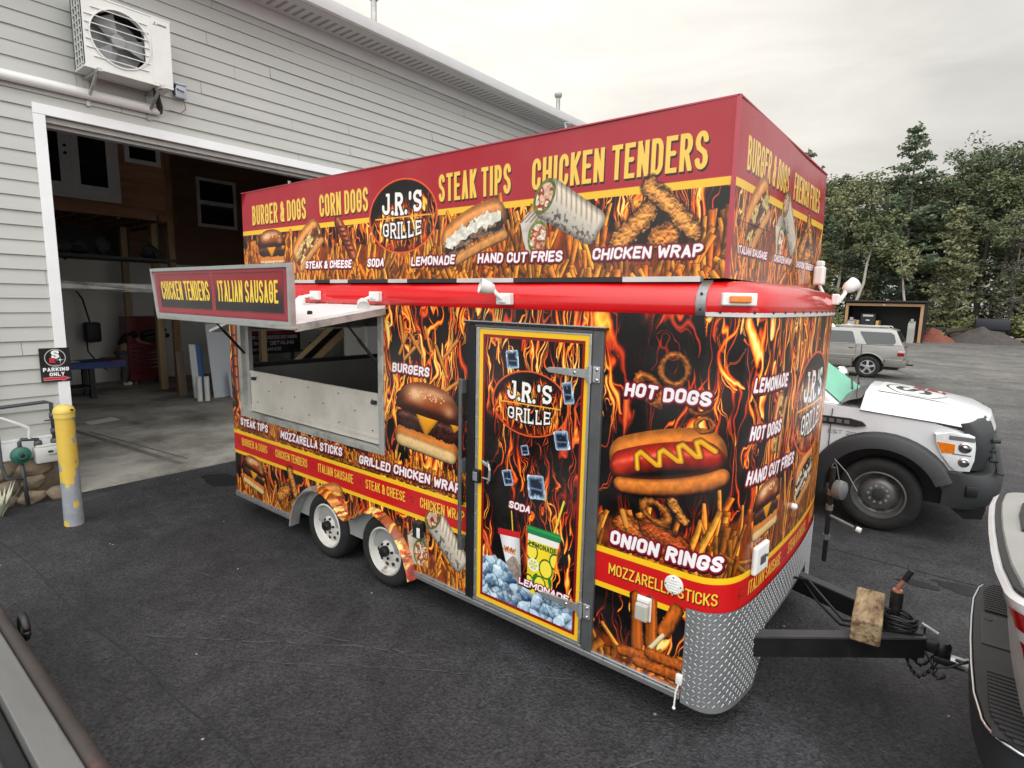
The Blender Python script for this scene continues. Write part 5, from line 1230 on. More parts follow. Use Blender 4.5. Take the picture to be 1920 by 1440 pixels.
# wall core behind the boards with the bay cut out
b = MB()
for a in ((YL, OY0, 0, EAVE), (OY1, YR, 0, EAVE), (OY0, OY1, OZ, EAVE)): b.box(BX - .22, BX + .001, a[0], a[1], a[2], a[3])
b.box(-20.2, -20., YL, YR, 0, 6.4); b.box(-20., BX - .22, YL, YL + .2, 0, 6.3); b.box(-20., BX - .22, YR - .2, YR, 0, 6.3)
obj('wall', b, mat('dark_sheathing', (112, 112, 112), .8), GB)
b = MB(); b.box(BX, BX + .05, YL, OY0 - .115, .53, .738, 0, .004); b.box(BX, BX + .05, OY1 + .115, YR, .53, .738, 0, .004); b.box(BX, BX + .055, YL, OY0 - .115, .735, .752, 0)
obj('water_table', b, M['trim'], GB)
b = MB()
b.box(BX - .12, BX + .04, OY0 - .11, OY0, 0.02, OZ, 0, .004); b.box(BX - .12, BX + .04, OY1, OY1 + .11, .02, OZ, 0, .004); b.box(BX - .12, BX + .042, OY0 - .11, OY1 + .11, OZ + .002, OZ + .112, 0, .004)
b.box(BX - .16, BX - .02, OY0, OY1, OZ - .06, OZ, 1); b.box(BX - .20, BX - .08, OY0, OY1, OZ - .10, OZ - .062, 1)
obj('bay_trim', b, [M['trim'], mat('grey_stop_moulding', (170, 168, 164), .5)], GB)
# fieldstone base
M['stone'] = mat('fieldstone', (150, 132, 108), .85, 0., .3, 6, .004, 24, two=(104, 98, 92), ts=2.6, tt=(.4, .62)); M['mortar'] = mat('mortar', (126, 112, 94), .9, 0., .2, 20)
b = MB(); r = random.Random(5)
b.box(BX, BX + .06, YL, OY0 - .113, 0, .53, 1); b.box(BX, BX + .06, OY1 + .113, YR, 0, .53, 1)
def stones(y0, y1):
    z = .075; row = 0
    while z < .52:
        y = y0 + r.uniform(0, .12)
        while y < y1 - .05:
            w = r.uniform(.11, .2); h = r.uniform(.075, .10)
            if y + w*1.2 < y1 + .08: b.sphere((BX + .05, y + w*.8, z + r.uniform(-.015, .015)), .065, min(w*.86, y1 - y - w*.2 if y1 - y > w else w), h, 0, 3, .35, r.random()*50)
            y += w*1.72
        z += .165; row += 1
stones(-5.0, OY0 - .16)
obj('stone_base', b, [M['stone'], M['mortar']], GB, smooth=True)
# eaves: frieze, soffit with vents, fascia and gutter
b = MB(); b.box(BX, BX + .05, YL, YR, EAVE - .03, EAVE + .15, 0); 
GX = BX + .60
b.box(BX + .0, GX, YL, YR, EAVE + .15, EAVE + .175, 0)
obj('soffit', b, mat('white_soffit', (205, 206, 206), .5, 0., .04, 3), GB)
b = MB(); y = -1.
while y < 14: b.box(BX + .16, BX + .46, y, y + .05, EAVE + .1475, EAVE + .1495); y += .13
obj('soffit_vents', b, mat('soffit_slots', (150, 152, 154), .6), GB)
b = MB(); b.prism([(GX + .002, EAVE + .16), (GX + .08, EAVE + .16), (GX + .10, EAVE + .20), (GX + .12, EAVE + .27), (GX + .125, EAVE + .29), (GX + .105, EAVE + .29), (GX + .02, EAVE + .28), (GX + .002, EAVE + .28)], 'y', YL, YR); b.box(GX - .02, GX, YL, YR, EAVE + .1752, EAVE + .30, 0)
obj('gutter', b, M['trim'], GB, smooth=30)
b = MB(); b.prism([(GX + .04, EAVE + .292), (-14.2, EAVE + 1.95), (-20.5, EAVE + .3), (-20.5, EAVE + .2), (-14.2, EAVE + 1.85), (GX + .04, EAVE + .282)], 'y', YL - .3, YR + .3)
obj('roof', b, mat('grey_shingles', (92, 92, 94), .85, 0., .3, 40), GB)
for (y, x, h, rad) in ((4.55, -9.4, .95, .055), (11.9, -10.2, 1.15, .06)):
    z = EAVE + .29 + (GX - x)*.262
    b = MB(); b.tube([(x, y, z - .1), (x, y, z + h)], rad, 14); b.lathe([(rad + .01, 0), (rad + .05, .05), (rad + .05, .12), (rad + .02, .15)], (x, y, z + h - .02), 'z', 14); b.lathe([(rad + .08, 0), (rad + .01, .1)], (x, y, z - .02), 'z', 14)
    obj('vent_pipe', b, M['aludull'], GB, smooth=40)
# ---- inside the bay
M['cfloor'] = mat('shop_floor_concrete', (180, 177, 168), .75, 0., .15, .8, .001, 30, two=(104, 100, 93), ts=.9, tt=(.40, .66))
b = MB(); b.box(-20., BX + .02, YL + .2, YR - .2, -.2, .012, 0); tag(obj('floor', b, M['cfloor']), kind='structure')
b = MB(); r = random.Random(8)
for (x0, y0, x1, y1, w) in ((-12.2, -.06, -8.5, .35, .05), (-11.6, .12, -8.7, .52, .02)):
    d = Vector((x1 - x0, y1 - y0, 0)).normalized(); n = Vector((-d.y, d.x, 0))*w; b.face([Vector((x0, y0, .0155)) - n, Vector((x1, y1, .0155)) - n, Vector((x1, y1, .0155)) + n, Vector((x0, y0, .0155)) + n])
tag(obj('floor_tyre_marks', b, mat('tyre_mark', (112, 108, 102), .8, 0., .3, 5)), kind='structure')
M['ply'] = mat('brown_panelling', (176, 130, 98), .6, 0., .15, 2.5, aniso=(1, .4, 4), two=(148, 108, 82), ts=2)
LX = -15.0
b = MB(); b.box(LX - .15, LX, -7, 2.87, 4.30, 6.6, 0); b.box(LX - .15, LX + .03, -7, 2.87, 4.05, 4.30, 0, .01); b.box(LX - .15, LX - .02, 2.88, 3.02, .02, 6.6, 1)
b.box(-19.9, -18.0, -7, 12, 3.2, 6.6, 2); b.box(LX - 3, LX - .15, 2.87, 2.95, 4.05, 6.6, 0)
obj('loft_wall', b, [M['ply'], M['wood'], mat('dark_panelling', (128, 96, 74), .7, 0., .2, 1.5, aniso=(1, .4, 4))], GB)
b = MB(); b.box(-18., LX - .15, -7, 2.87, 4.20, 4.25, 1)
for k in range(26): b.box(-18., LX - .15, -6.9 + k*.40, -6.85 + k*.40, 4.02, 4.198, 0)
obj('loft_floor', b, [M['wood'], M['ply']], GB)
b = MB(); b.box(LX + .001, LX + .05, .15, 1.95, 4.33, 6.45, 0, .004)
for y0 in (.25, 1.08): b.box(LX + .051, LX + .075, y0, y0 + .77, 4.38, 6.4, 1, .006); b.box(LX + .0755, LX + .08, y0 + .14, y0 + .63, 4.62, 6.2, 2)
b.tube([(LX + .08, .98, 5.35), (LX + .12, .98, 5.35)], .03, 10, 3); b.tube([(LX + .08, .98, 5.2), (LX + .13, .98, 5.2)], .03, 10, 3)
obj('loft_door', b, [M['trim'], M['white'], M['glass'], M['black']], GB)
def win(x, y0, y1, z0, z1, sash=True):
    b = MB(); w = .09
    for a in ((y0, y1, z0, z0 + w), (y0, y1, z1 - w, z1), (y0, y0 + w, z0 + w, z1 - w), (y1 - w, y1, z0 + w, z1 - w)): b.box(x + .002, x + .05, *a, 0, .004)
    if sash: b.box(x + .002, x + .045, y0 + w, y1 - w, (z0 + z1)/2 - .06, (z0 + z1)/2 + .06, 0)
    f = obj('window', b, M['trim'], GB); qbox('pane', M['glass'], f, x + .001, x + .02, y0 + w, y1 - w, z0 + w, z1 - w)
win(LX, 2.08, 2.80, 5.25, 6.4, False)
win(-18.0, 4.85, 6.0, 4.35, 5.75)
M['drywall'] = mat('drywall', (216, 216, 210), .8, 0., .08, 1.2)
b = MB(); b.box(-18.0, -17.9, -7, 3.0, .012, 4.0, 1); b.box(-18.0, -17.88, 1.35, 4.3, .012, 3.2, 0); b.box(-18., -8.6, 9.2, 9.35, .012, 5., 0); b.box(-18.0, -17.88, 4.3, 9.2, .012, 3.2, 0)
obj('inner_wall', b, [M['drywall'], M['dark']], GB)
b = MB(); b.box(-13.15, -13.0, 6.38, 9.2, .012, 3.2); obj('partition', b, M['drywall'], GB)
b = MB(); b.box(-12.999, -12.95, 6.98, 7.07, .0125, 2.1, 0); b.box(-12.999, -12.95, 7.85, 7.94, .0125, 2.1, 0); b.box(-12.999, -12.95, 6.98, 7.94, 2.1, 2.19, 0); b.box(-12.999, -12.97, 7.07, 7.85, .0125, 2.1, 0); obj('inner_door', b, M['trim'], GB)
M['lumber'] = mat('pale_lumber', (168, 146, 112), .75, 0., .15, 3, aniso=(1, 1, .2))
for q_ in ((-15.72, -15.56, 2.72, 2.88, .012, 4.05), (-17.1, -16.95, 2.52, 2.66, .012, 4.02), (-14.6, -14.45, 4.75, 4.9, .012, 3.9)): qbox('timber_post', M['lumber'], GB, *q_, 0, .006)
b = MB(); b.box(-17.9, -12.0, -.9, -.82, 2.52, 2.60); b.box(-13., -12.0, -.8, 1.3, 2.44, 2.52, 0); b.box(-13.1, -13.0, -.9, 2.4, 2.40, 2.56); b.tube([(-12., -.3, 2.58), (-12, 2.2, 2.36)], .02, 8); obj('overhead_rack', b, M['aludull'], GB)
b = MB()
for k in range(9):
    z = .25 + k*.2; b.box(-14.9 + k*.02, -14.0, 5.3 + k*.27, 5.58 + k*.27, z, z + .03, 0); b.box(-14.9, -14.0, 5.34 + k*.27, 5.36 + k*.27, z - .19, z, 1)
b.prism([(5.0, .02), (5.28, .02), (7.9, 2.0), (7.9, 2.26)], 'x', -13.98, -13.93, 2); b.prism([(4.6, .4), (4.8, .4), (7.0, 2.1), (6.8, 2.1)], 'x', -13.5, -13.45, 2)
obj('staircase', b, [M['dark'], M['dark'], mat('stair_stringer', (186, 160, 120), .7, 0., .12, 3)], GB)

# ---- things hung on the front wall
AC = thing('heat_pump', (BX + .2, -.05, 4.95), 'white outdoor heat pump with round fan grille, high on the clapboard wall', 'heat pump')
AX = BX + .42; ay0, ay1, az0, az1 = -.64, .25, 4.82, 5.54
M['acwhite'] = mat('ac_white', (216, 217, 213), .4, 0., .05, 5)
b = MB(); th = .03
yc, zc, rf = -.275, 5.18, .29
# front panel with a round hole for the fan
n = 48; hole = [(AX, yc + math.cos(2*math.pi*k/n)*rf, zc + math.sin(2*math.pi*k/n)*rf) for k in range(n)]
def sqp(k):
    y0, y1, z0, z1 = ay0, .04, az0, az1; cs = [math.atan2(zz - zc, yy - yc) % (2*math.pi) for yy in (y0, y1) for zz in (z0, z1)]
    a = 2*math.pi*k/n
    for q in cs:
        if abs(a - q) <= math.pi/n + 1e-6: a = q
    c, s_ = math.cos(a), math.sin(a)
    t = min(((y1 - yc)/c if c > 1e-6 else (y0 - yc)/c if c < -1e-6 else 9), ((z1 - zc)/s_ if s_ > 1e-6 else (z0 - zc)/s_ if s_ < -1e-6 else 9)); return (AX, yc + c*t, zc + s_*t)
H = b.ring(hole); S_ = b.ring([sqp(k) for k in range(n)])
for k in range(n): b.bm.faces.new((H[k], H[(k + 1) % n], S_[(k + 1) % n], S_[k]))
for (y, z) in ((ay0, az0), (ay0, az1), (.20, az0), (.20, az1)):
    pass
b.box(AX - .02, AX - .001, ay0, ay0 + .035, az0, az1, 0); b.box(AX - .02, AX - .001, ay0, .04, az1 - .06, az1, 0); b.box(AX - .02, AX - .001, ay0, .04, az0, az0 + .06, 0); b.box(AX - .02, AX - .001, -.03, .04, az0, az1, 0)
b.box(AX - .30, AX + .004, .04, ay1, az0, az1, 0, .008); b.box(AX - .31, AX + .006, ay0 - .003, ay1 + .003, az1 - .004, az1 + .016, 0, .004); b.box(AX - .31, AX + .003, ay0, ay1, az0 - .02, az0 + .002, 0); b.box(AX - .31, AX - .28, ay0, .04, az0, az1, 2)
b.lathe([(rf + .012, .0), (rf + .016, .012), (rf, .014), (rf - .004, -.05)], (AX, yc, zc), 'x', 48, 0, False)
for j in range(9):
    z = az0 + .02 + j*.073; b.box(AX - .28, AX - .01, ay0 - .001, ay0 + .012, z, z + .012, 0)
for j in range(4): b.box(AX - .27 + j*.085, AX - .255 + j*.085, ay0 - .002, ay0 + .011, az0, az1, 0)
b.box(AX - .28, AX - .02, ay0 + .02, ay0 + .03, az0 + .02, az1 - .02, 2)
# the maker's mark: three diamonds and a short grey word bar
for a in (90, 210, 330):
    c = Vector((AX + .0055, (.085) + .014*math.cos(math.radians(a)), 5.475 + .014*math.sin(math.radians(a)))); u = Vector((0, math.cos(math.radians(a)), math.sin(math.radians(a)))); w = Vector((0, -u.z, u.y))
    b.face([c - u*.013, c + w*.008, c + u*.013, c - w*.008], 1)
for k in range(7): b.box(AX + .0045, AX + .006, .113 + k*.0135, .124 + k*.0135, 5.466, 5.486, 1)
b.fix = False
obj('casing', b, [M['acwhite'], mat('grey_print', (96, 98, 104), .6), M['dark']], AC)
b = MB()
for j in range(7):
    z = zc - .25 + j*.083; hw = math.sqrt(max(0, rf*rf - (z - zc)**2)) + .12; b.tube([(AX + .008, max(ay0 + .03, yc - hw), z), (AX + .012, yc, z), (AX + .008, min(.01, yc + hw), z)], .006, 6)
obj('grille', b, M['acwhite'], AC)
b = MB(); b.lathe([(.0, -.06), (.07, -.06), (.075, -.10)], (AX, yc, zc), 'x', 20, 0)
for k in range(3):
    a = 2*math.pi*k/3; u = Vector((0, math.cos(a), math.sin(a))); w = Vector((0, -u.z, u.y)); c = Vector((AX - .09, yc, zc)); b.face([c + u*.06 - w*.04, c + u*.26 - w*.12, c + u*.27 + w*.10 - Vector((.05, 0, 0)), c + u*.06 + w*.05 - Vector((.05, 0, 0))])
b.lathe([(rf - .01, -.22), (rf - .01, -.221), (.0, -.222)], (AX, yc, zc), 'x', 30, 1); obj('fan', b, [mat('grey_fan', (150, 152, 154), .5), mat('coil', (150, 152, 154), .6)], AC)
for y in (-.52, .10):
    b = MB(); b.box(BX + .025, BX + .5, y - .02, y + .02, az0 - .055, az0 - .021, 0); b.tube([(BX + .04, y, az0 - .26), (BX + .40, y, az0 - .05)], .018, 8); b.box(BX + .02, BX + .04, y - .02, y + .02, az0 - .33, az0 - .02, 0); obj('mounting_bracket', b, M['aludull'], AC)
b = MB(); b.tube([(BX + .30, .10, az0 - .02), (BX + .26, .12, az0 - .10), (BX + .14, .19, az0 - .17), (BX + .07, .21, az0 - .22)], .035, 10); obj('line_hose', b, M['blackplastic'], AC, smooth=True)
b = MB(); b.lathe([(.052, 0), (.055, .02), (.055, 5.6), (.052, 5.62)], (BX + .07, .20, 4.615), (0, -1, -.008), 18); tag(obj('line_set_duct', b, mat('white_pvc', (232, 232, 230), .35, 0., .03, 3), None, 40, at=(BX + .07, .26, 4.6)), 'long white round duct running along the wall under the heat pump', 'duct')
b = MB(); b.box(BX + .025, BX + .10, .40, .53, 4.83, 5.0, 0, .008); b.box(BX + .10, BX + .115, .395, .535, 4.98, 5.005, 0, .004); b.tube([(BX + .1, .42, 4.93), (BX + .12, .43, 4.915), (BX + .12, .49, 4.905), (BX + .1, .5, 4.91)], .007, 6, 1); b.tube([(BX + .06, .5, 4.83), (BX + .06, .53, 4.72), (BX + .06, .46, 4.65), (BX + .06, .33, 4.66)], .005, 6, 2)
b.tube([(BX + .06, .41, 4.86), (BX + .10, .37, 4.88), (BX + .2, .36, 4.94)], .014, 8, 1)
tag(obj('disconnect_box', b, [mat('grey_box', (176, 184, 194), .4, .2), M['black'], mat('red_wire', (120, 40, 48), .5)], None, 40, at=(BX + .05, .46, 4.83)), 'small pale grey electrical box with a thin red wire, beside the heat pump', 'electrical box')
cvp = art_parking(); mpk = art_mat('parking_print', cvp, .4)
b = MB(); b.fix = False; b.box(BX + .043, BX + .047, -1.192, -.908, 1.364, 1.752, 1); b.face([(BX + .048, -1.19, 1.366), (BX + .048, -.91, 1.366), (BX + .048, -.91, 1.75), (BX + .048, -1.19, 1.75)], 0, [(0, 0), (1, 0), (1, 1), (0, 1)])
tag(obj('parking_sign', b, [mpk, M['black']], None, at=(BX + .04, -1.05, 1.36)), 'black PARKING ONLY sign with a red arrow on the corner of the bay', 'sign')
# gas meter
GM = thing('gas_meter', (BX + .16, -1.22, .0), 'pale grey gas meter with green regulator and iron pipes against the stone base', 'gas meter')
M['iron'] = mat('grey_iron_pipe', (74, 78, 80), .55, .3, .15, 20)
b = MB(); X0 = BX + .15
b.box(X0 - .07, X0 + .08, -1.345, -1.10, .48, .66, 0, .02); b.box(X0 - .06, X0 + .07, -1.33, -1.115, .655, .685, 0, .01); b.box(X0 + .079, X0 + .084, -1.25, -1.13, .56, .64, 0, .003); b.box(X0 + .0845, X0 + .087, -1.235, -1.19, .595, .62, 1); b.box(X0 + .0845, X0 + .086, -1.23, -1.15, .57, .575, 1)
obj('meter_body', b, [mat('meter_grey', (196, 197, 192), .5, 0., .06, 8), M['dark']], GM, smooth=40)
b = MB(); b.tube([(X0, -1.30, .66), (X0, -1.30, .75), (X0, -1.44, .77), (X0, -1.46, .74), (X0, -1.46, .62)], .02, 10); b.tube([(X0, -1.15, .66), (X0, -1.15, 1.14), (X0 - .01, -1.20, 1.16), (X0 - .05, -1.8, 1.13), (X0 - .06, -3., 1.11)], .02, 10); b.tube([(X0, -1.46, .56), (X0, -1.45, .30), (X0, -1.44, .02)], .02, 10); b.tube([(X0 - .06, -1.63, 2.6), (X0 - .04, -1.62, .5), (X0, -1.60, .36), (X0 + .01, -1.46, .33)], .016, 10)
for z in (.82, 1.0): b.lathe([(.03, -.03), (.03, .03)], (X0, -1.15, z), 'z', 10)
b.tube([(X0, -1.15, .95), (X0 + .02, -1.23, .95)], .008, 6)
for c in ((X0, -1.30, .70), (X0, -1.15, .70)): b.lathe([(.032, -.035), (.04, 0), (.032, .035)], c, 'z', 10)
obj('pipework', b, M['iron'], GM, smooth=True)
b = MB(); b.lathe([(.03, -.05), (.09, -.035), (.095, 0), (.09, .03), (.05, .05), (.04, .07), (.0, .07)], (X0 + .02, -1.46, .60), (1, 0, .1), 24); b.box(X0 - .05, X0 + .05, -1.49, -1.43, .53, .66, 0, .01); b.lathe([(.025, .07), (.02, .072), (.0, .0721)], (X0 + .02, -1.46, .60), (1, 0, .1), 14, 1); obj('regulator', b, [mat('green_regulator', (34, 92, 78), .5, 0., .1, 15), M['black']], GM, smooth=40)
b = MB(); b.tube([(X0, -1.37, .76), (X0 + .03, -1.37, .86), (X0 + .03, -1.375, .90), (X0 + .03, -1.60, 1.04)], .016, 10); obj('vent_elbow', b, M['white'], GM, smooth=40)
# bollard
BO = thing('steel_bollard', (-7.07, -1.26, 0), 'steel bollard with flaking yellow paint beside the open bay', 'bollard')
m = mat('flaking_yellow', (216, 182, 76), .5, 0., .08, 6); t = m.node_tree; bs = t.nodes['Principled BSDF']
tc = t.nodes.new('ShaderNodeTexCoord'); sp = t.nodes.new('ShaderNodeSeparateXYZ'); t.links.new(tc.outputs['Object'], sp.inputs[0]); n1 = t.nodes.new('ShaderNodeTexNoise'); n1.inputs['Scale'].default_value = 4.5; n1.inputs['Detail'].default_value = 4; n1.inputs['Roughness'].default_value = .4; t.links.new(tc.outputs['Object'], n1.inputs['Vector'])
ma_ = t.nodes.new('ShaderNodeMath'); ma_.operation = 'MULTIPLY_ADD'; ma_.inputs[1].default_value = 5.2; t.links.new(n1.outputs['Fac'], ma_.inputs[0]); t.links.new(sp.outputs['Z'], ma_.inputs[2]); k = t.nodes.new('ShaderNodeMapRange'); k.inputs['From Min'].default_value = 3.19; k.inputs['From Max'].default_value = 3.15; t.links.new(ma_.outputs[0], k.inputs['Value'])
mx = t.nodes.new('ShaderNodeMix'); mx.data_type = 'RGBA'; src = bs.inputs['Base Color'].links[0].from_socket; t.links.new(src, mx.inputs['A']); n2 = t.nodes.new('ShaderNodeTexNoise'); n2.inputs['Scale'].default_value = 14; n2.inputs['Detail'].default_value = 6; cr = t.nodes.new('ShaderNodeValToRGB'); cr.color_ramp.elements[0].color = srgb((120, 128, 138)) + (1,); cr.color_ramp.elements[1].color = srgb((168, 172, 176)) + (1,); t.links.new(tc.outputs['Object'], n2.inputs['Vector']); t.links.new(n2.outputs['Fac'], cr.inputs['Fac']); t.links.new(cr.outputs[0], mx.inputs['B']); t.links.new(k.outputs[0], mx.inputs['Factor']); t.links.new(mx.outputs['Result'], bs.inputs['Base Color'])
b = MB(); b.lathe([(.086, 0), (.084, .3), (.083, 1.15)], (-7.07, -1.26, 0), 'z', 28); obj('post', b, m, BO, smooth=40)
b = MB(); b.lathe([(.090, 1.13), (.090, 1.18), (.094, 1.183), (.094, 1.20), (.08, 1.235), (.05, 1.255), (.0, 1.262)], (-7.07, -1.26, 0), 'z', 28); b.tube([(-6.99, -1.22, 1.215), (-6.97, -1.21, 1.213)], .01, 8, 1); obj('cap', b, [mat('yellow_cap', (218, 190, 92), .45, 0., .06, 8), M['dark']], BO, smooth=40)

# ---- things inside the bay
TCN = thing('tool_chest', (-16.9, 2.8, .012), 'tall dark red rolling tool chest with bright drawer pulls at the back of the bay', 'tool chest')
M['chestred'] = mat('dark_red_chest', (104, 20, 30), .4, 0., .1, 5, coat=.3)
b = MB(); b.box(-17.3, -16.72, 2.42, 3.3, .14, 1.12, 0, .01); b.box(-17.3, -16.78, 2.44, 3.28, 1.125, 1.78, 0, .01); obj('cabinet', b, M['chestred'], TCN)
for k, z in enumerate((.30, .44, .55, .64, .73, .82, .94, 1.04)):
    b = MB(); b.box(-16.72, -16.705, 2.46, 3.26, z - .05, z + .04, 0, .004); b.box(-16.705, -16.685, 2.48, 3.24, z + .015, z + .032, 1); obj('drawer', b, [M['chestred'], M['chrome']], TCN)
for y in (2.5, 3.2):
    for x in (-17.2, -16.8): b = MB(); b.lathe([(.06, -.02), (.06, .02)], (x, y, .075), 'y', 14); obj('caster', b, M['blackplastic'], TCN)
b = MB(); b.box(-16.9, -16.5, 2.75, 3.35, 1.20, 1.32, 0, .05, rot=Rx(6)); b.box(-16.85, -16.52, 2.72, 3.3, 1.33, 1.44, 0, .05, rot=Rx(10)); tag(obj('folded_jacket', b, M['blackplastic'], None, 40, at=(-16.7, 3.05, 1.14)), 'folded black clothing heaped on the drawers of the tool chest', 'clothing')
# person bending over beside the tool chest
PE = thing('person', (-16.95, 2.36, .012), 'person in dark T-shirt, grey trousers and white shoes leaning into the tool chest', 'person')
def skin(name, pts, edges, m, parent, lvl=2):
    me = bpy.data.meshes.new(name); off = origin(parent); me.from_pydata([Vector(p[:3]) - off for p in pts], edges, []); o = bpy.data.objects.new(name, me); COL.objects.link(o); o.parent = parent
    md = o.modifiers.new('skin', 'SKIN'); 
    for i, p in enumerate(pts): me.skin_vertices[0].data[i].radius = (p[3], p[4] if len(p) > 4 else p[3])
    me.skin_vertices[0].data[0].use_root = True
    s = o.modifiers.new('sub', 'SUBSURF'); s.levels = lvl; s.render_levels = lvl; me.materials.append(m); md.use_smooth_shade = True
    return o
px, py = -16.95, 2.36
skin('body', [(px, py, .95, .13, .16), (px + .02, py + .10, 1.15, .12, .15), (px + .04, py + .22, 1.34, .13, .17), (px + .05, py + .32, 1.46, .06), (px + .06, py + .40, 1.54, .085, .095), (px + .07, py + .45, 1.62, .075),
    (px + .20, py + .22, 1.36, .06), (px + .26, py + .30, 1.14, .045), (px + .25, py + .50, 1.08, .035), (px + .24, py + .58, 1.07, .028),
    (px - .16, py + .24, 1.36, .06), (px - .20, py + .34, 1.14, .045), (px - .16, py + .52, 1.10, .035),
    (px + .09, py - .02, .86, .10), (px + .10, py + .02, .48, .07), (px + .12, py - .04, .10, .05), (px + .13, py + .10, .04, .04),
    (px - .10, py - .02, .86, .10), (px - .11, py + .06, .48, .07), (px - .12, py + .02, .10, .05), (px - .11, py + .16, .04, .04)],
    [(0, 1), (1, 2), (2, 3), (3, 4), (4, 5), (2, 6), (6, 7), (7, 8), (8, 9), (2, 10), (10, 11), (11, 12), (0, 13), (13, 14), (14, 15), (15, 16), (0, 17), (17, 18), (18, 19), (19, 20)], mat('person_skin', (150, 112, 92), .6), PE)
skin('t_shirt', [(px, py, .93, .15, .185), (px + .02, py + .10, 1.15, .14, .175), (px + .04, py + .22, 1.35, .145, .19), (px + .045, py + .27, 1.42, .08), (px + .20, py + .22, 1.36, .075), (px + .24, py + .27, 1.22, .07), (px - .16, py + .24, 1.36, .075), (px - .19, py + .30, 1.22, .07)], [(0, 1), (1, 2), (2, 3), (2, 4), (4, 5), (2, 6), (6, 7)], mat('dark_cotton', (22, 22, 26), .9), PE)
skin('trousers', [(px, py, .93, .14, .17), (px + .09, py - .02, .82, .115), (px + .10, py + .02, .48, .085), (px + .12, py - .04, .10, .075), (px - .10, py - .02, .82, .115), (px - .11, py + .06, .48, .085), (px - .12, py + .02, .10, .075)], [(0, 1), (1, 2), (2, 3), (0, 4), (4, 5), (5, 6)], mat('grey_denim', (84, 86, 90), .9), PE)
for q_ in ((px + .125, py + .05, .06), (px - .115, py + .11, .06)): b = MB(); b.sphere(q_, .05, .13, .05); obj('shoe', b, M['white'], PE, True)
b = MB(); b.sphere((px + .065, py + .435, 1.60), .095, .10, .085, 0, 2, .12); obj('hair', b, mat('dark_hair', (32, 26, 22), .8), PE, True)
TB = thing('work_table', (-15.5, 1.2, .012), 'blue topped work table on dark legs just inside the bay', 'table')
b = MB(); b.box(-15.9, -15.1, -.6, 1.85, .80, .84, 0, .006); b.box(-15.88, -15.12, -.58, 1.83, .70, .798, 0); b.box(-15.9, -15.1, 1.55, 1.86, .841, .86, 1); obj('top', b, [mat('blue_paint', (34, 62, 128), .45, 0., .15, 5), mat('red_end', (130, 30, 40), .5)], TB)
for x in (-15.75, -15.25):
    for y in (-.2, 1.2): qbox('leg', M['black'], TB, x - .05, x + .05, y - .05, y + .05, .02, .70)
qbox('shelf', M['dark'], TB, -15.75, -15.25, -.2, 1.2, .25, .28)
b = MB(); b.box(-15.7, -15.3, .3, 1.0, .842, .852, 0, rot=Rz(8)); tag(obj('paper_sheet', b, M['white'], None, at=(-15.5, .65, .842)), 'white sheets spread on the blue work table', 'paper')
b = MB(); b.face([(-12.55, .30, .0135), (-12.2, .30, .0135), (-12.35, .82, .0135), (-12.72, .78, .0135)]); tag(obj('dropped_sheet', b, M['white'], None, at=(-12.4, .5, .0135)), 'white sheet of paper lying alone on the concrete floor', 'paper')
b = MB(); b.box(-17.6, -17.3, 1.72, 2.05, 1.12, 1.62, 0, .05); b.tube([(-17.45, 1.85, 1.62), (-17.5, 1.75, 2.2), (-17.8, 1.6, 2.6)], .02, 8); b.tube([(-17.4, 1.74, 1.2), (-17.3, 1.72, .9), (-17.2, 1.95, .5), (-17.3, 2.1, .4)], .018, 8); tag(obj('hanging_machine', b, M['blackplastic'], None, 40, at=(-17.45, 1.88, 1.12)), 'black machine hanging with trailing hose against the pale back wall', 'machine')
# sheets of board leaning beside the posts
b = MB()
def lean(x, y0, y1, h, tilt, m, th=.03, dz=0):
    b = MB(); b.box(x, x + th, y0, y1, .013, h, 0, .003, rot=Ry(-tilt), piv=(x, y0, .013)); return obj('board', b, m)
for (x, y0, y1, h, t_, col, lab) in ((-13.5, 3.05, 3.95, 1.72, 9, (206, 212, 218), 'tall pale board leaning inside the bay, partly hidden by the awning sign'), (-13.2, 3.3, 4.2, .62, 12, (196, 204, 212), 'low pale board propped in front of the tall leaning board'), (-13.9, 2.86, 3.05, 1.2, 8, (60, 104, 158), 'narrow blue and white board leaning between the timber post and tall board'), (-13.75, 2.72, 2.86, 1.25, 7, (214, 216, 218), 'thin white board leaning nearest the timber post'), (-14.3, 2.62, 2.80, 1.05, 5, (126, 108, 92), 'brown offcut board standing behind the timber post')):
    o = lean(x, y0, y1, h, t_, mat('board_%d' % col[0], col, .5, 0., .05, 3)); tag(o, lab, 'board', 'boards leaning in the bay')
for k, (x, y) in enumerate(((-13.3, 2.66), (-13.25, 2.80))):
    b = MB(); b.lathe([(.055, 0), (.055, .55), (.03, .551), (.03, .5)], (x, y, .013), 'z', 16); tag(obj('vinyl_roll', b, M['white'], None, 40, at=(x, y, .013)), 'upright white roll beside the low pale board, ' + ('nearer the timber post' if k == 0 else 'farther from the timber post'), 'roll', 'white rolls in the bay')
cvn = art_banner(); b = MB(); b.fix = False; b.box(-15.03, -15.0, 4.1, 6.2, .80, 1.80, 1); b.face([(-14.998, 4.1, .80), (-14.998, 6.2, .80), (-14.998, 6.2, 1.80), (-14.998, 4.1, 1.80)], 0, [(0, 0), (1, 0), (1, 1), (0, 1)])
b.box(-15.03, -14.97, 4.3, 4.38, .012, .80, 1); b.box(-15.03, -14.97, 5.9, 5.98, .012, .80, 1)
tag(obj('shop_banner', b, [art_mat('banner_print', cvn, .5), M['dark']], None, at=(-15, 4.7, .012)), 'maroon and black sign board with white lettering standing inside the bay', 'sign')
b = MB(); r = random.Random(9)
b.box(-14.6, -13.4, -.6, 2.4, 3.05, 3.1)
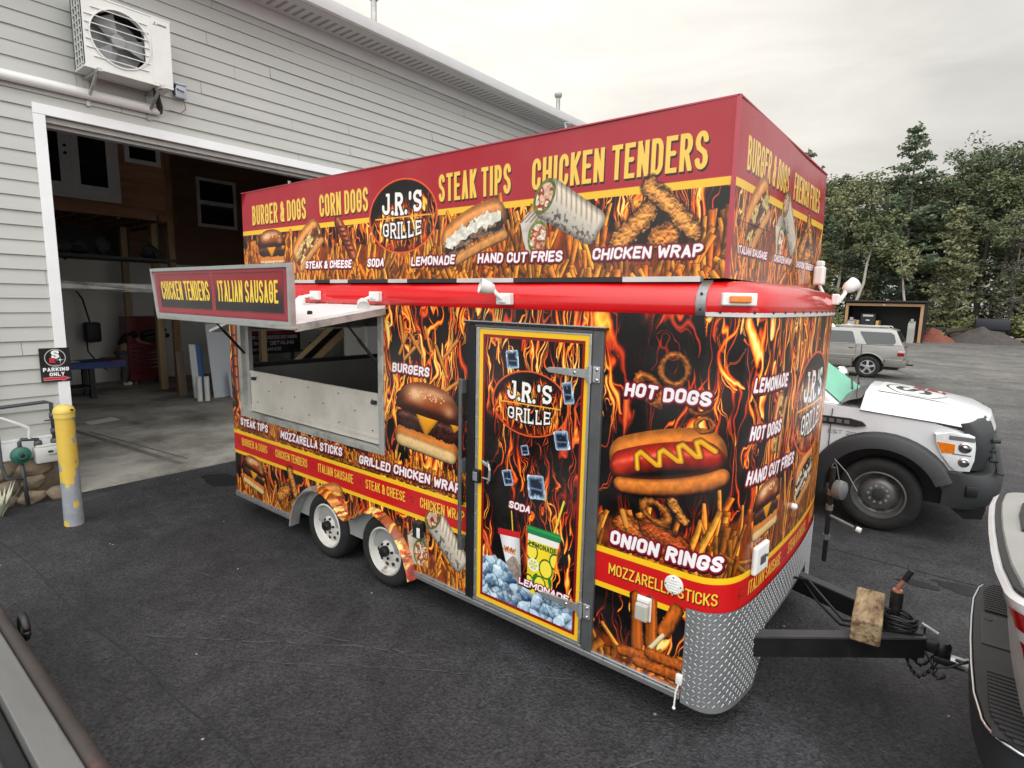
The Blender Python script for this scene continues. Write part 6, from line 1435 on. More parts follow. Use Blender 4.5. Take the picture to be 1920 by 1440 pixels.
for k in range(16): b.sphere((-14. + r.uniform(-.5, .5), r.uniform(-.4, 2.3), 3.12 + r.uniform(0, .25)), r.uniform(.1, .28), r.uniform(.1, .3), r.uniform(.1, .22), 0, 1, .3, k)
for y in (-.5, 2.3): b.tube([(-14., y, 3.1), (-14., y, 4.05)], .02, 6)
tag(obj('storage_rack', b, M['dark'], None, at=(-14, .9, 3.05)), 'dark hanging rack heaped with gear under the loft', 'rack')
# ---------------------------------------------------------------- vehicles
def slab2(mb, poly, y0, y1, inset=None, m=0, bev=.03, ms=None):
    """body block from a side outline (x,z): faces at y0 and y1, moved inward by inset(z)"""
    ins = inset or (lambda z: 0)
    A = mb.ring([(x, y0 + ins(z), z) for x, z in poly]); B = mb.ring([(x, y1 - ins(z), z) for x, z in poly]); n = len(poly)
    fs = [mb.bm.faces.new((A[i], A[(i + 1) % n], B[(i + 1) % n], B[i])) for i in range(n)]
    ends = [mb.bm.faces.new(A[::-1]), mb.bm.faces.new(B)]
    for f in fs + ends: f.material_index = m
    if bev:
        r = bmesh.ops.bevel(mb.bm, geom=[e for f in ends for e in f.edges], offset=bev, segments=3, affect='EDGES', profile=.5, material=-1)
        for f in r['faces']: f.material_index = m
def archpts(cx, cz, r, zb, n=14):
    a0 = math.asin((zb - cz)/r); return [(cx - math.cos(a0 + (math.pi - 2*a0)*k/n)*r, cz + math.sin(a0 + (math.pi - 2*a0)*k/n)*r) for k in range(n + 1)]
def road_wheel(root, x, y, z, R, w, r, style, mrim, side=-1):
    W = node('wheel', root); c = Vector((x, y, z)); A = Vector((0, side, 0))
    b = MB(); b.lathe(tyre_profile(R, w, r), c, A, 48, 0, False)
    obj('tyre', b, M['rubber'], W, smooth=50)
    b = MB()
    if style == 'truck':
        b.lathe([(r + .004, w*.45), (r - .012, w*.46), (r - .02, w*.30), (r - .035, w*.05), (r*.78, w*.02), (r*.70, w*.10), (r*.52, w*.26), (r*.46, w*.28), (.0, w*.28)], c, A, 48, 0, False)
        for k in range(8):
            a = 2*math.pi*k/8 + .2; u = Vector((math.cos(a), 0, math.sin(a))); t_ = Vector((-u.z, 0, u.x)); p = c + A*(w*.125) + u*r*.70
            b.face([p - t_*.034 - u*.020 + A*.004, p + t_*.034 - u*.020 + A*.004, p + t_*.042 + u*.016, p - t_*.042 + u*.016], 1)
        for k in range(10):
            a = 2*math.pi*k/10; b.lathe([(.014, 0), (.013, .022), (.0, .024)], c + A*(w*.28) + Vector((math.cos(a)*r*.36, 0, math.sin(a)*r*.36)), A, 8, 2)
        b.lathe([(r*.24, w*.28), (r*.23, w*.40), (r*.18, w*.42), (.0, w*.42)], c, A, 18, 1)
    else:
        b.lathe([(r + .004, w*.45), (r - .012, w*.44), (r - .02, w*.30), (r*.8, w*.10), (.0, w*.08)], c, A, 40, 1, False)
        b.lathe([(r + .003, w*.452), (r - .02, w*.45), (r - .024, w*.36)], c, A, 40, 0, False)
        for k in range(5):
            a = 2*math.pi*k/5 + .3; u = Vector((math.cos(a), 0, math.sin(a))); t_ = Vector((-u.z, 0, u.x)); q = c + A*(w*.36)
            b.loft([[q + u*d - t_*h + A*e, q + u*d + t_*h + A*e, q + u*d + t_*h - A*.04, q + u*d - t_*h - A*.04] for d, h, e in ((r*.16, .04, .01), (r*.55, .030, .012), (r*.94, .045, .0))], 0)
        b.lathe([(r*.26, w*.30), (r*.25, w*.44), (r*.12, w*.46), (.0, w*.46)], c, A, 20, 0)
    obj('rim', b, [mrim, M['dark'], M['steel']], W, smooth=40)

M['lampclear'] = mat('lamp_clear', (222, 226, 228), .1, 0., .10, 26, coat=.8); M['lampgrey'] = mat('lamp_grey', (150, 154, 158), .2, .6, .1, 20)
# ---- white work truck beyond the trailer nose
WT = thing('work_truck', (-2.4, 5.2, 0), 'white work truck with black fender flares and pale green windscreen behind the trailer nose', 'truck')
M['cream'] = mat('steel_wheel', (112, 113, 112), .42, .5, .14, 10)
yb, yf = 4.26, 6.14; cw = (-.58, .385)
b = MB()
slab2(b, [(-3.4, .55)] + [(-1.16, .55)] + archpts(cw[0], cw[1], .56, .55) + [(.0, .62), (.10, .72), (.13, 1.0), (.12, 1.18), (-.2, 1.245), (-.95, 1.30), (-2.2, 1.36), (-3.4, 1.38)], yb, yf, lambda z: .05*max(0, z - 1.0)/.35, 0, .04)
# hood: crowned, with two raised shoulders
hs = []
for x, ze, zt, x2 in ((-.84, 1.285, 1.50, 0), (-.5, 1.265, 1.475, 0), (-.15, 1.245, 1.43, .02), (.06, 1.225, 1.375, .08), (.16, 1.19, 1.30, .13), (.19, 1.12, 1.16, .15)):
    row = []
    for k in range(17):
        t = -1 + k/8; y = 5.2 + t*.90; a = abs(t); zz = ze + (zt - ze)*(1 - a**3.2) - .022*ss(.28, .5, np.float32(a))*(1 - a) + .018*math.exp(-((a - .62)/.10)**2)
        row.append((x + x2*(1 - a**2.5), y, float(zz)))
    hs.append(row)
b.loft(hs, 0, False, False)
obj('body', b, M['whitepaint'], WT, smooth=35)
b = MB(); slab2(b, [(-1.03, 1.30), (-1.98, 2.03), (-2.25, 2.08), (-3.15, 2.07), (-3.38, 1.98), (-3.4, 1.30)], 4.34, 6.06, lambda z: .30*(z - 1.30)/.78, 0, .04); obj('cab', b, M['whitepaint'], WT, smooth=35)
b = MB(); w_ = lambda x, z, o=.012: None
d = Vector((-.95, 0, .73)).normalized(); n = Vector((.73, 0, .95)).normalized()*.014
P0, P1 = Vector((-1.06, 0, 1.325)), Vector((-1.93, 0, 1.992))
Q = [P0 + n + Vector((0, 4.40, 0)), P0 + n + Vector((0, 6.0, 0)), P1 + n + Vector((0, 5.76, 0)), P1 + n + Vector((0, 4.64, 0))]; b.face(Q)
obj('windscreen', b, mat('pale_green_windscreen', (140, 214, 186), .3, 0., .06, 2, coat=.5), WT)
b = MB(); b.face([(-1.25, 4.36, 1.46 - .02), (-2.0, 4.36, 1.46), (-2.0, 4.55, 1.96), (-1.93, 4.55, 1.93)]); b.face([(-2.1, 4.36, 1.46), (-3.1, 4.36, 1.46), (-3.1, 4.55, 1.96), (-2.1, 4.55, 1.96)]); obj('side_window', b, M['glass'], WT)
b = MB(); b.loft([[(x, 5.2 + t*.86, z + .05*(1 - t*t)) for t in np.linspace(-1, 1, 11)] for x, z in ((-1.08, 1.30), (-.96, 1.375), (-.845, 1.415))], 0, False, False); b.tube([(-1.0, 4.8, 1.45), (-1.08, 5.3, 1.52)], .012, 6); b.tube([(-1.0, 5.3, 1.46), (-1.08, 5.8, 1.50)], .012, 6); b.tube([(-.9, 4.42, 1.36), (-.9, 4.40, 2.0)], .004, 5)
obj('cowl', b, M['black'], WT)
b = MB(); no = 20; ro, ri = .70, .525
for s_, yy, rr_ in ((0, 0, 0),):
    O = [(cw[0] - math.cos(a)*ro*1.0, cw[1] + math.sin(a)*ro) for a in np.linspace(.0, math.pi*.86, no)]; I = [(cw[0] - math.cos(a)*ri, cw[1] + math.sin(a)*ri) for a in np.linspace(-.1, math.pi*.86, no)]
    b.loft([[(o[0], 4.262, o[1]), (o[0]*.96 + i[0]*.04, 4.20, o[1]*.96 + i[1]*.04), (o[0]*.75 + i[0]*.25, 4.165, o[1]*.75 + i[1]*.25), (o[0]*.06 + i[0]*.94, 4.15, o[1]*.06 + i[1]*.94), (i[0], 4.165, i[1]), (i[0], 4.40, i[1])] for o, i in zip(O, I)], 0, False, False)
M['flare'] = mat('grey_black_flare', (40, 42, 45), .5, 0., .1, 8, .0003, 200)
obj('fender_flare', b, M['flare'], WT, smooth=40)
b = MB(); b.box(-3.2, -.02, 4.52, 5.9, .35, 1.15); obj('underbody', b, M['black'], WT)
b = MB(); b.prism([(-1.6, 1.10), (-.86, 1.10), (-.76, 1.125), (-.80, 1.165), (-.92, 1.185), (-1.6, 1.185)], 'y', yb - .006, yb + .03, 0, .004)
for k in range(7): b.box(-1.42 + k*.075, -1.37 + k*.075, yb - .0095, yb - .0062, 1.125, 1.165, 1)
obj('side_vent', b, [M['blackplastic'], mat('vent_lettering', (128, 128, 132), .4, .5)], WT)
def word(name, txt, org, ux, uz, h, w, m, parent, t=.14, style='block'):
    """raised lettering: the stroke alphabet as thin ribbons"""
    T = Text(txt, 0, 0, w, h, t=t, style=style, gap=.16); b = MB(); ux, uz, o = Vector(ux), Vector(uz), Vector(org); nn = ux.cross(uz).normalized()
    for ch, xs, iw, j in T.let:
        for pl in GL[ch]:
            q = [o + ux*(xs + T.t/2 + p[0]*iw) + uz*(T.t/2 + p[1]*(h - T.t)) for p in pl]
            for a, c in zip(q[:-1], q[1:]):
                dd = (c - a)
                if dd.length < 1e-6: continue
                dd.normalize(); s_ = dd.cross(nn)*T.t/2; a2, c2 = a - dd*T.t*.3, c + dd*T.t*.3; b.face([a2 - s_, c2 - s_, c2 + s_, a2 + s_])
    b.fix = False
    return obj(name, b, m, parent)
b = MB(); b.tube([(r_[0][0], r_[0][1] - .012, r_[0][2] + .001) for r_ in hs], .006, 6); obj('hood_gap', b, M['black'], WT)
b = MB(); b.tube([(-1.10, yb - .002, .62), (-1.10, yb - .002, 1.02), (-1.10, yb + .03, 1.27)], .005, 6); obj('door_gap', b, M['black'], WT)
word('lettering', 'EST 2012', (-1.12, yb - .004, 1.00), (1, 0, 0), (0, 0, 1), .042, .36, mat('grey_letters', (120, 122, 126), .5), WT)
cvh = art_hood(); b = MB(); b.fix = False
def hoodz(x, y):
    xs = [-.84, -.5, -.15, .06]; ze = np.interp(x, xs, [1.285, 1.265, 1.245, 1.225]); zt = np.interp(x, xs, [1.50, 1.475, 1.43, 1.375]); a = abs(y - 5.2)/.9
    return float(ze + (zt - ze)*(1 - a**3.2) - .022*ss(.28, .5, np.float32(a))*(1 - a) + .018*math.exp(-((a - .62)/.10)**2)) + .007
for i in range(10):
    for j in range(8):
        q = []; u_ = []
        for di, dj in ((0, 0), (1, 0), (1, 1), (0, 1)):
            u, v = (i + di)/10, (j + dj)/8; x, y = -.74 + .74*v, 4.72 + .92*u; q.append((x, y, hoodz(x, y))); u_.append((1 - v if False else u, 1 - v))
        b.face(q, 0, u_)
obj('hood_emblem', b, art_mat('hood_print', cvh, .3, .5), WT, smooth=True)
for s_, yy in ((1, yb), (-1, yf)):
    HL = node('headlight', WT)
    b = MB(); b.prism([(-.165, 1.145), (-.02, 1.172), (.11, 1.175), (.16, 1.155), (.178, 1.05), (.180, .92), (.155, .80), (.04, .785), (-.02, .83), (-.09, .945), (-.14, 1.06)], 'y', yy - .016*s_, yy + .2*s_, 0, .014); obj('lens', b, M['lampclear'], HL, smooth=40)
    b = MB(); b.prism([(-.135, 1.065), (.015, 1.06), (.02, .965), (-.085, .955)], 'y', yy - .0195*s_, yy - .0145*s_, 0, .002); obj('indicator', b, M['amber'], HL)
    for cx_, cz_, cr_ in ((.095, 1.035, .058), (.10, .885, .050)):
        b = MB(); b.lathe([(cr_, -.002), (cr_*.86, .006), (cr_*.55, .001), (cr_*.3, .006), (.0, .008)], (cx_, yy - .0165*s_, cz_), (0, -s_, 0), 20); obj('reflector', b, M['chrome'], HL, smooth=True)
    qbox('lamp_bezel', M['lampgrey'], HL, -.04, .165, yy - .0185*s_, yy - .0145*s_, 1.10, 1.145, 0, .002); qbox('lamp_divider', M['lampgrey'], HL, .0, .15, yy - .0185*s_, yy - .0145*s_, .955, .968, 0, .001)
b = MB(); gp = [(.08, .80), (.27, .81), (.30, .90), (.315, 1.02), (.30, 1.16), (.265, 1.255), (.215, 1.305), (.165, 1.30), (.12, 1.22), (.10, 1.0)]
b.loft([[(x + dx*(1 if x > .15 else .35), y, z - .03*max(0, -dx*8)*(z > 1.2)) for x, z in gp] for y, dx in ((yb + .015, -.13), (yb + .04, -.085), (yb + .09, -.045), (yb + .2, -.012), (yb + .45, .015), (5.2, .03), (yf - .45, .015), (yf - .2, -.012), (yf - .09, -.045), (yf - .04, -.085), (yf - .015, -.13))], 0)
for z in (.90, 1.0, 1.1): b.box(.30, .345, yb + .2, yf - .2, z - .02, z + .02, 0, .006)
obj('grille', b, M['flare'], WT, smooth=40)
for z, y in ((1.10, 4.5), (.90, 4.5)): b = MB(); b.tube([(.32, y, z), (.37, y, z)], .02, 8); obj('grille_lamp', b, M['black'], WT)
M['bumper'] = mat('textured_black_bumper', (38, 40, 42), .6, 0., .12, 10, .0004, 160)
b = MB()
bs_ = catmull([(4.19, -.04, .10), (4.22, -.03, .20), (4.32, .0, .31), (4.6, .02, .40), (5.2, .02, .44), (5.8, .02, .40), (6.08, .0, .31), (6.18, -.03, .20), (6.21, -.04, .10)], 3)
b.loft([[(x0, y, .44), (x1 - .05, y, .42), (x1 - .01, y, .47), (x1 + .02, y, .56), (x1 + .02, y, .66), (x1 - .01, y, .74), (x1 - .04, y, .775), (x0, y, .785)] for y, x0, x1 in bs_], 0)
b.box(.13, .235, 4.19, 4.26, .56, .67, 1, .012, rot=Rz(24)); b.prism([(.0, .42), (.16, .30), (.30, .33), (.32, .44)], 'y', 4.3, 6.1, 1); b.box(.37, .43, 4.45, 5.95, .768, .79, 0, .01)
obj('bumper', b, [M['bumper'], M['black'], M['steel']], WT, smooth=40)
b = MB(); b.lathe([(.0, -.07), (.05, -.06), (.095, -.02), (.10, .02), (.085, .035), (.0, .04)], (-1.34, 6.36, 1.47), (-.9, .3, -.1), 20); b.tube([(-1.34, 6.36, 1.42), (-1.38, 6.15, 1.36)], .02, 8); obj('wing_mirror', b, M['chrome'], WT, smooth=True)
road_wheel(WT, cw[0], 4.34, .395, .395, .24, .255, 'truck', M['cream']); road_wheel(WT, cw[0], 6.06, .395, .395, .24, .255, 'truck', M['cream'], 1)
road_wheel(WT, -4.9, 4.34, .395, .395, .3, .255, 'truck', M['cream']); road_wheel(WT, -4.9, 6.06, .395, .395, .3, .255, 'truck', M['cream'], 1)
b = MB(); b.box(-6.2, -3.5, 4.15, 6.25, .95, 1.05, 0, .01); b.box(-3.6, -3.5, 4.15, 6.25, 1.05, 1.6, 0, .01); obj('flatbed', b, M['whitepaint'], WT)

# ---- silver estate 4x4 in the yard
SV = thing('parked_car', (-3.9, 20.9, 0), 'silver off-road estate car parked in the yard beyond the white truck', 'car')
M['silver'] = mat('champagne_silver', (148, 147, 143), .3, .45, .05, 3, coat=.5); M['silver2'] = mat('grey_cladding', (116, 114, 108), .45, .2, .06, 5)
y0, y1 = 20.0, 21.72
b = MB(); wr, wf = (-2.60, .37), (-5.25, .37)
slab2(b, [(-6.1, .60), (-5.78, .60)] + archpts(wf[0], wf[1], .47, .60) + archpts(wr[0], wr[1], .47, .60) + [(-1.66, .60), (-1.61, .72), (-1.60, 1.0), (-1.66, 1.15), (-4.6, 1.13), (-5.9, 1.03), (-6.2, .92), (-6.22, .70)], y0, y1, lambda z: .03*max(0, z - .9)/.2, 0, .035)
slab2(b, [(-4.78, 1.12), (-4.05, 1.63), (-3.7, 1.69), (-2.1, 1.69), (-1.90, 1.64), (-1.66, 1.14)], y0 + .03, y1 - .03, lambda z: .20*(z - 1.12)/.57, 0, .035)
obj('body', b, M['silver'], SV, smooth=35)
for pts_, o_ in (([(-1.55, .42), (-1.53, .62), (-2.02, .66), (wr[0] + .475, .60), (wr[0] + .46, .42)], .012), ([(wf[0] + .47, .36), (wf[0] + .475, .62), (wr[0] - .475, .62), (wr[0] - .47, .36)], .008), ([(-6.3, .42), (-6.3, .66), (wf[0] - .475, .62), (wf[0] - .47, .42)], .01)):
    b = MB(); slab2(b, pts_, y0 - o_, y1 + o_, None, 0, .02); obj('cladding', b, M['silver2'], SV, smooth=35)
qbox('running_board', M['blackplastic'], SV, -4.7, -3.15, y0 - .10, y0 + .1, .30, .36, 0, .02); qbox('tow_hitch', M['blackplastic'], SV, -1.56, -1.36, 20.8, 20.9, .44, .49)
b = MB(); b.box(-6.0, -1.75, y0 + .28, y1 - .28, .30, .9); obj('underbody', b, M['black'], SV)
yw = lambda z: y0 + .03 + .20*(z - 1.12)/.57 - .012
for poly in ([(-2.86, 1.17), (-3.0, 1.55), (-3.05, 1.575), (-2.02, 1.565), (-1.90, 1.50), (-1.84, 1.25), (-1.90, 1.175)], [(-3.02, 1.17), (-3.14, 1.52), (-3.20, 1.57), (-3.86, 1.57), (-3.86, 1.17)], [(-3.94, 1.17), (-3.94, 1.57), (-4.06, 1.55), (-4.62, 1.17)]):
    if poly[0][0] == -2.86: poly = [(-2.70, 1.17), (-2.92, 1.52), (-2.93, 1.575), (-2.04, 1.565), (-1.93, 1.50), (-1.86, 1.25), (-1.92, 1.175)]
    b = MB(); b.face([(x, yw(z), z) for x, z in poly]); obj('side_window', b, M['glass'], SV)
b = MB(); b.face([(-1.70, 20.2, 1.19), (-1.70, 21.5, 1.19), (-1.885, 21.4, 1.60), (-1.885, 20.3, 1.60)]); bmesh.ops.translate(b.bm, verts=b.bm.verts[:], vec=(.012, 0, .006)); obj('rear_window', b, M['glass'], SV)
b = MB(); b.box(-1.78, -1.585, y0 - .012, y0 + .10, .80, 1.02, 0, .02); b.box(-1.775, -1.582, y0 - .0145, y0 + .09, .91, 1.0, 1, .01); obj('tail_light', b, [M['redlens'], M['clearlens']], SV)
for yr_ in (y0 + .32, y1 - .32): b = MB(); b.tube([(-3.75, yr_, 1.70), (-3.7, yr_, 1.745), (-2.15, yr_, 1.745), (-2.1, yr_, 1.70)], .018, 8); obj('roof_rail', b, M['aludull'], SV, smooth=40)
for x in (-3.22, -4.2): qbox('door_handle', M['blackplastic'], SV, x, x + .16, y0, y0 + .035, .99, 1.015, 0, .005)
for x in (-3.0, -3.92): qbox('door_seam', M['blackplastic'], SV, x, x + .005, y0 - .002, y0 + .03, .64, 1.13)
qbox('side_moulding', M['aludull'], SV, -3.98, -3.0, y0 - .012, y0 + .02, .74, .765, 0, .004); qbox('bumper_moulding', M['aludull'], SV, -2.1, -1.62, y0 - .012, y0 + .02, .655, .672, 0, .004); qbox('tailgate_handle', M['blackplastic'], SV, -1.62, -1.56, y0 + .1, y0 + .2, 1.10, 1.13, 0, .006)
b = MB(); A_ = [(wr[0] - math.cos(a)*.48, wr[1] + math.sin(a)*.48) for a in np.linspace(.3, math.pi - .3, 16)]; b.tube([(x, y0 - .005, z) for x, z in A_], .022, 8); obj('arch_lip', b, M['silver'], SV, smooth=True)
for x in (wr[0], wf[0]):
    road_wheel(SV, x, y0 + .12, .37, .37, .25, .235, 'alloy', M['alu']); road_wheel(SV, x, y1 - .12, .37, .37, .25, .235, 'alloy', M['alu'], 1)

# ---- white pickup hitched close to the trailer
PK = thing('pickup_truck', (2.0, 1.02, 0), 'white pickup tail with ribbed black step bumper, backed up to the trailer tongue', 'pickup')
ypc = 1.02
def bedplan(x_rear, hw, rr, back=5.):
    P = [(back, -hw)]
    for a in np.linspace(-90, -180, 8): P.append((x_rear + rr + rr*math.cos(math.radians(a)) + .0, -(hw - rr) + rr*math.sin(math.radians(a))))
    for t in (-.6, -.3, 0, .3, .6): P.append((x_rear - .035*(1 - t*t), t*hw))
    for a in np.linspace(180, 90, 8): P.append((x_rear + rr + rr*math.cos(math.radians(a)), (hw - rr) + rr*math.sin(math.radians(a))))
    P.append((back, hw)); return P
b = MB(); LV = ((.46, .44, .95, .10), (.60, .39, .965, .14), (.80, .36, .97, .16), (1.0, .315, .965, .17), (1.14, .265, .95, .17), (1.205, .235, .935, .17), (1.222, .25, .92, .16))
b.loft([[(x, ypc + y, z) for x, y in bedplan(xr, hw, rr)] for z, xr, hw, rr in LV], 0)
obj('body', b, M['whitepaint'], PK, smooth=40)
b = MB()
b.loft([[(x, ypc + y, z) for x, y in bedplan(xr, hw, rr)] for z, xr, hw, rr in ((1.2225, .262, .912, .155), (1.240, .262, .912, .155))], 1)
b.loft([[(x, ypc + y, z) for x, y in bedplan(xr, hw, rr)] for z, xr, hw, rr in ((1.2405, .288, .885, .145), (1.250, .293, .88, .145))], 0)
b.tube([(.37, ypc + .55, 1.258), (.345, ypc + .3, 1.258), (.34, ypc + .0, 1.258)], .012, 6, 1)
obj('bed_cover', b, [mat('grey_bed_cover', (138, 138, 135), .6, 0., .08, 3, .0005, 60), M['blackplastic']], PK)
TLp = node('tail_light', PK)
b = MB()
def corner(xr, hw, rr, a, o): return (xr + rr + (rr + o)*math.cos(math.radians(a)), ypc - (hw - rr) + (rr + o)*math.sin(math.radians(a)))
def lampband(z0, z1, nm, m):
    b = MB(); rows = []
    for k in range(7):
        z = z0 + (z1 - z0)*k/6; xr = np.interp(z, [q[0] for q in LV], [q[1] for q in LV]); hw = np.interp(z, [q[0] for q in LV], [q[2] for q in LV]); rr = np.interp(z, [q[0] for q in LV], [q[3] for q in LV])
        rows.append([corner(xr, hw, rr, a, .012) + (z,) for a in np.linspace(-158, -92, 10)] + [(xr + rr + .16, ypc - hw - .012, z)])
    b.loft(rows, 0, False, False); return obj(nm, b, m, TLp, smooth=True)
lampband(1.09, 1.17, 'red_lens', M['redlens']); lampband(1.04, 1.089, 'clear_lens', M['clearlens']); lampband(.80, 1.039, 'red_lens', M['redlens'])
b = MB()
bp = lambda xr, hw, rr, d: [(x, ypc + y) for x, y in bedplan(xr, hw, rr, d)]
b.prism(bp(.235, .95, .22, .62), 'z', .40, .60, 0, .0)
b.fix = True
obj('bumper', b, [M['bumper']], PK, smooth=30)
for ya, yb_ in ((ypc + .40, ypc + .90), (ypc - .90, ypc - .32)):
    b = MB(); n = int((yb_ - ya)/.036)
    for k in range(n):
        y = ya + k*.036; t = abs(y + .012 - ypc)/.95; xr = .242 + max(0, (t - .72))**2*1.6
        b.box(xr + .012, .42, y, y + .022, .601, .614, 0, .004)
    b.box(.26, .42, ya, yb_ - .01, .6005, .603, 0)
    obj('step_pad', b, M['blackplastic'], PK)
b = MB(); b.box(.235, .42, ypc - .05, ypc + .36, .601, .606, 1, .002); b.box(.40, .46, ypc - .12, ypc + .12, .6065, .80, 1, .01); b.lathe([(.02, 0), (.018, .004)], (.27, ypc + .28, .606), 'z', 10, 1)
obj('hitch_recess', b, [M['blackplastic'], M['black']], PK)
b = MB(); pl_ = bedplan(.225, .955, .22, .6)
b.tube([(x, ypc + y, .588) for x, y in pl_[1:-1]], .008, 6); obj('chrome_strip', b, M['chrome'], PK, smooth=True)
b = MB(); b.tube([(.372, ypc - .28, .66), (.36, ypc - .28, .82), (.36, ypc + .02, .82), (.372, ypc + .02, .66)], .012, 8, 0); b.box(.362, .368, ypc - .28, ypc + .02, .66, .82, 1); obj('licence_plate', b, [M['chrome'], M['white']], PK)
b = MB(); b.box(.14, .50, ypc + .065, ypc + .125, .345, .405, 0, .006); b.tube([(.12, ypc + .095, .375), (.235, ypc + .095, .375)], .034, 14, 1); b.lathe([(.04, -.012), (.04, .012)], (.20, ypc + .095, .375), 'x', 16, 1); b.box(.04, .15, ypc + .06, ypc + .13, .345, .39, 0, .008)
obj('tow_bar', b, [M['black'], M['steel']], PK, smooth=40)
b = MB(); b.box(.62, 5., ypc - .7, ypc + .7, .35, .6); obj('underbody', b, M['black'], PK)
b = MB(); slab2(b, [(2.15, 1.24), (2.3, 1.85), (2.6, 1.92), (3.7, 1.92), (4.6, 1.24)], ypc - .9, ypc + .9, lambda z: .22*(z - 1.24)/.68, 0, .04); obj('cab', b, M['whitepaint'], PK, smooth=35)
for x in (1.55, 5.0):
    for s_, yy in ((-1, ypc - .83), (1, ypc + .83)): road_wheel(PK, x, yy, .40, .40, .27, .24, 'alloy', M['alu'], s_)
# ---- the flat deck the picture is taken from: its edge runs across the lower left corner
FD = thing('flatbed_trailer', (-1.6, -3.4, .0), 'worn flatbed deck with bare grey steel edge and rusty outer tube', 'flatbed')
ZR = .80
b = MB(); b.box(-5.2, 2.5, -2.525, -2.425, ZR - .10, ZR, 0, .006); b.fix = True
obj('edge_rail', b, mat('scratched_grey_steel', (112, 112, 110), .5, .3, .12, 2.5, .0014, 14, two=(80, 79, 77), ts=5, tt=(.54, .76), aniso=(.6, 2, 2)), FD)
b = MB(); b.tube([(-5.2, -2.393, ZR - .035), (2.5, -2.393, ZR - .035)], .033, 16); obj('side_tube', b, mat('rusty_tube', (62, 56, 54), .6, .2, .2, 6, .001, 40, two=(112, 66, 50), ts=2.4, tt=(.56, .66)), FD, smooth=40)
for x in (-3.46, -1.1):
    b = MB(); q = [Vector((x + .055*math.cos(a), -2.335, ZR - .03 + .055*math.sin(a))) for a in np.linspace(0, 2*math.pi, 25)]; b.tube(q, .017, 10)
    obj('tie_ring', b, M['black'], FD, smooth=True)
b = MB(); r = random.Random(6)
b.box(-5.2, 2.5, -4.6, -2.535, ZR - .12, ZR - .055, 1)
for i in range(64):
    for j in range(18):
        x, y = -5.18 + i*.12 + (.06 if j % 2 else 0), -4.58 + j*.118; h = r.uniform(.0, .014)
        if y + .11 < -2.535: b.box(x, x + .108, y, y + .104, ZR - .054, ZR - .036 + h, 0, .008, 1)
obj('deck', b, [mat('rubber_deck_blocks', (46, 46, 47), .5, 0., .3, 12, .0012, 60, two=(88, 88, 88), ts=9, tt=(.58, .72)), M['black']], FD)
for x in (-3.9, -.4, 1.6):
    b = MB(); b.lathe(tyre_profile(.34, .22, .2), (x, -4.2, .34), 'y', 30, 0, False); b.lathe([(.2, .05), (.0, .05)], (x, -4.2, .34), 'y', 20, 1); obj('wheel', b, [M['rubber'], M['steel']], FD, smooth=40)
# ---------------------------------------------------------------- ground
def ground_sheet(name, x0, x1, y0, y1, z, m, n=1):
    b = MB(); b.face([(x0, y0, z), (x1, y0, z), (x1, y1, z), (x0, y1, z)]); b.fix = False
    return tag(obj(name, b, m), kind='structure')
ground_sheet('ground', -700, 700, -500, 900, -.004, mat('bare_earth', (112, 100, 84), .95, 0., .25, .4, two=(84, 88, 60), ts=.15, tt=(.45, .6)))
ma = bpy.data.materials.new('asphalt'); ma.use_nodes = True; t = ma.node_tree; bs = t.nodes['Principled BSDF']
def nd(tp, **k):
    n = t.nodes.new(tp)
    for a, c in k.items():
        if a in n.inputs: n.inputs[a].default_value = c
        else: setattr(n, a, c)
    return n
lk = lambda a, c: t.links.new(a, c)
tc = nd('ShaderNodeTexCoord'); P = tc.outputs['Object']
agg = nd('ShaderNodeTexVoronoi', Scale=70.); lk(P, agg.inputs['Vector'])
n1 = nd('ShaderNodeTexNoise', Scale=.55, Detail=8., Roughness=.62); lk(P, n1.inputs['Vector'])
n2 = nd('ShaderNodeTexNoise', Scale=38., Detail=5., Roughness=.7); lk(P, n2.inputs['Vector'])
n3 = nd('ShaderNodeTexNoise', Scale=3.2, Detail=6., Roughness=.6, Distortion=.8); lk(P, n3.inputs['Vector'])
sp = nd('ShaderNodeSeparateXYZ'); lk(P, sp.inputs[0])
# newer black mat near the building, older grey paving farther out
old = nd('ShaderNodeMath', operation='MULTIPLY_ADD'); old.inputs[1].default_value = 6.; lk(n1.outputs['Fac'], old.inputs[0]); lk(sp.outputs['Y'], old.inputs[2])
ok = nd('ShaderNodeMapRange'); ok.inputs['From Min'].default_value = 9.; ok.inputs['From Max'].default_value = 26.; lk(old.outputs[0], ok.inputs['Value'])
base = nd('ShaderNodeMix', data_type='RGBA'); base.inputs['A'].default_value = (.036, .0355, .039, 1); base.inputs['B'].default_value = (.112, .108, .102, 1); lk(ok.outputs[0], base.inputs['Factor'])
v1 = nd('ShaderNodeMapRange'); v1.inputs['From Min'].default_value = .3; v1.inputs['From Max'].default_value = .7; v1.inputs['To Min'].default_value = .62; v1.inputs['To Max'].default_value = 1.45; lk(n1.outputs['Fac'], v1.inputs['Value'])
v2 = nd('ShaderNodeMapRange'); v2.inputs['From Min'].default_value = .3; v2.inputs['From Max'].default_value = .75; v2.inputs['To Min'].default_value = .72; v2.inputs['To Max'].default_value = 1.36; lk(n2.outputs['Fac'], v2.inputs['Value'])
v3 = nd('ShaderNodeMapRange'); v3.inputs['From Min'].default_value = .35; v3.inputs['From Max'].default_value = .7; v3.inputs['To Min'].default_value = .75; v3.inputs['To Max'].default_value = 1.3; lk(n3.outputs['Fac'], v3.inputs['Value'])
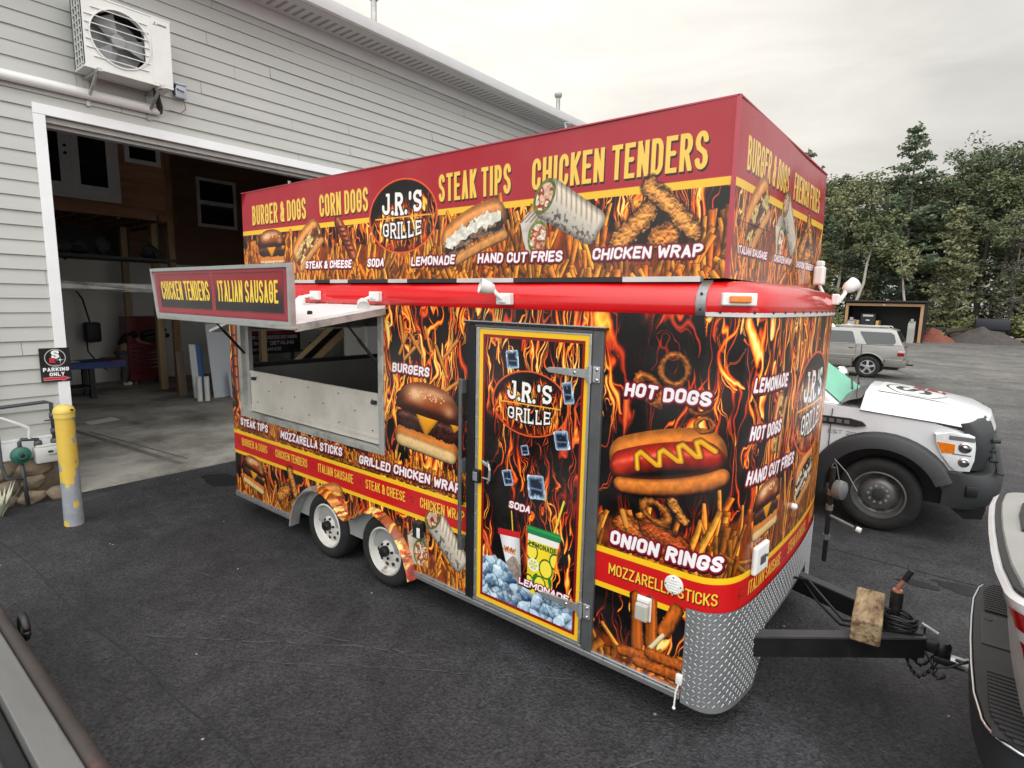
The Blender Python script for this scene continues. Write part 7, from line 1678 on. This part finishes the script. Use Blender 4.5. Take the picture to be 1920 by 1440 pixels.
av = nd('ShaderNodeSeparateColor'); lk(agg.outputs['Color'], av.inputs[0]); v4 = nd('ShaderNodeMapRange'); v4.inputs['To Min'].default_value = .6; v4.inputs['To Max'].default_value = 1.5; lk(av.outputs[0], v4.inputs['Value'])
p = None
for v in (v1, v2, v3, v4):
    if p is None: p = v.outputs[0]
    else: q = nd('ShaderNodeMath', operation='MULTIPLY'); lk(p, q.inputs[0]); lk(v.outputs[0], q.inputs[1]); p = q.outputs[0]
sc = nd('ShaderNodeVectorMath', operation='SCALE'); lk(base.outputs['Result'], sc.inputs[0]); lk(p, sc.inputs['Scale'])
# pale grit
vg = nd('ShaderNodeTexVoronoi', Scale=5.); lk(P, vg.inputs['Vector']); g1 = nd('ShaderNodeMath', operation='LESS_THAN'); g1.inputs[1].default_value = .045; lk(vg.outputs['Distance'], g1.inputs[0]); gs = nd('ShaderNodeSeparateColor'); lk(vg.outputs['Color'], gs.inputs[0]); g2 = nd('ShaderNodeMath', operation='GREATER_THAN'); g2.inputs[1].default_value = .72; lk(gs.outputs[0], g2.inputs[0]); g3 = nd('ShaderNodeMath', operation='MULTIPLY'); lk(g1.outputs[0], g3.inputs[0]); lk(g2.outputs[0], g3.inputs[1])
gm = nd('ShaderNodeMix', data_type='RGBA'); gm.inputs['B'].default_value = (.38, .37, .35, 1); lk(g3.outputs[0], gm.inputs['Factor']); lk(sc.outputs[0], gm.inputs['A'])
# meandering cracks in the old paving
vc = nd('ShaderNodeTexVoronoi', feature='DISTANCE_TO_EDGE', Scale=.14); wv = nd('ShaderNodeVectorMath', operation='MULTIPLY_ADD'); wv.inputs[1].default_value = (1.2, 1.2, 0); lk(n3.outputs['Color'], wv.inputs[0]); lk(P, wv.inputs[2]); lk(wv.outputs[0], vc.inputs['Vector']); ck = nd('ShaderNodeMapRange'); ck.inputs['From Min'].default_value = .004; ck.inputs['From Max'].default_value = .012; ck.inputs['To Min'].default_value = .6; ck.inputs['To Max'].default_value = 0.; lk(vc.outputs['Distance'], ck.inputs['Value']); ckm = nd('ShaderNodeMath', operation='MULTIPLY'); lk(ck.outputs[0], ckm.inputs[0]); lk(ok.outputs[0], ckm.inputs[1])
cm = nd('ShaderNodeMix', data_type='RGBA'); cm.inputs['B'].default_value = (.02, .02, .02, 1); lk(ckm.outputs[0], cm.inputs['Factor']); lk(gm.outputs['Result'], cm.inputs['A'])
lk(cm.outputs['Result'], bs.inputs['Base Color'])
ro = nd('ShaderNodeMapRange'); ro.inputs['To Min'].default_value = .62; ro.inputs['To Max'].default_value = .9; lk(n3.outputs['Fac'], ro.inputs['Value']); lk(ro.outputs[0], bs.inputs['Roughness']); bs.inputs['Specular IOR Level'].default_value = .35
b1 = nd('ShaderNodeBump'); b1.inputs['Distance'].default_value = .008; b1.inputs['Strength'].default_value = .9; lk(agg.outputs['Distance'], b1.inputs['Height']); b2 = nd('ShaderNodeBump'); b2.inputs['Distance'].default_value = .01; b2.inputs['Strength'].default_value = .8; lk(n2.outputs['Fac'], b2.inputs['Height']); lk(b1.outputs[0], b2.inputs['Normal']); lk(b2.outputs[0], bs.inputs['Normal'])
ground_sheet('asphalt', -8.15, 60, -60, 49.5, 0., ma)
ground_sheet('asphalt_apron', -60, -8.15, -60, -9.2, 0., ma)
b = MB(); r = random.Random(3); b.fix = False
for (x0, y0, x1, y1, w) in ((-4.6, -1.75, -2.9, -.55, .008), (-4.4, -1.2, -2.4, -.35, .006), (-3.6, -1.3, -1.6, .1, .005), (-1.5, -.9, -.9, -.05, .006), (-5.2, -1.0, -3.6, -.3, .007)):
    n = 26; pts = [Vector((x0 + (x1 - x0)*k/n + r.gauss(0, .008), y0 + (y1 - y0)*k/n + r.gauss(0, .008), .004)) for k in range(n + 1)]; d = Vector((x1 - x0, y1 - y0, 0)).normalized(); s_ = Vector((-d.y, d.x, 0))
    for k in range(n):
        if r.random() < .72: wa = w*r.uniform(.3, 1.2); b.face([pts[k] - s_*wa, pts[k + 1] - s_*wa, pts[k + 1] + s_*wa, pts[k] + s_*wa])
tag(obj('pavement_scuffs', b, mat('scuff', (72, 72, 74), .9, 0., .3, 30)), kind='structure')

b = MB(); b.fix = False; r = random.Random(21)
def strip(x0, y0, x1, y1, w, z, n=60, j=.02):
    d = Vector((x1 - x0, y1 - y0, 0)).normalized(); s_ = Vector((-d.y, d.x, 0)); P = [Vector((x0 + (x1 - x0)*k/n, y0 + (y1 - y0)*k/n, z)) + s_*j*3*mnoise.noise(Vector((k*.21, w*99, 3))) for k in range(n + 1)]; W = [w*r.uniform(.4, 1.2) for _ in P]
    for k in range(n): b.face([P[k] - s_*W[k], P[k + 1] - s_*W[k + 1], P[k + 1] + s_*W[k + 1], P[k] + s_*W[k]])
strip(-8.1, -1.9, 3.5, -1.35, .007, .0042); strip(-8.1, 3.2, 12, 3.6, .008, .0042)
tag(obj('paving_seams', b, mat('seam', (44, 44, 46), .9, 0., .3, 30)), kind='structure')
b = MB(); b.fix = False
for (cx, cy, rx, ry, sd) in ((.25, 3.2, .24, .10, 1), (-.1, 3.05, .16, .06, 2), (-7.4, .4, .35, .2, 4)):
    n = 28; b.face([(cx + math.cos(a)*rx*(1 + .5*mnoise.noise(Vector((math.cos(a)*1.6, math.sin(a)*1.6, sd*7)))), cy + math.sin(a)*ry*(1 + .5*mnoise.noise(Vector((math.cos(a)*1.6, math.sin(a)*1.6, sd*7 + 3)))), .0035) for a in np.linspace(0, 2*math.pi, n, endpoint=False)])
tag(obj('oil_stains', b, mat('oil_stain', (36, 36, 38), .45, 0., .3, 20)), kind='structure')

# ---------------------------------------------------------------- far edge of the yard
SH = thing('open_shed', (-5., 46.5, 0), 'black open-fronted shed with pale timber posts at the far edge of the yard', 'shed')
b = MB(); b.box(-7.5, -2.4, 45.6, 49.5, 2.78, 2.9, 0, .01); obj('roof', b, M['blackplastic'], SH)
b = MB(); b.box(-7.3, -7.12, 45.9, 46.1, 0, 2.5); b.box(-2.75, -2.57, 45.9, 46.1, 0, 2.5); b.box(-7.3, -2.57, 45.9, 46.1, 2.5, 2.68); b.box(-4.98, -4.86, 45.85, 45.895, 2.55, 2.63, 1); obj('timber_frame', b, [mat('tan_timber', (170, 134, 98), .7), M['white']], SH)
b = MB(); b.box(-7.4, -2.5, 49.3, 49.4, 0, 2.78); b.box(-7.4, -7.32, 46.2, 49.3, 0, 2.78); b.box(-2.55, -2.5, 46.2, 49.3, 0, 2.78); obj('wall', b, M['black'], SH)
for nm, x0, x1, dsc in (('left', -7.05, -6.6, 'left'), ('right', -3.35, -2.95, 'right')):
    b = MB(); b.prism([(45.4, 0), (45.4, 1.0), (45.5, 1.35), (46.3, 1.5), (46.3, 0)], 'x', x0, x1, 0, .03); b.box(x0 + .12, x1 - .12, 45.6, 45.8, 1.4, 1.65, 0, .02)
    tag(obj('concrete_block', b, mat('pale_concrete_' + dsc, (150, 149, 144), .85, 0., .1, 2), None, at=((x0 + x1)/2, 45.8, 0)), 'pale concrete divider block at the %s post of the black shed' % dsc, 'block', 'concrete blocks of the shed')
LD = thing('skid_loader', (-5.9, 46.9, 0), 'black compact loader with tan lift arms standing in the open shed', 'loader')
b = MB(); b.box(-6.35, -5.4, 46.3, 47.8, .4, 1.95, 0, .06); obj('cab', b, M['blackplastic'], LD)
for x in (-6.5, -5.25): b = MB(); b.box(x - .09, x + .09, 46.1, 47.6, .25, 1.45, 0, .03); b.box(x - .15, x + .15, 46.0, 46.3, .2, .45, 0, .03); obj('lift_arm', b, mat('tan_paint', (196, 156, 96), .5), LD)
b = MB(); b.box(-6.2, -5.55, 46.27, 46.3, 1.72, 1.86, 0, .01); b.box(-6.0, -5.75, 46.25, 46.298, 1.42, 1.5, 1, .02); obj('lamp_bar', b, [M['clearlens'], M['white']], LD)
for x in (-6.45, -5.3): b = MB(); b.lathe([(.38, -.13), (.40, -.1), (.40, .1), (.38, .13)], (x, 47.1, .4), 'x', 20); obj('wheel', b, M['rubber'], LD)
def heap(name, cx, cy, rx, ry, h, m, seed, lab, cat):
    b = MB(); n = 30; k = 14; rows = []
    for j in range(k):
        t = j/(k - 1); rows.append([(cx + math.cos(a)*rx*t*(1 + .15*mnoise.noise(Vector((math.cos(a)*2, math.sin(a)*2, seed)))), cy + math.sin(a)*ry*t, max(-.02, h*(1 - t**1.25)*(1 + .35*mnoise.noise(Vector((math.cos(a)*t*3, math.sin(a)*t*3, seed + 5)))) + (.06*mnoise.noise(Vector((math.cos(a)*t*9, math.sin(a)*t*9, seed))) if t < .95 else 0))) for a in np.linspace(0, 2*math.pi, n, endpoint=False)])
    b.loft(rows[::-1], 0, True, False); o = obj(name, b, m, None, True, at=(cx, cy, 0)); tag(o, lab, cat); return o
heap('mulch_heap', -2.0, 49.2, 1.35, 1.2, .95, mat('red_mulch', (116, 66, 52), .95, 0., .3, 8, .03, 12), 1, 'low heap of red brown mulch beside the black shed', 'heap')
heap('soil_heap', .9, 50.2, 2.3, 1.5, 1.15, mat('dark_soil', (70, 66, 62), .95, 0., .3, 5, .04, 9), 2, 'long heap of dark grey soil at the yard edge', 'heap')
b = MB(); b.box(.3, 2.3, 51.2, 52.6, .9, 1.75, 0, .12); b.box(.5, 2.1, 51.3, 52.5, .02, .9, 0, .1); tag(obj('covered_dumper', b, mat('dark_tarp', (34, 36, 44), .6, 0., .2, 3), None, 40, at=(1.3, 52, 0)), 'dark tarp covered load behind the soil heap', 'load')
r = random.Random(12)
for k, (x, y, l, a, col, lab) in enumerate(((-2.2, 51.5, 1.7, 12, (46, 44, 42), 'dark trunk lying on the ground behind the red mulch'), (-.6, 52.2, 2.0, -8, (74, 62, 50), 'brown trunk lying behind the soil heap, nearer the shed'), (-.9, 51.4, 1.2, 30, (60, 52, 44), 'short log lying between the mulch and the soil heap'))):
    b = MB(); d = Vector((math.cos(math.radians(a)), math.sin(math.radians(a)), .12)); c = Vector((x, y, .75)); b.tube([c - d*l/2, c, c + d*l/2], [.22, .25, .2], 10); b.sphere((x + .3, y, .35), .7, .5, .4, 0, 1, .4, k)
    tag(obj('felled_log', b, mat('log_bark_%d' % k, col, .9, 0., .3, 5), None, at=(x, y, 0)), lab, 'log', 'felled logs')
b = MB()
for k in range(70):
    x, y = r.uniform(1.9, 6.5), r.uniform(50.3, 53.5); s = r.uniform(.08, .3); b.sphere((x, y, s*.5 + r.random()*.25), s, s*.8, s*.5, 0 if r.random() < .7 else 1, 1, .5, k)
tag(obj('rubble', b, [mat('rubble_stone', (120, 108, 92), .9, 0., .3, 3), mat('pale_rubble', (196, 192, 184), .8)]), 'broken stones and pale scraps strewn beyond the soil heap', 'rubble', kind='stuff')
for x, lab in ((-5.55, 'pale rounded white tub behind the silver car, nearer the trailer'), (-4.72, 'pale rounded cream tub behind the silver car roof, farther from the trailer')):
    b = MB(); b.lathe([(.34, 0), (.36, .9), (.34, 1.2), (.28, 1.42), (.16, 1.54), (.0, 1.57)], (x, 30., 0), 'z', 20); tag(obj('storage_tub', b, mat('tub_%d' % (abs(x)*100), (226, 220, 200) if x > -5 else (232, 230, 224), .5), None, 40, at=(x, 30, 0)), lab, 'tub')

# ---------------------------------------------------------------- trees
def leafmat(name, a, c, tr=.25):
    m = mat(name, a, .65, 0., .35, .5, two=c, ts=.35, tt=(.40, .62), spec=.25)
    return m
FOL = [leafmat('leaves_deep_green', (88, 98, 70), (122, 130, 94)), leafmat('leaves_olive', (104, 108, 78), (138, 140, 104)), leafmat('needles_blue_green', (80, 94, 76), (108, 120, 94)), leafmat('leaves_yellow_green', (128, 136, 76), (152, 156, 96)), leafmat('leaves_dark', (76, 86, 68), (104, 114, 86))]
BARK = mat('bark', (92, 84, 76), .9, 0., .25, 3); BIRCH = mat('birch_bark', (176, 170, 160), .8, 0., .15, 2, two=(70, 64, 60), ts=5, tt=(.6, .7))
def leafclump(b, c, rad, n, s, r, flat=1., m=0):
    for _ in range(n):
        u = Vector((r.gauss(0, 1), r.gauss(0, 1), r.gauss(0, 1))).normalized()*(r.random()**.4)*rad; p = c + Vector((u.x, u.y, u.z*flat))
        d = Vector((r.gauss(0, 1), r.gauss(0, 1), r.gauss(0, .6))).normalized(); e = d.cross(Vector((r.gauss(0, 1), r.gauss(0, 1), r.gauss(0, 1)))).normalized(); l = s*r.uniform(.6, 1.3)
        b.face([p - d*l, p + e*l*.45, p + d*l, p - e*l*.45], m)
def broadleaf(name, x, y, h, seed, fol, bark, lab, cat='tree', base=.22, spread=.24, lean=0., n=165, leaf=.15):
    r = random.Random(seed); T = thing(name, (x, y, 0), lab, cat, 'trees along the far edge of the yard')
    tb, cb = MB(), MB(); cb.fix = False
    top = Vector((x + lean, y, h*.93)); P = [Vector((x, y, 0))]; 
    for k in range(1, 7): t = k/6; P.append(Vector((x + lean*t + r.gauss(0, .12)*h*.05, y + r.gauss(0, .12)*h*.05, h*.93*t)))
    tb.tube(P, [h*.016*(1 - .85*k/6) + .02 for k in range(7)], 8)
    for k in range(n//5):
        t = base + (1 - base)*r.random()**.8; i = min(5, int(t*6)); p = P[i].lerp(P[i + 1], t*6 - i); a = r.uniform(0, 6.283); q_ = (t - base)/(1 - base); pr = math.sin(math.pi*(.12 + .72*q_**1.25))**.65*(.75 + .5*mnoise.noise(Vector((math.cos(a)*1.3, math.sin(a)*1.3, seed*3.7 + q_*2))) + .1)
        L_ = h*spread*pr*r.uniform(.55, 1.1) + .4; d = Vector((math.cos(a), math.sin(a), r.uniform(.15, .65))).normalized(); q = p + d*L_*.5 + Vector((0, 0, .1)); e = p + d*L_
        tb.tube([p, q, e], [h*.005 + .015, h*.003 + .01, .01], 5, 0, False)
        for s in range(5):
            c = p.lerp(e, r.uniform(.45, 1.05)) + Vector((r.gauss(0, .35), r.gauss(0, .35), r.gauss(0, .3))); leafclump(cb, c, r.uniform(.45, .95)*h/14, 40, leaf, r, .7)
    for s in range(12): leafclump(cb, top + Vector((r.gauss(0, 1.0), r.gauss(0, 1.0), r.uniform(-1.1, .6))), .6, 26, leaf, r)
    obj('trunk', tb, bark, T, True); obj('crown', cb, fol, T); return T
def conifer(name, x, y, h, seed, fol, lab, base=.2, spread=.21, sparse=1., leaf=.17, droop=.0):
    r = random.Random(seed); T = thing(name, (x, y, 0), lab, 'tree', 'trees along the far edge of the yard'); tb, cb = MB(), MB(); cb.fix = False
    tb.tube([(x, y, 0), (x + r.gauss(0, .1), y, h*.5), (x, y, h)], [h*.014, h*.009, .02], 8)
    z = h*base
    while z < h*.985:
        t = (z/h - base)/(1 - base); nb = r.randrange(4, 7)
        for k in range(nb):
            if r.random() > sparse: continue
            a = r.uniform(0, 6.283); L_ = h*spread*(1 - t)**.7*r.uniform(.45, 1.2)*(1 + .35*mnoise.noise(Vector((math.cos(a)*1.5, math.sin(a)*1.5, seed*2 + t*3)))) + .25; d = Vector((math.cos(a), math.sin(a), r.uniform(-.05, .3) - droop)); p = Vector((x, y, z)); e = p + d*L_
            tb.tube([p, e], [.03, .008], 4, 0, False)
            m_ = max(3, int(L_*2.6))
            for s in range(m_):
                u = (s + .6)/m_; c = p + d*L_*u + Vector((0, 0, .05 + .10*u*L_*.4)); leafclump(cb, c, .20 + .22*(1 - abs(u - .6)), 15, leaf, r, .55)
        z += h*.030*r.uniform(.7, 1.3)
    leafclump(cb, Vector((x, y, h)), .25, 12, leaf, r, 1.4)
    obj('trunk', tb, BARK, T, True); obj('crown', cb, fol, T); return T
protos = []
pine = conifer('pine_tree', -4.9, 55., 16.9, 1, FOL[2], 'tallest pine with open layered branches, rising above the woods over the shed', .18, .24, .9)
b1_ = broadleaf('broadleaf_tree', -8.6, 54.5, 13.2, 2, FOL[1], BARK, 'olive green tree just past the trailer roof')
b2_ = broadleaf('broadleaf_tree', -6.6, 57., 13.4, 3, FOL[0], BARK, 'full green tree directly behind the shed roof')
b3_ = broadleaf('broadleaf_tree', .3, 56.5, 14.8, 4, FOL[4], BARK, 'tall dark rounded tree to the right of the tallest pine', spread=.27)
sp_ = conifer('spruce_tree', -1.4, 53.2, 10.2, 5, FOL[1], 'narrow green spruce standing before the darker woods', .05, .19, 1., .16)
bi_ = broadleaf('birch_tree', -7.9, 51.6, 9.4, 6, FOL[0], BIRCH, 'thin birch with a pale leaning trunk beside the shed', base=.6, spread=.2, lean=1.5, n=60)
bj_ = broadleaf('birch_tree', -3.6, 52.0, 7.2, 16, FOL[1], BIRCH, 'pale trunked birch leaning left behind the shed roof', base=.62, spread=.2, lean=-1.3, n=45)
bk_ = broadleaf('birch_tree', -9.4, 53.0, 10.5, 26, FOL[4], BIRCH, 'slender pale birch nearest the trailer roof', base=.55, spread=.18, lean=.5, n=70)
dead = conifer('dead_spruce', 2.3, 53.5, 9.6, 7, mat('dead_twigs', (104, 100, 92), .9, 0., .2, 2), 'half bare grey spruce near the right edge of the woods', .1, .2, .55, .07)
r = random.Random(77)
src = [b1_, b2_, b3_, pine, sp_]; NAMES = {b1_: 'olive', b2_: 'green', b3_: 'dark', pine: 'pine', sp_: 'spruce'}
spots = [(b2_, -11.0, 56, .98), (b1_, -13.6, 55, 1.0), (pine, -13.9, 60, .98), (b3_, -10.2, 61, .92), (b1_, -3.2, 60, 1.02), (b2_, -2.6, 57.5, .98), (b2_, 2.9, 58, 1.02), (b3_, -.9, 60.5, 1.0), (b1_, 5.2, 56, 1.05), (b3_, 7.6, 59, 1.0), (b3_, -5.6, 64, .92), (b2_, -8.2, 66, .95), (b2_, -16.5, 58, 1.0), (b3_, -19.5, 60, 1.0), (b1_, 1.5, 64, 1.05), (b2_, 10.5, 57, 1.0), (b3_, 4.4, 66, 1.05), (pine, 6.3, 63, .95), (b1_, -22.5, 57, 1.0), (sp_, -10.2, 52.5, .8), (sp_, 3.9, 54.4, .9), (b2_, -.2, 68, 1.0), (b1_, -12.5, 67, 1.0), (b3_, 13.2, 61, 1.0), (b2_, 1.6, 55.2, .92), (b2_, -5.0, 60.5, .85)]
lab_ = {b1_: 'olive leafed tree', b2_: 'mid green broadleaf tree', b3_: 'dark broadleaf tree', pine: 'lesser pine', sp_: 'small spruce'}
for k, (p_, x, y, s) in enumerate(spots):
    c = copy_tree(p_); c.location = (x, y, 0); c.rotation_euler.z = r.uniform(0, 6.28); c.scale = (s*r.uniform(.95, 1.1), s*r.uniform(.95, 1.1), s*r.uniform(.95, 1.05))
    where = 'behind the trailer' if x < -9.5 else 'behind the shed' if x < -2.4 else 'behind the soil heap' if x < 3.4 else 'at the right end'
    c['label'] = lab_[p_] + (' in the front of the woods ' if y < 57.8 else ' amid the woods ' if y < 63 else ' deep in the woods ') + where
b = MB(); b.fix = False; r = random.Random(55)
for k in range(420):
    x = r.uniform(-24, 15); leafclump(b, Vector((x, r.uniform(58.5, 66), r.uniform(.2, 4.2)*r.random()**.3)), r.uniform(.6, 1.2), 22, .24, r, .8)
tag(obj('undergrowth', b, FOL[4]), 'dark leafy undergrowth filling the woods between the trunks', 'undergrowth', kind='stuff')
# bushes along the wood's foot
def bush(x, y, rx, h, seed, fol):
    r = random.Random(seed); T = thing('bush', (x, y, 0), '', 'bush', 'bushes along the edge of the woods'); cb = MB(); cb.fix = False; tb = MB()
    for k in range(26):
        a = r.uniform(0, 6.283); q = r.random()**.6; c = Vector((x + math.cos(a)*rx*q, y + math.sin(a)*rx*.7*q, h*(.25 + .7*r.random()*(1 - q*.5)))); leafclump(cb, c, .34, 26, .12, r, .8)
        if k % 3 == 0: tb.tube([(x, y, 0), c], [.03, .01], 4, 0, False)
    obj('stems', tb, BARK, T); obj('crown', cb, fol, T); return T
bA = bush(.2, 52.9, 1.3, 2.2, 1, FOL[3]); bA['label'] = 'yellow green bush directly behind the dark tarp load'
bB = bush(-1.6, 53.2, 1.2, 1.9, 2, FOL[1]); bB['label'] = 'olive bush behind the felled logs'
for k, (p_, x, y, s, lab) in enumerate(((bA, 2.4, 53.4, 1.15, 'yellow green bush behind the rubble, nearer the tarp load'), (bA, 4.6, 53., 1.2, 'yellow green bush at the far end of the rubble'), (bB, 3.4, 54.5, 1.3, 'olive bush behind the rubble'), (bB, -8.9, 51.5, 1.3, 'olive bush beside the shed, nearer the trailer'), (bA, -8.0, 49.5, .8, 'low yellow green bush at the corner of the shed'), (bB, 6.6, 53.6, 1.4, 'olive bush beyond the rubble at the right end'), (bB, -3.4, 52.8, 1.2, 'olive bush close behind the shed'), (bB, -11.2, 52.6, 1.5, 'olive bush behind the trailer'))):
    c = copy_tree(p_); c.location = (x, y, 0); c.rotation_euler.z = k*1.3; c.scale = (s, s, s); c['label'] = lab
# ornamental plant at the corner of the stone base
b = MB(); r = random.Random(2); b.fix = False
for k in range(60):
    a = r.uniform(0, 6.28); p = Vector((-7.85, -1.70, .0)); d = Vector((math.cos(a)*.6, math.sin(a)*.6, 1)).normalized()*r.uniform(.18, .42); s_ = Vector((-math.sin(a), math.cos(a), 0))*.012; b.face([p - s_, p + d*.6 - s_, p + d, p + d*.6 + s_], 0)
tag(obj('potted_plant', b, mat('pale_leaf', (170, 172, 150), .6, 0., .3, 9), None, at=(-7.85, -1.70, 0)), 'small pale leafed plant growing against the stone base', 'plant')
